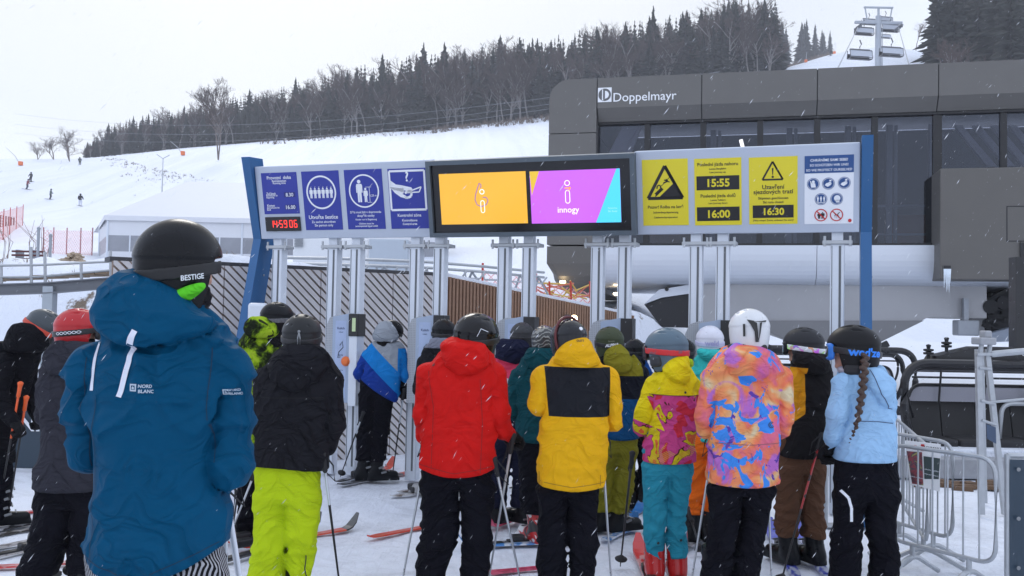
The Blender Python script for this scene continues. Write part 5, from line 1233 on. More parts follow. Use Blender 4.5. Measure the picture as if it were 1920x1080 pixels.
            for pts, rs in AR:
                d = smin(d, s_chain(P, pts, [max(.026, r * .60) for r in rs], .03), .02)
                w, e = np.array(pts[-1]), np.array(pts[-2]); B_ = hand_frame(e, w); Qh = (P - w) @ B_; d = smin(d, curl_hand(Qh, .9), .012)
            if HP is not None: d = smin(d, s_rows(P, [(z, cx, a * .7, cy, b * .7) for z, cx, a, cy, b in HP], .05), .03)
            for l in LG:
                q = sorted(l, reverse=True); pts = [(cx, cy, z) for z, cx, a, cy, b in q] + [(q[-1][1], q[-1][3], .09)]; rs = [max(.034, a * .52) for z, cx, a, cy, b in q] + [.032]; d = smin(d, s_chain(P, pts, rs, .03), .03)
                fx, fyy = q[-1][1], q[-1][3]; d = smin(d, s_cap(P, (fx, fyy, .07), (fx - .12 * math.sin(R(boot_yaw)), fyy + .12 * math.cos(R(boot_yaw)), .055), .028, .024), .01)
            return d
        lo2, hi2 = lo - .02, hi + .05
        hp = np.array(hc); lo2 = np.minimum(lo2, hp - .18); hi2 = np.maximum(hi2, hp + .18)
        for l in LG: lo2 = np.minimum(lo2, [min(cx - a for z, cx, a, cy, b in l), -.2, 0]); hi2 = np.maximum(hi2, [max(cx + a for z, cx, a, cy, b in l), .22, 0.5])
        if not LG: lo2[2] = min(lo2[2], lo[2])
        for pts, rs in AR: w = np.array(pts[-1]); lo2 = np.minimum(lo2, w - .15); hi2 = np.maximum(hi2, w + .15)
        me = sdf_mesh('person', f_body, lo2, hi2, body_vox, 1)
        b = s.body = link('person', me, None, M_SKIN); b.location = s.o; tag(b, s.label, 'person')
        jm = sdf_mesh('jacket', f_jacket, lo, hi, vox, 1); s.jacket = link('jacket', jm, b, mats.get('jacket'))
        if LG:
            def f_leg(P):
                d = None
                for i, l in enumerate(LG):
                    e = s_rows(P, l, .012, 2.2); q = sorted(l); zk = .30 * s.lz(0) * 0 + (q[0][0] + (q[-1][0] - q[0][0]) * .42); cx = np.interp(zk, [r[0] for r in q], [r[1] for r in q])
                    wg = np.exp(-((P[..., 2] - zk) / .09) ** 2) + .8 * np.exp(-((P[..., 2] - q[0][0] - .03) / .07) ** 2)
                    e = e + fold_ * .0065 * wg * np.sin(P[..., 2] * 80 + 30 * (P[..., 0] - cx) * (1 if i else -1) + 9 * vnoise(P * 6, sd + 31)) + folds(P, sd + 33 + i, 1.1, 1.2)
                    d = e if d is None else smin(d, e, kleg)
                if HP is not None: d = smin(d, s_rows(P, HP, .03, 2.3) + folds(P, sd + 41, .8), .03)
                return d
            allr = sum(LG, []) + (HP or [])
            tl = np.array([min(cx - a for z, cx, a, cy, b in allr), min(cy - b for z, cx, a, cy, b in allr), min(r[0] for r in allr)]); th_ = np.array([max(cx + a for z, cx, a, cy, b in allr), max(cy + b for z, cx, a, cy, b in allr), max(r[0] for r in allr)])
            s.trousers = link('trousers', sdf_mesh('trousers', f_leg, tl, th_, max(vox, .0105), 2), b, mats.get('trousers'))
            for l in LG:
                q = min(l); bt = link('boot', ME_BOOT.copy() if False else ME_BOOT, b); bt.location = (q[1] - .03 * math.sin(R(boot_yaw)), q[3] + .03 * math.cos(R(boot_yaw)), .012); bt.rotation_euler = (0, 0, R(boot_yaw))
                bt.data = s._boot(mats.get('boots', M_HBLK)); bc = link('buckle', ME_BUCK, bt); 
                if not ME_BUCK.materials: ME_BUCK.materials.append(M_BUCK)
                if q[1] > 0 is False: pass
        if gaiter:
            g = link('neck_gaiter', ME_GAIT, b)
            if not ME_GAIT.materials: ME_GAIT.materials.append(M_GLOVE)
            g.matrix_local = HM
        if gloves:
            for pts, rs in AR:
                w, e = Vector(pts[-1]), Vector(pts[-2]); g = link('glove', s._glove(glove_mat or M_GLOVE), b); Bm = Matrix(hand_frame(np.array(e), np.array(w)).tolist()).to_4x4(); Bm.translation = w; g.matrix_local = Bm
        return s
    _bc = {}
    def _boot(s, m):
        if m.name not in Person._bc: me = ME_BOOT.copy(); me.materials.clear(); me.materials.append(m); Person._bc[m.name] = me
        return Person._bc[m.name]
    _gc = {}
    def _glove(s, m):
        if m.name not in Person._gc: me = ME_GLOVE.copy(); me.materials.clear(); me.materials.append(m); Person._gc[m.name] = me
        return Person._gc[m.name]
    _hc = {}
    def helmet(s, mat, strap=None, gog=None, lens=None, fine=False):
        key = ('h', mat.name, fine)
        if key not in Person._hc: me = (ME_HELM_FINE if fine else ME_HELM).copy(); me.materials.clear(); me.materials.append(mat); Person._hc[key] = me
        h = link('helmet', Person._hc[key], s.body); h.matrix_local = s.HM; s.h = h
        def sub(nm, me0, m, par):
            k = (nm, m.name)
            if k not in Person._hc: me = me0.copy(); me.materials.clear(); me.materials.append(m); Person._hc[k] = me
            return link(nm, Person._hc[k], par)
        if strap is not None: s.strap = sub('goggle_strap', ME_STRAP, strap, h)
        if gog is not None:
            s.gog = sub('goggles', ME_GOG, gog, s.body); s.gog.matrix_local = s.HM; sub('lens', ME_LENS, lens or M_LENSD, s.gog)
        return h
    def htext(s, txt, ang, z, width, mat, roll=0, bold=.02, shear=0, sx=1, host=None, lift=.0115, extra=None):
        """lettering on the helmet, facing direction ang (degrees from the back, + towards its right side)"""
        a = R(-90 + ang); nn = Vector((math.cos(a), math.sin(a), 0)); rt = Vector((-nn.y, nn.x, 0)); up = Vector((0, 0, 1)); q = Matrix.Rotation(R(roll), 3, nn); rt = q @ rt; up = q @ up
        hst = host or s.h
        return wrap_text('lettering', txt, hst, (Vector((0, 0, z)), rt, up), width, mat, hst, bold, lift, shear, sx, extra)
    def jtext(s, txt, px, py, wpx, mat, host=None, bold=.01, extra=None, shear=0, roll=0, sx=1, name='lettering', lift=.003):
        c = s.L(px, py); c.y = -.5; rt, up = Vector((1, 0, 0)), Vector((0, 0, 1)); q = Matrix.Rotation(R(roll), 3, Vector((0, 1, 0)))
        h = host or s.jacket
        return wrap_text(name, txt, h, (c, q @ rt, q @ up), wpx / s.s, mat, h, bold, lift, shear, sx, extra)
    def strip(s, name, pts, wpx, mat, host=None, lift=.003):
        """a ribbon sewn on the cloth along pixel points"""
        h = host or s.jacket; c0 = s.L(*pts[0]); c0.y = -.5; P2 = [((s.L(*p) - s.L(*pts[0])).x, (s.L(*p) - s.L(*pts[0])).z) for p in pts]; w = wpx / s.s
        pl = []
        for i in range(len(P2) - 1):
            n_ = 10
            for k in range(n_):
                a = tuple(P2[i][j] + (P2[i + 1][j] - P2[i][j]) * k / n_ for j in (0, 1)); b = tuple(P2[i][j] + (P2[i + 1][j] - P2[i][j]) * (k + 1) / n_ for j in (0, 1)); pl += bar(a, b, w)
        V = np.array([p for q in pl for p in q]); Fs = [tuple(range(4 * i, 4 * i + 4)) for i in range(len(pl))]
        return wrap_text(name, '', h, (c0, Vector((1, 0, 0)), Vector((0, 0, 1))), 1, mat, h, 0, lift, 0, 1, (V, Fs), 1)
def hand_frame(e, w):
    y = (w - e) / (np.linalg.norm(w - e) + 1e-9); up = np.array([0, 0, 1.0]) if abs(y[2]) < .9 else np.array([0, -1.0, 0]); x = np.cross(y, up); x /= np.linalg.norm(x); z = np.cross(x, y); return np.stack([x, y, z], 1)

# ---------------------------------------------------------------- skis and poles
SKI_MATS = {}
def ski(tail, tip, mat, label, width=.075, binding=True, z=.016, bmat=None, boot_t=.5, tipmat=None, parent_at=None):
    a, b = G(*tail), G(*tip); L = (b - a).length; d = (b - a).normalized(); rz = math.atan2(d.y, d.x) - math.pi / 2
    t = thing('ski', label, 'ski', (a.x, a.y, 0), rz, 'skis on the snow'); n = 26; V = []; Fs = []
    for i in range(n + 1):
        q = i / n; w = width * (.88 + .42 * (2 * abs(q - .45)) ** 2); w *= min(1, .35 + 6 * q) if q < .11 else 1; w *= max(.25, math.sqrt(max(0, 1 - ((q - .93) / .075) ** 2))) if q > .93 else 1
        zz = z + .0; up_ = 0.11 * max(0, (q - .88) / .12) ** 2 + .012 * max(0, (.05 - q) / .05) ** 2
        for sx in (-1, 1): V += [(sx * w / 2, q * L, zz + up_ - .012), (sx * w / 2 * .92, q * L, zz + up_)]
    for i in range(n):
        k = 4 * i; Fs += [(k + 1, k + 3, k + 7, k + 5), (k, k + 4, k + 6, k + 2), (k, k + 1, k + 5, k + 4), (k + 2, k + 6, k + 7, k + 3)]
    Fs += [(0, 2, 3, 1), (4 * n, 4 * n + 1, 4 * n + 3, 4 * n + 2)]
    bl = link('blade', mesh_np('blade', [(a_, b_ / L, c_) for a_, b_, c_ in V], Fs), t, mat); bl.scale = (1, L, 1)
    if binding:
        m = MB(); y = L * boot_t
        m.box((0, y + .17, z + .025), (.07, .10, .05), None, .012); m.box((0, y - .19, z + .03), (.075, .14, .06), None, .014); m.box((0, y, z + .006), (.06, .5, .012)); m.build('binding', bmat or M_BLACK, t)
    return t
def ski_mat(nm, top, tip, base2=(.02, .02, .022), cut=.8):
    n = NT(nm); x, y, z = n.xyz(); a = n.noise(6, 2, .5, n.vec(x * 3, y * 1.6, z)); c = n.mix(n.ramp(a, [(.47, (0, 0, 0)), (.53, (1, 1, 1))], 'LINEAR'), top, base2); return n.fin(n.mix(y > cut, c, tip), rough=.3, coat=.3)
def pole(grip, tip, label, smat, gmat=None, lean=None, basket=True, z=0.0, r=.0085, strap=True):
    """grip = (px, py, Y); tip = (px, py) on the snow, or (px, py, Y)"""
    a = PT(*grip); b = G(*tip) if len(tip) == 2 else PT(*tip); d = (a - b); L = d.length; t = thing('ski_pole', label, 'ski pole', b, 0, 'ski poles held by people in the queue')
    q = d.to_track_quat('Z', 'Y'); t.rotation_euler = q.to_euler(); m = MB(); m.tube([(0, 0, 0), (0, 0, .05), (0, 0, L * .45), (0, 0, L - .1)], [.003, r * .65, r * .85, r], 10); m.build('shaft', smat, t, True)
    m = MB(); m.lathe([(.010, L - .13), (.015, L - .12), (.014, L - .08), (.016, L - .04), (.022, L - .01), (.012, L)], (0, 0, 0), 12); m.build('grip', gmat or M_BLKR, t, True)
    if strap: m = MB(); m.tube([(0, .012, L - .02), (.03, .04, L - .10), (.02, .05, L - .2), (-.01, .02, L - .14), (0, .012, L - .03)], .005, 5); m.build('strap', M_BLKR, t)
    if basket: m = MB(); m.lathe([(.006, .045), (.042, .055), (.044, .060), (.012, .085), (.008, .09)], (0, 0, 0), 16); m.build('basket', M_BLKR, t, True)
    return t
# ---------------------------------------------------------------- the queue
BLK = (.009, .009, .012)
F_BLACK = fabric('black_shell', BLK, .7, .6); F_BLKP = fabric('black_trousers', (.007, .007, .011), .75, .7); F_NAVYB = fabric('blue_black_shell', (.012, .014, .024), .7, .6)
M_LTR = plain('helmet_lettering', (.72, .74, .78), .5); M_REFL = plain('reflective_tape', (.66, .68, .76), .4, var=.03); M_LETG = plain('jacket_lettering', (.42, .50, .58), .5)
QL = {}
# 1 big man in petrol blue
p = Person('big man in a petrol blue hooded jacket and black helmet, nearest the camera', 300, 2.9)
def c_blue(n):
    x, y, z = n.xyz(); a = n.noise(2.2, 2); return n.mix(a, (.001, .055, .125), (.002, .075, .160))
def c_stripe(n):
    x, y, z = n.xyz(); w = n.noise(3, 2); g = n.math('ARCTAN2', x, y + .02); return n.mix(((g * 14 + w * 2.2 + z * .6).frac() > .55), (.012, .012, .014), (.42, .42, .44))
p.build((334, 490, 143, -50, 2, 2, 1.13), [(598, 240, 385, .10), (625, 205, 425, .12), (655, 178, 440, .15), (700, 172, 440, .165), (760, 174, 428, .17), (850, 176, 420, .165), (930, 177, 419, .165), (1000, 174, 424, .17), (1060, 170, 428, .175), (1085, 170, 428, .175)],
    hood=[(506, 226, 276, .05, -.02), (522, 205, 308, .085, -.04), (545, 187, 345, .11, -.06), (575, 177, 378, .125, -.07), (603, 174, 405, .125, -.08), (622, 182, 402, .115, -.09), (638, 212, 345, .10, -.10), (650, 245, 300, .06, -.12)],
    arms=[[(176, 690, 0, 50), (162, 765, 0, 41), (168, 846, .02, 38), (225, 800, .28, 30)], [(424, 690, 0, 50), (431, 775, 0, 45), (426, 868, .01, 50), (390, 840, .28, 32)]],
    hips=[(1020, 172, 428), (1100, 170, 430), (1190, 180, 425)], legs=[[(1180, 172, 302), (1300, 172, 292), (1420, 175, 285), (1540, 178, 288)], [(1180, 300, 428), (1300, 308, 425), (1420, 312, 420), (1540, 312, 418)]],
    hem=((178, 1036), (300, 1067), (425, 1016)), mats=dict(jacket=fabric('petrol_blue_shell', c_blue, .60, .34, 13), trousers=fabric('striped_trousers', c_stripe), boots=M_HBLK), vox=.0085, fold=1.9, hd=.17, collar=((340, 660, .0), (350, 622, .0), 62), glove_mat=M_GLOVE, hoodk=.004, hood_dy=-.08)
p.helmet(plain('helmet_gloss_near', (.005, .0055, .007), .26, var=.05, spec=.22), plain('band_black', (.006, .006, .007), .5), fine=True)
st = MB(); 
p.strip('reflective_strip', [(204, 640), (202, 690), (203, 727)], 9, M_REFL); p.strip('reflective_strip', [(303, 618), (290, 645), (276, 688), (265, 736)], 11, M_REFL)
p.jtext('NORD', 314, 717, 23, M_LETG, bold=.03); p.jtext('BLANC', 316, 726, 26, M_LETG, bold=.03); p.jtext('NORD', 452, 728, 17, M_LETG, bold=.03); p.jtext('BLANC', 453, 735, 19, M_LETG, bold=.03)
for cx, cy, w in ((293, 719, 13), (439, 731, 10)):
    r_ = w / p.s / 2; pl = [[(-r_, -r_), (r_, -r_), (r_, -r_ * .6), (-r_, -r_ * .6)], [(-r_, r_ * .6), (r_, r_ * .6), (r_, r_), (-r_, r_)], [(-r_, -r_ * .6), (-r_ * .6, -r_ * .6), (-r_ * .6, r_ * .6), (-r_, r_ * .6)], [(r_ * .6, -r_ * .6), (r_, -r_ * .6), (r_, r_ * .6), (r_ * .6, r_ * .6)], [(-r_ * .35, -r_ * .45), (r_ * .35, -r_ * .45), (r_ * .35, .1 * r_), (0, r_ * .4), (-r_ * .35, .1 * r_)]]
    V = np.array([q for a in pl for q in a]); Fs = []; k = 0
    for a in pl: Fs.append(tuple(range(k, k + len(a)))); k += len(a)
    p.jtext('', cx, cy, w, M_LETG, extra=(V, Fs), name='emblem')
M_SBL = plain('seam_dark_blue', (.0006, .022, .055), .8)
for q_ in ([(186, 668), (179, 760), (181, 870)], [(417, 650), (411, 760), (417, 860)], [(180, 1026), (300, 1057), (424, 1006)], [(214, 742), (206, 880), (200, 1038)]): p.strip('seam', q_, 1.6, M_SBL)
# lime inner collar, helmet hardware
def band(person, name, fn, lo, hi, vox, mat, parent=None): o = link(name, sdf_mesh(name, fn, lo, hi, vox, 1), parent or person.body, mat); return o
c0 = p.L(328, 562, -.075)
band(p, 'collar_lining', lambda P: s_ell(P @ np.array(Matrix.Rotation(R(-28), 3, 'Y')), tuple(Matrix.Rotation(R(28), 3, 'Y') @ c0), (.105, .035, .024)), np.array(c0) - .11, np.array(c0) + .11, .006, fabric('lime_lining', (.12, .62, .03), .6))
p.htext('BESTIGE', 90, -.045, .075, M_LTR, roll=6, host=p.h)
m = MB()
for a, z in ((-52, -.03), (-2, -.072), (22, -.095), (40, -.06)):
    an = R(-90 + a); r_ = .131 if z > -.06 else .118; c = Vector((r_ * math.cos(an), r_ * 1.18 * math.sin(an), z)); m.lathe([(.001, .004), (.005, .003), (.006, 0)], c, 10, Vector((math.cos(an), math.sin(an), 0)).to_track_quat('Z', 'Y').to_matrix())
m.build('rivet', M_BUCK, p.h)
m = MB(); m.box((-.122, -.055, -.03), (.016, .022, .055), Matrix.Rotation(R(25), 3, 'Z'), .004); m.box((-.117, -.072, .015), (.012, .03, .035), Matrix.Rotation(R(30), 3, 'Z'), .004); m.build('clip', M_BLACK, p.h)
m = MB(); m.tube([(.09, .06, -.13), (.07, .085, -.165), (.02, .10, -.175)], .007, 6); m.build('chin_strap', M_BLKR, p.h)

# 2 person bending in black at the left edge
p = Person('person in black bending over, leaning on orange ski poles at the left edge', -25, 7.4)
p.build((84, 612, 62, -75, -38, 0), [(640, -5, 74, .12), (665, -20, 74, .14), (700, -38, 62, .15), (760, -58, 42, .15), (820, -66, 26, .15), (872, -66, 22, .15)], hood=[(606, 24, 66, .06), (622, 14, 82, .10), (645, 8, 90, .11), (660, 14, 84, .09)],
    arms=[[(10, 680, -.14, 20), (-6, 745, -.2, 17), (26, 790, -.25, 12)], [(52, 680, .1, 17), (55, 745, .12, 14), (66, 775, .1, 11)]], hips=[(860, -66, 22), (900, -64, 22)],
    legs=[[(890, -64, -18), (930, -60, -22), (975, -58, -26)], [(890, -22, 22), (930, -20, 18), (975, -18, 14)]], hem=((-66, 872), (-20, 876), (24, 868)), mats=dict(jacket=F_BLACK, trousers=F_BLKP, boots=M_HBLK), boot_yaw=-60, collar=((60, 655, 0), (76, 630, 0), 17), body_vox=.011)
p.helmet(gloss('helmet_dark_grey', (.05, .06, .068), .4), plain('red_strap', (.55, .06, .03), .6), M_BLACK)
# 3 grey jacket, red helmet
p = Person('person in a long charcoal grey jacket with a red helmet, behind the big man', 130, 5.8)
p.build((146, 614, 73, -62, 0, 0), [(648, 108, 178, .10), (680, 84, 205, .14), (715, 73, 212, .155), (760, 75, 212, .15), (800, 84, 212, .145), (850, 76, 216, .155), (900, 66, 220, .165), (930, 63, 222, .165)], hood=[(640, 102, 182, .08), (660, 86, 192, .11), (685, 82, 190, .12), (703, 96, 176, .09)],
    arms=[[(100, 705, .02, 24), (90, 780, .08, 21), (120, 800, .3, 15)], [(200, 705, 0, 24), (208, 790, .05, 20), (190, 830, .25, 15)]], hips=[(895, 68, 218), (950, 66, 215)],
    legs=[[(930, 68, 146), (985, 62, 132), (1035, 48, 118), (1078, 34, 106)], [(930, 138, 216), (985, 132, 208), (1040, 128, 200), (1082, 126, 196)]], hem=((63, 914), (140, 917), (222, 912)), mats=dict(jacket=fabric('charcoal_shell', (.034, .034, .044), .75, .5), trousers=F_BLKP, boots=M_HBLK), collar=((143, 668, 0), (143, 645, 0), 24))
p.helmet(gloss('helmet_red', (.42, .018, .022), .35), M_BLACK, M_BLACK)
A_ = np.linspace(0, 1, 30); zig = line([((t - .5) * .15, .008 * math.sin(t * 6 * math.pi)) for t in A_], .0035) + line([((t - .5) * .15, -.008 * math.sin(t * 6 * math.pi)) for t in A_], .0035)
V = np.array([q for a in zig for q in a]); Fs = [tuple(range(4 * i, 4 * i + 4)) for i in range(len(zig))]; p.htext('', 62, -.033, 1, M_LTR, extra=(V, Fs), host=p.strap, roll=6)
# 4 camouflage jacket
def c_camo(n):
    a = n.noise(7.5, 4, .62, None, .5); b = n.noise(5.0, 3, .6, None, 1.0); c1 = n.ramp(a, [(.40, (.012, .016, .008)), (.46, (.06, .10, .012)), (.53, (.27, .42, .015)), (.60, (.36, .50, .03))]); return n.mix(b > .60, c1, (.025, .035, .012))
p = Person('person in a lime and black camouflage jacket by the left blue post', 484, 7.2)
p.build((519, 594, 57, -40, -4, 0), [(622, 462, 515, .10), (640, 448, 528, .13), (680, 441, 533, .14), (740, 441, 533, .14), (800, 444, 530, .14), (872, 446, 530, .15)], hood=[(594, 470, 500, .05), (606, 460, 516, .08), (622, 458, 522, .10), (634, 464, 514, .08)],
    arms=[[(452, 665, 0, 15), (448, 740, .0, 13), (470, 770, .22, 10)], [(524, 665, 0, 15), (530, 740, 0, 13), (515, 770, .22, 10)]], hips=[(860, 448, 528), (900, 448, 526)], legs=[[(890, 446, 488), (940, 446, 484), (990, 446, 482)], [(890, 486, 528), (940, 488, 524), (990, 490, 522)]], hem=((444, 872), (486, 876), (530, 872)),
    mats=dict(jacket=fabric('lime_camouflage', c_camo, .75), trousers=F_BLKP, boots=M_HBLK), boot_yaw=-70, collar=((500, 635, 0), (508, 612, 0), 18))
p.helmet(M_HBLK, plain('flecked_strap', (.10, .10, .11), .6, var=.9, nscale=60))
# 5 black jacket, lime trousers
p = Person('person in a black quilted hooded jacket and bright lime ski trousers', 540, 5.5)
def c_seamblack(n): x, y, z = n.xyz(); return n.mix(n.noise(3, 2), (.011, .011, .014), (.019, .019, .023))
p.build((566, 626, 76, 6, 2, 0), [(655, 530, 610, .11), (680, 505, 626, .145), (700, 494, 632, .16), (740, 484, 632, .165), (790, 482, 626, .16), (840, 478, 622, .16), (885, 474, 610, .165)], hood=[(648, 528, 606, .07), (664, 512, 616, .11), (688, 500, 618, .125), (710, 505, 606, .125), (728, 522, 590, .10), (738, 544, 572, .06)],
    arms=[[(506, 715, 0, 29), (493, 795, .0, 24), (520, 850, .25, 17)], [(612, 712, 0, 31), (620, 795, .0, 26), (608, 832, .03, 24), (590, 838, .26, 16)]], hips=[(862, 474, 605, .15), (900, 474, 603, .15), (940, 476, 601, .14)],
    legs=[[(925, 475, 540), (975, 478, 538), (1035, 474, 536), (1080, 464, 534), (1118, 458, 530)], [(925, 536, 601), (975, 536, 597), (1035, 539, 588), (1080, 540, 580), (1118, 538, 576)]], hem=((474, 871), (540, 872), (612, 884)), mats=dict(jacket=fabric('black_padded', c_seamblack, .7, .7, 20), trousers=fabric('lime_shell', (.46, .60, .012), .7, .35), boots=M_HBLK), vox=.0095, fold=1.15)
p.helmet(gloss('helmet_graphite', (.020, .021, .022), .38, .05), M_BLACK, M_BLACK)
m = MB(); m.tube([(.0, -.147, .02), (-.006, -.155, -.02), (-.006, -.152, -.075)], .004, 6); m.tube([(.0, -.147, .02), (.008, -.155, -.02), (.008, -.152, -.075)], .004, 6); m.box((0, -.154, -.078), (.026, .008, .03), None, .003); m.lathe([(.001, .005), (.008, .003), (.009, 0)], (0, -.150, .022), 10, Matrix.Rotation(R(90), 3, 'X')); m.build('clip', M_BUCK, p.h)
m = MB(); m.tube([(.09, .03, -.12), (.085, .05, -.17), (.06, .07, -.20)], .006, 6); m.build('chin_strap', M_BLKR, p.h)
p.strip('piping', [(579, 1035), (576, 1060), (580, 1085)], 1.6, M_BLACK, p.trousers)
p.strip('seam', [(500, 742), (555, 742), (615, 742)], 1.2, plain('seam_dark', (.004, .004, .005), .8))
# 6 skier at the gate, blue and grey blocks
p = Person('skier in a grey, sky blue and royal blue jacket stooping at the ticket gate', 705, 9.75)
lz, lx = p.lz, p.lx
def c_blocks(n, p=p):
    x, y, z = n.xyz(); x0 = p.lx(715); sl = 1.0
    d = z + x * 1.02                                         # diagonals run down to the right
    f1 = p.lz(655) + p.lx(700) * 1.02; f2 = p.lz(690) + p.lx(700) * 1.02
    c = n.mix(d > f2, (.012, .045, .27), (.012, .20, .56)); c = n.mix(d > f1 + .04, c, (.30, .33, .37)); arm = x > p.lx(746); return n.mix(n.math('MULTIPLY', arm, z < p.lz(652)), c, (.012, .20, .56))
p.build((737, 619, 37, -42, -28, 10), [(640, 700, 752, .10), (660, 685, 760, .125), (700, 676, 757, .13), (730, 674, 750, .13), (755, 672, 745, .13)], hood=[(602, 712, 736, .06, -.03), (616, 704, 744, .10, -.05), (632, 698, 748, .10, -.05), (642, 700, 746, .07, -.05)],
    arms=[[(690, 668, 0, 13), (674, 700, .0, 11), (672, 712, .15, 8)], [(750, 664, 0, 13), (758, 705, .0, 9.5), (757, 728, .06, 7)]], hips=[(706, 674, 738, .11), (745, 673, 736, .11)], legs=[[(740, 672, 706), (790, 672, 704), (830, 668, 702), (863, 667, 701)], [(740, 700, 738), (790, 699, 732), (830, 697, 727), (865, 693, 723)]], hem=((672, 706), (703, 730), (745, 756)),
    mats=dict(jacket=fabric('blue_block_shell', c_blocks, .65), trousers=F_BLKP, boots=M_HBLK), boot_yaw=-75, collar=((722, 655, 0), (728, 632, 0), 12), fold=.8, glove_mat=M_GLOVE)
p.helmet(M_HBLK, M_BLACK); p.htext('COBLIZ', 60, -.02, .17, M_LTR, roll=-25, bold=.03)
# 7 black and grey behind the red jacket
def c_greytop(n, p=None): x, y, z = n.xyz(); return n.mix(n.math('MULTIPLY', z > 1.42, z < 1.56), (.014, .014, .017), (.20, .21, .26))
p = Person('person in black with grey shoulder panels, half hidden behind the red jacket', 830, 9.0)
p.build((832, 621, 47, 0, 0, 0), [(640, 806, 858, .10), (662, 790, 876, .13), (700, 783, 882, .14), (760, 785, 880, .14), (820, 788, 878, .14)], hood=[(634, 808, 856, .07), (650, 802, 862, .10), (666, 812, 850, .08)], arms=[[(795, 680, 0, 15), (787, 730, 0, 13), (810, 745, .22, 9)], [(872, 680, 0, 15), (878, 730, 0, 13), (860, 745, .22, 9)]], hips=[(805, 790, 874), (835, 790, 872)], legs=[[(825, 790, 830), (870, 792, 828), (900, 792, 826)], [(825, 830, 872), (870, 834, 870), (900, 836, 868)]], hem=((788, 820), (832, 822), (878, 820)), mats=dict(jacket=fabric('black_grey_shell', c_greytop), trousers=F_BLKP, boots=gloss('boot_grey', (.28, .28, .28))), boot_yaw=60)
p.helmet(M_HBLK, M_BLACK)
# 8 red jacket
p = Person('man in a bright red hooded ski jacket and black trousers', 858, 5.65)
p.build((893, 627, 82, -38, 0, 6), [(640, 842, 918, .11), (665, 818, 928, .145), (690, 800, 935, .16), (720, 793, 938, .165), (780, 792, 932, .16), (840, 789, 928, .16), (898, 786, 926, .165)], hood=[(634, 838, 900, .07, -.04), (646, 828, 914, .11), (668, 825, 920, .125), (688, 834, 914, .12), (703, 852, 894, .08)],
    arms=[[(806, 705, 0, 27), (798, 780, .0, 22), (800, 815, .05, 20), (815, 835, .22, 15)], [(922, 705, 0, 29), (930, 770, .0, 25), (940, 803, .04, 19), (957, 815, .12, 14)]], hips=[(875, 788, 926), (915, 788, 926)], legs=[[(905, 789, 862), (960, 792, 860), (1000, 790, 862), (1040, 783, 851), (1080, 779, 836), (1112, 778, 832)], [(905, 858, 927), (960, 862, 924), (1000, 866, 920), (1040, 866, 921), (1080, 863, 915), (1112, 862, 912)]],
    hem=((787, 874), (855, 889), (926, 878)), mats=dict(jacket=fabric('red_shell', (.60, .012, .010), .62, .28, 18), trousers=F_BLKP, boots=M_HBLK), vox=.0095, fold=1.2)
p.helmet(gloss('helmet_gloss_black', (.006, .006, .007), .2, .25), plain('strap_black', (.008, .008, .009), .4)); p.htext('', 50, .03, 1, M_LTR, extra=(lambda pl: (np.array([q for a in pl for q in a]), [tuple(range(4 * i, 4 * i + 4)) for i in range(len(pl))]))(line([(-.02, -.03), (.0, .015), (.045, .0)], .003)))
M_SRED = plain('seam_dark_red', (.25, .006, .006), .8)
for q_ in ([(806, 694), (816, 760), (812, 872)], [(902, 708), (906, 790), (902, 880)], [(790, 866), (855, 880), (924, 870)]): p.strip('seam', q_, 1.3, M_SRED)
p.jtext('4F', 815, 683, 7, M_ZIP, bold=.04, shear=.4, roll=-15)
# 9 navy pink white
def c_nps(n):
    x, y, z = n.xyz(); t = z - x.abs() * .28; c = n.mix(t > PZ[0], (.60, .63, .70), (.70, .06, .13)); c = n.mix(t > PZ[1], c, (.012, .014, .035)); fl = n.math('MULTIPLY', n.noise(30, 1) > .66, z < PZ[2]); c = n.mix(z < PZ[2], c, (.012, .014, .03)); return n.mix(fl, c, (.55, .57, .6))
p = Person('person in a navy, pink and white chevron jacket behind the red one', 968, 7.85); PZ = (p.lz(712), p.lz(682), p.lz(770))
p.build((979, 627, 46, 0, 0, 0), [(650, 942, 1008, .10), (672, 926, 1020, .13), (710, 926, 1018, .14), (760, 930, 1014, .14), (805, 926, 1014, .15)], hood=[(636, 938, 985, .06), (650, 930, 994, .10), (668, 928, 992, .11), (682, 945, 975, .07)], arms=[[(935, 690, 0, 16), (930, 750, 0, 14), (950, 780, .22, 10)], [(1010, 690, 0, 16), (1014, 750, 0, 14), (1000, 780, .22, 10)]], hips=[(790, 928, 1012), (830, 925, 1008)], legs=[[(815, 918, 968), (880, 912, 958), (950, 908, 948)], [(815, 964, 1008), (880, 960, 1004), (950, 958, 1001)]], hem=((926, 803), (970, 806), (1014, 803)), mats=dict(jacket=fabric('chevron_shell', c_nps), trousers=fabric('navy_trousers', (.012, .014, .032), .75), boots=M_HBLK), boot_yaw=50, puff=.5)
p.helmet(plain('helmet_quilted_black', (.022, .023, .026), .6, var=.3, nscale=30, bump=.8, bscale=40), M_BLACK)
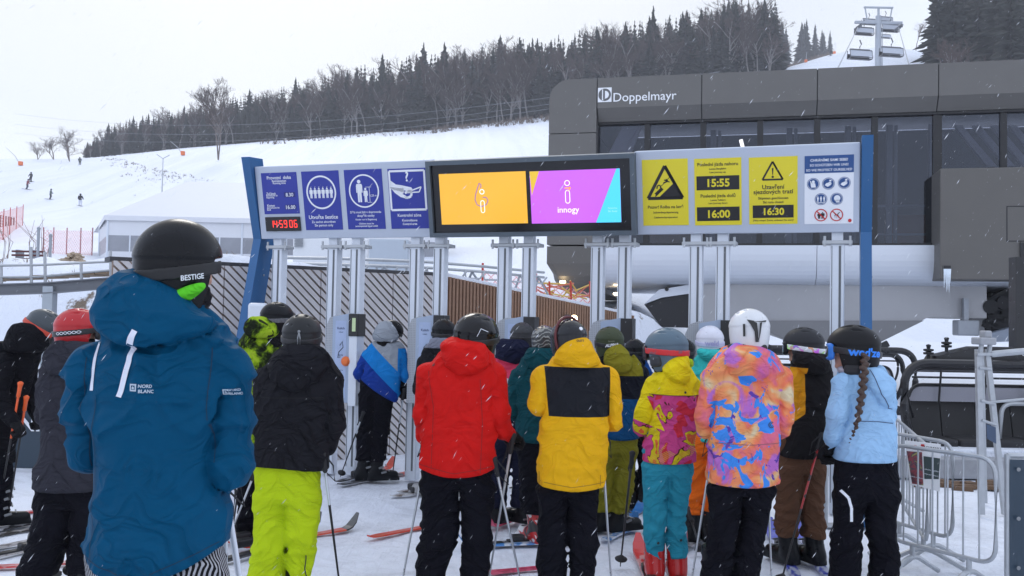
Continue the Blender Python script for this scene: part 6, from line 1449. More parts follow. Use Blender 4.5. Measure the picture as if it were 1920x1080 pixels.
# 10 dark teal
n = NT('boot_red_white'); v = n.noise(9, 2, .5, None, .8); M_BRW = n.fin(n.ramp(v, [(.0, (.02, .02, .024)), (.44, (.02, .02, .024)), (.45, (.45, .02, .02)), (.52, (.45, .02, .02)), (.53, (.6, .6, .6))], 'CONSTANT'), rough=.3)
p = Person('person in a dark teal padded jacket and black trousers, left of the yellow one', 1008, 7.2)
def c_zebra(n):
    x, y, z = n.xyz(); w = n.noise(14, 2); return n.mix(((z * 26 + x.abs() * 12 + w * 2.2).frac() > .68), (.02, .02, .02), (.20, .20, .18))
n = NT('helmet_zebra'); M_ZEB = n.fin(c_zebra(n), rough=.3, coat=.3)
p.build((1021, 636, 52, 12, 0, 0), [(662, 985, 1052, .10), (685, 968, 1060, .135), (715, 962, 1062, .145), (760, 966, 1060, .145), (815, 966, 1056, .15), (832, 966, 1056, .15)], hood=[(652, 988, 1052, .07), (672, 980, 1058, .11), (695, 992, 1046, .09)], arms=[[(972, 710, 0, 19), (962, 765, .0, 17), (985, 795, .22, 11)], [(1054, 710, 0, 18), (1060, 770, 0, 16), (1040, 795, .22, 11)]], hips=[(815, 968, 1056), (850, 970, 1054)], legs=[[(842, 970, 1014), (880, 974, 1018), (920, 976, 1022), (962, 976, 1032)], [(842, 1012, 1056), (900, 1016, 1056), (965, 1022, 1062)]], hem=((966, 824), (1010, 828), (1056, 826)), mats=dict(jacket=fabric('dark_teal_shell', (.006, .055, .068), .68, .5), trousers=F_BLKP, boots=None or M_BRW), boot_yaw=30, puff=.45)
p.helmet(M_ZEB, None); m = MB(); m.box((-.11, .03, -.10), (.05, .09, .05), None, .02); m.build('ear_pad', M_BLKR, p.h)
# 11 yellow with black back panel
p = Person('person in a golden yellow jacket with a black back panel and raised hood', 1065, 5.6)
def c_yb(n, p=p):
    x, y, z = n.xyz(); wob = n.noise(4, 2) * .012; ins = n.math('MULTIPLY', n.math('MULTIPLY', x > p.lx(1028) + (z - p.lz(780)) * -.10, x < p.lx(1141)), n.math('MULTIPLY', z + wob < p.lz(684) - .0, z > p.lz(777)))
    return n.mix(ins, (.76, .40, .010), (.016, .017, .021))
p.build((1066, 634, 70, 22, -8, 0), [(660, 1042, 1112, .11), (680, 1026, 1130, .14), (700, 1018, 1140, .155), (760, 1017, 1140, .16), (800, 1014, 1138, .16), (850, 1010, 1138, .165), (900, 1005, 1136, .17), (925, 1004, 1134, .17)], hood=[(630, 1070, 1100, .05, -.05), (642, 1056, 1110, .10, -.055), (660, 1042, 1118, .13, -.06), (678, 1036, 1126, .135, -.06), (690, 1048, 1116, .11, -.07), (697, 1066, 1098, .06, -.08)],
    arms=[[(1024, 712, 0, 26), (1014, 757, .0, 24), (1035, 745, .28, 17)], [(1136, 708, 0, 23), (1146, 765, .0, 20), (1148, 790, .02, 17), (1125, 795, .24, 14)]], hips=[(885, 1006, 1124), (925, 1007, 1121)], legs=[[(915, 1007, 1064), (975, 1009, 1063), (1040, 1010, 1060), (1112, 1007, 1057)], [(915, 1062, 1120), (975, 1064, 1118), (1020, 1064, 1122), (1060, 1068, 1119), (1112, 1068, 1112)]],
    hem=((1004, 904), (1068, 913), (1134, 908)), mats=dict(jacket=fabric('yellow_black_shell', c_yb, .62, .28, 18), trousers=F_BLKP, boots=M_HBLK), vox=.0095, fold=1.15, hoodk=.005)
p.helmet(gloss('helmet_smoke', (.012, .013, .016), .22, .3), None)
o = link('rim', sdf_mesh('rim', lambda P: np.sqrt((np.sqrt((P[..., 0] / .90) ** 2 + (P[..., 2]) ** 2) - .142) ** 2 + (P[..., 1] + .01) ** 2) - .011, (-.17, -.06, -.17), (.17, .06, .17), .006, 1), p.h, gloss('rim_maroon', (.10, .018, .020), .3)); o.rotation_euler = (0, 0, R(18))
m = MB(); m.lathe([(.001, .004), (.012, .003), (.013, 0)], (.03, -.132, .048), 14, Matrix.Rotation(R(70), 3, 'X')); m.build('rivet', M_LTR, p.h)
for q_ in ([(1010, 902), (1010, 880)], [(1122, 904), (1122, 884)], [(1006, 895), (1068, 904), (1132, 898)]): p.strip('seam', q_, 1.2, plain('seam_ochre', (.30, .15, .005), .8))
p.jtext('OUTT', 1085, 638, 14, M_ZIP, bold=.03)
# 12 olive helmet
def c_navyblue(n): x, y, z = n.xyz(); return n.mix(z > PZ12, (.008, .075, .20), (.012, .014, .022))
p = Person('skier in an olive helmet with olive hood, black and navy jacket and olive trousers', 1160, 7.6); PZ12 = p.lz(746)
def c_navyblue_hood(n):
    x, y, z = n.xyz(); g = n.math('MULTIPLY', y < -.095, z > p.lz(702)); h = n.math('MAXIMUM', n.math('MULTIPLY', z > p.lz(703), y < -.085), z > p.lz(660)); return n.mix(h, c_navyblue(n), (.25, .22, .02))
p.build((1143, 639, 55, 14, 0, 0), [(662, 1142, 1196, .10), (684, 1128, 1206, .13), (710, 1124, 1210, .135), (760, 1128, 1206, .135), (830, 1128, 1196, .14)], hood=[(646, 1142, 1164, .06, -.07), (660, 1134, 1178, .11, -.08), (680, 1132, 1189, .125, -.085), (694, 1142, 1184, .11, -.09), (702, 1154, 1172, .06, -.1)], arms=[[(1134, 700, 0, 15), (1130, 765, 0, 13), (1150, 790, .22, 9)], [(1203, 700, 0, 14), (1206, 765, 0, 12), (1190, 790, .22, 9)]], hips=[(812, 1124, 1196), (850, 1122, 1195)], legs=[[(840, 1120, 1156), (900, 1118, 1150), (958, 1117, 1146)], [(840, 1150, 1195), (900, 1147, 1190), (958, 1140, 1179)]], hem=((1128, 820), (1160, 823), (1196, 821)),
    mats=dict(jacket=fabric('navy_olive_shell', c_navyblue_hood), trousers=fabric('olive_trousers', (.20, .19, .018), .72), boots=M_HBLK), boot_yaw=-62, hoodk=.004)
p.helmet(gloss('helmet_olive', (.045, .058, .028), .45, .1), M_BLACK, M_BLACK, plain('lens_orange', (.75, .20, .03), .1, .5)); p.htext('ALPINA', -12, -.034, .115, M_LTR, roll=8, bold=.05, shear=.25); p.htext('booze', -14, .0, .05, plain('pale_olive', (.2, .22, .15), .5), roll=4)
m = MB(); m.box((0, -.13, -.10), (.12, .05, .07), None, .02); m.build('neck_pad', M_BLKR, p.h)
# 13 yellow and pink
p = Person('girl in a yellow and pink patterned jacket with turquoise trousers and red boots', 1248, 6.2)
def c_pink(n, p=p):
    x, y, z = n.xyz(); w = n.noise(6.0, 2, .5, None, .6); v = n.noise(4.0, 1, .5, None, 1.2)
    pat = n.ramp(w, [(.0, (.60, .035, .06)), (.44, (.60, .035, .06)), (.445, (.60, .07, .25)), (.58, (.60, .07, .25)), (.585, (.66, .53, .02)), (.64, (.66, .53, .02)), (.645, (.72, .14, .05))], 'CONSTANT')
    st = n.math('MULTIPLY', v > .56, ((z * 75 + x * 40).frac() > .55)); st = n.math('MULTIPLY', st, z < p.lz(790)); pat = n.mix(st, pat, (.68, .36, .05))
    ed = n.math('LESS_THAN', ((w - .583).abs()), .006); pat = n.mix(ed, pat, (.10, .03, .02))
    top = n.math('MAXIMUM', z > p.lz(738), n.math('MULTIPLY', x < p.lx(1224) - (z - p.lz(770)) * .5, z + x * .35 > p.lz(790) + p.lx(1200) * .35)); return n.mix(top, pat, (.80, .64, .012))
p.build((1250, 651, 74, 48, -4, 0), [(676, 1252, 1288, .09), (694, 1232, 1300, .12), (715, 1218, 1308, .135), (760, 1214, 1309, .135), (800, 1212, 1306, .135), (840, 1206, 1303, .14), (875, 1202, 1302, .14)], hood=[(656, 1256, 1286, .04, -.04), (672, 1248, 1291, .085, -.05), (692, 1239, 1294, .105, -.06), (708, 1243, 1297, .10, -.07), (722, 1262, 1292, .06, -.08)], arms=[[(1228, 722, 0, 20), (1209, 775, .0, 19), (1204, 800, .02, 16), (1216, 812, .16, 12)], [(1298, 722, 0, 17), (1305, 775, 0, 14), (1292, 795, .2, 11)]],
    hips=[(848, 1204, 1300), (890, 1204, 1298)], legs=[[(875, 1204, 1252), (930, 1206, 1251), (975, 1207, 1248), (1010, 1206, 1245), (1044, 1211, 1243)], [(875, 1250, 1298), (930, 1250, 1292), (975, 1249, 1285), (1010, 1250, 1288), (1042, 1252, 1286)]], hem=((1202, 864), (1250, 866), (1302, 864)), mats=dict(jacket=fabric('yellow_pink_print', c_pink, .6), trousers=fabric('turquoise_trousers', (.030, .29, .40), .68), boots=gloss('boot_red', (.50, .02, .02), .3)), vox=.0095)
def c_redstrap(n): a = n.noise(22, 2); return n.mix(a > .58, (.62, .03, .035), (.30, .08, .10))
n = NT('strap_red_print'); MS = n.fin(c_redstrap(n), rough=.6)
p.helmet(gloss('helmet_slate', (.10, .15, .19), .42, .1), MS, plain('frame_dark', (.03, .02, .025), .4), plain('lens_blue', (.02, .06, .35), .08, .6, coat=1))
m = MB(); m.box((-.105, .015, -.085), (.045, .085, .075), None, .022); m.box((.105, .015, -.085), (.045, .085, .075), None, .022); m.build('ear_pad', plain('ear_pad_grey', (.03, .035, .04), .6), p.h); p.strip('yoke_seam', [(1214, 737), (1260, 739), (1309, 740)], 1.2, plain('seam_brown', (.12, .05, .02), .8)); o = p.jtext('', 1278, 733, 5, M_ZIP, extra=(np.array([(.008 * math.cos(a), .008 * math.sin(a)) for a in np.linspace(0, 6.28, 12)[:-1]]), [tuple(range(11))]), name='button')
for x_, y_ in ((1230, 1012), (1273, 1008)): p.jtext('', x_, y_, 5, M_ZIP, host=p.trousers, extra=(np.array([(.009 * math.cos(a), .009 * math.sin(a)) for a in np.linspace(0, 6.28, 12)[:-1]]), [tuple(range(11))]), name='button')
# 14 turquoise
p = Person('person in a turquoise jacket, orange trousers and small white helmet', 1330, 7.35)
p.build((1331, 637, 54, -4, 0, 0), [(664, 1308, 1358, .10), (684, 1300, 1370, .13), (720, 1298, 1374, .135), (770, 1300, 1372, .135), (832, 1300, 1368, .14)], hood=[(654, 1304, 1356, .06), (664, 1308, 1352, .09), (676, 1318, 1344, .07)], arms=[[(1307, 700, 0, 14), (1303, 760, 0, 12), (1320, 785, .2, 9)], [(1366, 700, 0, 14), (1370, 760, 0, 12), (1350, 785, .2, 9)]], hips=[(815, 1296, 1362), (850, 1290, 1350)], legs=[[(838, 1290, 1322), (900, 1286, 1316), (963, 1283, 1312)], [(838, 1316, 1356), (900, 1314, 1346), (965, 1311, 1340)]], hem=((1300, 825), (1333, 827), (1368, 825)), mats=dict(jacket=fabric('turquoise_shell', (.045, .50, .47), .65), trousers=fabric('orange_trousers', (.85, .16, .015), .65), boots=M_HBLK))
p.helmet(gloss('helmet_white', (.66, .67, .74), .35), plain('strap_lilac', (.50, .50, .68), .6), M_BLACK, plain('lens_red', (.4, .05, .05), .15)); p.htext('weld', 0, -.03, .12, plain('lilac_letters', (.36, .36, .60), .5))
c0 = p.L(1334, 656, -.01); band(p, 'neck_warmer', lambda P: s_ell(P, c0, (.105, .10, .05)), np.array(c0) - .13, np.array(c0) + .13, .009, F_NAVYB)
# 15 colourful print
def c_print(n):
    w = n.noise(4.4, 2, .5, None, .7); v = n.noise(6.5, 4, .6, None, 1.6); u = n.noise(6.0, 3, .55, n.vec(*[q + 3.7 for q in n.xyz()]), 1.2); t = n.noise(5.2, 3, .5, n.vec(*[q + 9.1 for q in n.xyz()]), .8)
    c = n.ramp(w, [(.30, (.55, .12, .42)), (.42, (.72, .16, .22)), (.50, (.80, .20, .10)), (.60, (.82, .36, .14)), (.70, (.72, .58, .36))])
    c = n.mix(n.ramp(t, [(.56, (0, 0, 0)), (.62, (1, 1, 1))]), c, (.48, .16, .52)); c = n.mix(n.ramp(u, [(.575, (0, 0, 0)), (.59, (1, 1, 1))]), c, (.06, .26, .74)); c = n.mix(n.ramp(v, [(.635, (0, 0, 0)), (.645, (1, 1, 1))]), c, (.13, .06, .36))
    c = n.mix(n.ramp(v, [(.30, (1, 1, 1)), (.34, (0, 0, 0))]), c, (.68, .60, .46)); return c
p = Person('person in a tie dye print jacket of orange, pink and blue with a white helmet', 1392, 5.75)
p.build((1405, 617, 78, 0, -4, 0), [(652, 1362, 1440, .11), (672, 1340, 1458, .145), (695, 1330, 1466, .155), (740, 1328, 1464, .155), (790, 1328, 1460, .15), (840, 1327, 1459, .155), (890, 1325, 1458, .16), (920, 1324, 1457, .16)], hood=[(645, 1374, 1428, .07, -.05), (660, 1360, 1443, .115), (684, 1352, 1450, .13), (702, 1364, 1444, .12), (714, 1388, 1428, .07)], arms=[[(1340, 712, 0, 25), (1324, 780, .0, 21), (1324, 803, .03, 18), (1345, 805, .24, 14)], [(1462, 712, 0, 25), (1466, 780, .0, 22), (1462, 800, .03, 20), (1440, 800, .24, 14)]],
    hips=[(880, 1328, 1453), (925, 1328, 1451)], legs=[[(915, 1328, 1391), (980, 1330, 1384), (1040, 1322, 1374), (1080, 1315, 1368), (1112, 1312, 1364)], [(915, 1388, 1451), (980, 1389, 1438), (1040, 1380, 1430), (1080, 1372, 1423), (1112, 1369, 1420)]], hem=((1324, 902), (1392, 908), (1457, 904)), mats=dict(jacket=fabric('tie_dye_print', c_print, .6), trousers=F_BLKP, boots=M_HBLK), vox=.0095, fold=1.1)
p.helmet(gloss('helmet_pearl', (.64, .65, .66), .35), None); bar3 = lambda L_: (np.array([q for a in L_ for q in a]), [tuple(range(4 * i, 4 * i + 4)) for i in range(len(L_))])
p.htext('', 4, 0, 1, M_ZIP, extra=bar3([[(-.022, .035), (-.004, .028), (.008, -.085), (-.012, -.085)], [(.030, .035), (.014, .028), (.008, -.04), (.008, -.085), (.014, -.085)], [(-.058, .048), (-.020, .040), (-.020, .030), (-.050, .034)], [(.028, .040), (.064, .048), (.056, .034), (.028, .030)]])); p.htext('I', -26, -.02, .014, M_ZIP, bold=.02)
m = MB(); m.box((-.105, .0, -.115), (.05, .09, .05), None, .02); m.box((.105, .0, -.115), (.05, .09, .05), None, .02); m.box((0, -.09, -.115), (.16, .06, .04), None, .018); m.build('ear_pad', M_BLKR, p.h); p.jtext('', 1435, 792, 8, M_ZIP, extra=(lambda pl: (np.array([q for a in pl for q in a]), [tuple(range(4 * i, 4 * i + 4)) for i in range(len(pl))]))(ring_poly(0, 0, .015, .019, 20, .6, 5.9) + ring_poly(0, 0, .007, .010, 14, .6, 5.9)), name='emblem')
p.strip('waist_seam', [(1330, 826), (1390, 828), (1458, 826)], 1.2, plain('seam_plum', (.28, .10, .12), .8))
# 16 black with orange arm, brown trousers
def c_orarm(n): x, y, z = n.xyz(); return n.mix(n.math('MULTIPLY', n.math('MULTIPLY', x < PX16, z < PZ16), z - x * .8 > PW16), (.015, .014, .015), (.70, .30, .015))
p = Person('skier in a black jacket with one orange sleeve and brown trousers, goggles turned left', 1503, 6.7); PX16 = p.lx(1499); PZ16 = p.lz(688); PW16 = p.lz(790) - p.lx(1478) * .8
p.build((1507, 646, 66, 66, 0, 0), [(668, 1492, 1548, .10), (690, 1482, 1556, .13), (720, 1480, 1560, .14), (780, 1474, 1557, .14), (830, 1464, 1553, .145), (868, 1459, 1550, .15)], hood=[(664, 1490, 1550, .08), (682, 1492, 1554, .11), (702, 1506, 1550, .09)], arms=[[(1492, 708, -.06, 17), (1486, 760, -.04, 15), (1474, 768, .22, 11)], [(1546, 715, 0, 17), (1552, 785, 0, 15), (1541, 818, -.1, 12)]], hips=[(845, 1458, 1548), (885, 1458, 1547)], legs=[[(872, 1458, 1503), (920, 1456, 1499), (960, 1455, 1498), (1003, 1455, 1496)], [(872, 1500, 1547), (920, 1501, 1543), (960, 1503, 1545), (1005, 1503, 1546)]], hem=((1459, 854), (1503, 857), (1550, 852)), mats=dict(jacket=fabric('black_orange_shell', c_orarm, .7), trousers=fabric('brown_trousers', (.115, .058, .034), .75), boots=M_HBLK), boot_yaw=22, gaiter=False, body_vox=.0095, vox=.0095)
def c_mix(n): v = n.voro(26, None, 'F1', 'Color'); return n.mix(n.noise(20, 1) > .5, v, (.7, .72, .75))
n = NT('strap_patchwork'); MS = n.fin(c_mix(n), rough=.6); p.helmet(gloss('helmet_matt_grey', (.028, .029, .032), .5, .0), MS, M_HBLK, plain('lens_mirror', (.45, .46, .5), .08, .9))
m = MB(); m.box((-.10, .02, -.10), (.05, .09, .08), None, .022); m.box((.10, .02, -.10), (.05, .09, .08), None, .022); m.build('ear_pad', M_BLKR, p.h)
# 17 light blue woman with a plait
def c_ice(n): x, y, z = n.xyz(); return n.mix(n.noise(2, 2), (.29, .50, .74), (.36, .57, .80))
p = Person('woman in an ice blue jacket with a long brown plait, looking left', 1618, 6.0)
p.build((1601, 650, 84, 66, 0, 0), [(682, 1592, 1650, .10), (700, 1576, 1664, .135), (725, 1566, 1671, .15), (770, 1566, 1674, .15), (820, 1564, 1677, .15), (875, 1562, 1681, .16)], hood=[(688, 1608, 1652, .07), (706, 1608, 1668, .10), (730, 1620, 1671, .105), (755, 1640, 1671, .08), (768, 1652, 1668, .05)], arms=[[(1582, 722, -.06, 23), (1572, 775, -.08, 19), (1562, 820, -.02, 16), (1556, 838, .06, 12)], [(1660, 722, 0, 20), (1664, 785, .0, 16), (1662, 815, .05, 14), (1645, 825, .2, 11)]],
    hips=[(850, 1566, 1681), (905, 1562, 1684), (935, 1561, 1685)], legs=[[(925, 1561, 1624), (985, 1564, 1616), (1015, 1558, 1612), (1055, 1557, 1612), (1090, 1557, 1611)], [(925, 1620, 1685), (985, 1622, 1674), (1015, 1628, 1680), (1055, 1633, 1685), (1090, 1635, 1684)]], hem=((1562, 862), (1620, 863), (1681, 863)), mats=dict(jacket=fabric('ice_blue_shell', c_ice, .6, .3), trousers=F_BLKP, boots=M_HBLK), body_vox=.0085, vox=.0095, gaiter=False, collar=((1606, 705, .0), (1600, 686, .02), 26), hoodk=.004)
p.helmet(gloss('helmet_matt_black', (.010, .010, .011), .45, .0), M_BLACK, plain('goggle_frame_blue', (.02, .16, .55), .4), M_LENSD); M_BLET = plain('blue_letters', (.02, .22, .80), .45)
p.htext("wed'ze", -56, -.030, .175, M_BLET, roll=-3, bold=.035)
m = MB(); m.box((-.095, .0, -.125), (.04, .09, .06), None, .018); m.build('ear_pad', M_BLKR, p.h); m = MB(); m.box((.095, .0, -.125), (.04, .09, .06), None, .018); m.build('ear_pad', M_BLKR, p.h)
c0 = p.L(1606, 694, -.01); band(p, 'hood_lining', lambda P: smin(s_ell(P, tuple(c0), (.125, .10, .042)), s_ell(P, tuple(p.L(1640, 706, -.08)), (.075, .05, .05)), .03) + .004 * vnoise(P * 30, 4), np.array(c0) - .16, np.array(c0) + Vector((.26, .16, .14)), .009, fabric('grey_fleece', (.44, .42, .47), .9))
bp_ = [(1622, 668, -.14), (1621, 690, -.19), (1619, 715, -.20), (1616, 740, -.20), (1612, 765, -.20), (1608, 790, -.20), (1601, 812, -.19), (1592, 830, -.18)]; pts = [np.array(p.L(*q)) for q in bp_]; rs = [.028, .030, .029, .028, .026, .022, .016, .008]
def f_plait(P):
    d = None; tot = np.array([0] + list(np.cumsum([np.linalg.norm(pts[i + 1] - pts[i]) for i in range(len(pts) - 1)])))
    for i in range(24):
        q = tot[-1] * i / 23; c = np.array([np.interp(q, tot, [w[j] for w in pts]) for j in range(3)]); r = float(np.interp(q, tot, rs)); sg = 1 if i % 2 else -1
        Q = P - c; Q = np.stack([Q[..., 0] * .85 + sg * Q[..., 2] * .5, Q[..., 1], Q[..., 2] * .85 - sg * Q[..., 0] * .5], -1); e = s_ell(Q, (sg * r * .3, 0, 0), (r * .85, r * .8, r * .62)); d = e if d is None else smin(d, e, .004)
    return d + .0015 * np.sin(P[..., 0] * 900 + P[..., 2] * 500)
A_ = np.array(pts); band(p, 'hair', f_plait, A_.min(0) - .06, A_.max(0) + .06, .0052, plain('brown_hair', (.045, .020, .010), .45, var=.5, nscale=70))
p.strip('side_stripe', [(1568, 915), (1580, 928), (1585, 945), (1586, 972)], 5, M_LTR, p.trousers); p.strip('waist_seam', [(1588, 785), (1630, 786), (1660, 790)], 1.2, plain('seam_navy', (.03, .04, .10), .8)); p.strip('hood_edge', [(1612, 690), (1630, 735), (1650, 762), (1660, 764)], 1.3, plain('seam_navy_b', (.03, .04, .10), .8))
# 18 somebody in lime beyond the white post
p = Person('person in a lime jacket almost hidden behind the yellow and pink one', 1292, 8.3)
p.build((1284, 655, 40, 0, 0, 0), [(682, 1268, 1302, .10), (700, 1258, 1306, .12), (750, 1258, 1306, .12), (815, 1258, 1306, .12)], hood=[(672, 1270, 1300, .07), (686, 1268, 1302, .08)], arms=[[(1264, 712, 0, 12), (1260, 755, 0, 10), (1275, 775, .18, 8)], [(1302, 712, 0, 12), (1306, 755, 0, 10), (1292, 775, .18, 8)]], hips=[(805, 1260, 1304), (830, 1260, 1304)], legs=[[(820, 1260, 1284), (880, 1260, 1280), (925, 1260, 1279)], [(820, 1282, 1305), (880, 1284, 1303), (925, 1284, 1302)]], hem=((1258, 815), (1282, 816), (1306, 815)), mats=dict(jacket=fabric('lime_jacket', (.36, .48, .02), .7), trousers=F_BLKP, boots=M_HBLK), vox=.012)
p.helmet(M_HBLK, M_BLACK)
# 19 partly seen person right of the olive helmet, blue shoulder
p = Person('person with a royal blue shoulder panel, half hidden right of the olive helmet', 1196, 8.6)
p.build((1190, 655, 40, 0, 0, 0), [(676, 1176, 1212, .10), (694, 1168, 1222, .12), (740, 1168, 1222, .12), (810, 1170, 1218, .12)], hood=[(668, 1176, 1208, .07), (682, 1176, 1212, .08)], arms=[[(1174, 706, 0, 12), (1170, 750, 0, 10), (1184, 770, .18, 8)], [(1216, 706, 0, 12), (1222, 750, 0, 10), (1208, 770, .18, 8)]], hips=[(800, 1170, 1218), (825, 1170, 1218)], legs=[[(815, 1170, 1194), (870, 1170, 1192), (910, 1170, 1190)], [(815, 1193, 1218), (870, 1195, 1216), (910, 1196, 1216)]], hem=((1168, 810), (1195, 811), (1220, 810)), mats=dict(jacket=fabric('royal_black_shell', lambda n: n.mix(n.xyz()[0] > .055, (.012, .014, .02), (.015, .08, .32)), .7), trousers=F_BLKP, boots=M_HBLK), vox=.012)
p.helmet(M_HBLK, M_BLACK)

# ---------------------------------------------------------------- poles
M_PSIL = plain('pole_silver', (.50, .52, .55), .3, .6, var=.05); M_PBLK = plain('pole_black', (.02, .02, .022), .35, .2); M_PWHT = plain('pole_white', (.62, .66, .72), .35, .2)
M_PORG = plain('pole_orange', (.80, .12, .02), .4); n = NT('pole_black_silver'); x, y, z = n.xyz(); M_PBS = n.fin(n.mix(z > .62, (.015, .015, .016), (.48, .52, .56)), rough=.3, metal=.4); n = NT('pole_orange_black'); x, y, z = n.xyz(); M_POB = n.fin(n.mix(z > .78, (.015, .015, .016), (.80, .11, .02)), rough=.4)
n = NT('pole_red_black'); x, y, z = n.xyz(); M_PRB = n.fin(n.mix(n.math('MULTIPLY', z > .55, n.noise(8, 2) > .45), (.012, .012, .014), (.38, .02, .02)), rough=.35)
pole((410, 850, 3.12), (505, 1420, 3.3), 'thick silver ski pole of the big man in petrol blue', M_PWHT, r=.012); pole((424, 880, 3.2), (420, 1400, 3.5), 'second pole of the big man, thin and dark, behind his silver one', M_PBS)
pole((605, 846, 5.42), (641, 1130), 'silver and black ski pole beside the lime trousers', M_PBS); pole((520, 852, 5.8), (515, 1118), 'ski pole held in front of the lime trousers', M_PBS)
pole((484, 870, 7.0), (424, 1022), 'grey ski pole slanting left of the lime trousers', M_PSIL); pole((455, 860, 7.35), (432, 1020), 'dark pole of the person in camouflage', M_PBLK)
pole((682, 772, 9.55), (638, 894), 'thin ski pole left of the skier at the gate', M_PBS); pole((758, 728, 9.72), (735, 897), 'ski pole in the right hand of the skier at the gate', M_PBS)
pole((808, 800, 5.75), (749, 1118), 'silver ski pole left of the red jacket', M_PSIL); pole((963, 812, 5.72), (911, 1118), 'silver ski pole leaning right under the red sleeve', M_PSIL); pole((925, 855, 5.6), (983, 1122), 'silver ski pole crossing the other one right of the red jacket', M_PSIL)
pole((1127, 800, 5.75), (1148, 1120), 'silver ski pole right of the yellow jacket', M_PSIL); pole((1186, 846, 6.3), (1163, 1062), 'black ski pole with a basket left of the turquoise trousers', M_PBLK, None)
pole((1342, 800, 5.95), (1292, 1118), 'silver ski pole left of the black trousers under the print jacket', M_PSIL); pole((1436, 800, 5.95), (1448, 1118), 'silver ski pole right of the black trousers under the print jacket', M_PSIL); pole((1288, 950, 7.2), (1317, 1042), 'short dark pole in front of the orange trousers', M_PBLK)
pole((1541, 812, 6.58), (1462, 1100), 'black and red ski pole across the brown trousers', M_PRB)
pole((39, 716, 7.1), (-8, 985), 'orange and black ski pole held by the bending person', M_POB, M_PORG); pole((50, 742, 7.2), (12, 985), 'second orange pole beside the first at the left edge', M_POB, M_PORG)
pole((182, 900, 5.7), (127, 1082), 'black ski pole between the big man and the charcoal jacket', M_PBLK); pole((178, 930, 5.9), (152, 1052), 'shorter looking black pole behind the other at the big man\'s side', M_PBLK)
# ---------------------------------------------------------------- skis
M_SK1 = ski_mat('ski_red_tip', (.07, .07, .075), (.62, .07, .035), cut=.80); M_SK2 = ski_mat('ski_white_orange', (.55, .55, .55), (.55, .40, .30), (.16, .12, .10)); M_SK3 = ski_mat('ski_red_black', (.62, .06, .03), (.05, .05, .05), (.60, .10, .05), .87); M_SK4 = ski_mat('ski_pink', (.62, .06, .14), (.66, .08, .16), (.45, .03, .08)); M_SK5 = ski_mat('ski_blue', (.55, .60, .66), (.05, .22, .55), (.04, .18, .45), .62); M_SK6 = ski_mat('ski_violet', (.06, .08, .42), (.10, .12, .50), (.50, .52, .62), .80); M_SK7 = ski_mat('ski_black', (.02, .02, .022), (.03, .03, .03), (.32, .32, .33)); M_SK8 = ski_mat('ski_orange', (.42, .40, .39), (.72, .13, .04), (.12, .10, .10), .74); M_SK9 = ski_mat('ski_red', (.55, .03, .03), (.60, .03, .03), (.58, .30, .28), .85)
ski((634, 911), (778, 885), M_SK1, 'near red tipped ski of the skier at the gate'); ski((630, 906), (737, 876), M_SK1, 'far red tipped ski of the skier at the gate')
ski((732, 933), (860, 915), M_SK2, 'pale ski left of the red jacket\'s legs', boot_t=.6); ski((744, 925), (862, 907), M_SK2, 'second pale ski just behind the first, left of the red jacket')
ski((450, 1030), (670, 990), M_SK3, 'red ski with a black tip beside the lime trousers', boot_t=.2); ski((428, 1022), (600, 988), M_SK3, 'dark red ski partly behind the lime trousers', boot_t=.35)
ski((1010, 962), (912, 992), M_SK4, 'pink ski between the red and yellow jackets', boot_t=.3); ski((1030, 950), (868, 968), M_SK7, 'dark ski behind the red jacket\'s legs', boot_t=.4)
ski((1075, 1012), (908, 1022), M_SK7, 'black ski under the red and white boots', boot_t=.4); ski((1085, 1018), (855, 1026), M_SK5, 'ski with a blue tip between the red jacket\'s legs', boot_t=.4, binding=False)
ski((1092, 1008), (1205, 956), M_SK5, 'blue and white ski under the olive trousers', boot_t=.5); ski((1130, 1016), (1192, 988), M_SK5, 'short looking blue ski right of the yellow jacket', boot_t=.5, binding=False)
ski((1238, 1150), (1196, 1030), M_SK9, 'red ski tip left of the red boots', boot_t=.45); ski((1285, 1150), (1262, 1034), M_SK9, 'red ski under the right red boot', boot_t=.45)
ski((1497, 1088), (1444, 998), M_SK6, 'violet ski under the left brown trouser leg', boot_t=.5); ski((1550, 1082), (1496, 998), M_SK6, 'violet ski under the right brown trouser leg', boot_t=.5)
ski((-60, 1040), (165, 994), M_SK8, 'orange tipped ski left of the charcoal jacket\'s legs', boot_t=.4, binding=False); ski((-40, 1010), (200, 972), M_SK7, 'black ski lying behind the orange tipped one', boot_t=.75); ski((-30, 1000), (185, 960), M_SK7, 'upper black ski at the left, below the banner', boot_t=.75); ski((20, 966), (190, 948), M_SK9, 'far red ski under the dark banner at the left', boot_t=.7); ski((-80, 1070), (220, 1052), M_SK9, 'nearest thin red ski at the bottom left', boot_t=.3, binding=False)
ski((-70, 1058), (128, 1018), M_SK8, 'orange tipped ski in front of the other one at the lower left', boot_t=.35)
ski((395, 1060), (560, 1018), M_SK1, 'red tipped ski crossing behind the lime trousers at the lower left', boot_t=.3)
ski((690, 1010), (860, 978), M_SK3, 'red ski with a black tip left of the red jacket\'s trousers', boot_t=.9, binding=False)
ski((1060, 1062), (900, 1078), M_SK4, 'pink ski nearest the camera between the two pairs of black trousers', boot_t=.4, binding=False)
ski((1285, 1030), (1345, 985), M_SK7, 'dark ski under the orange trousers', boot_t=.5)

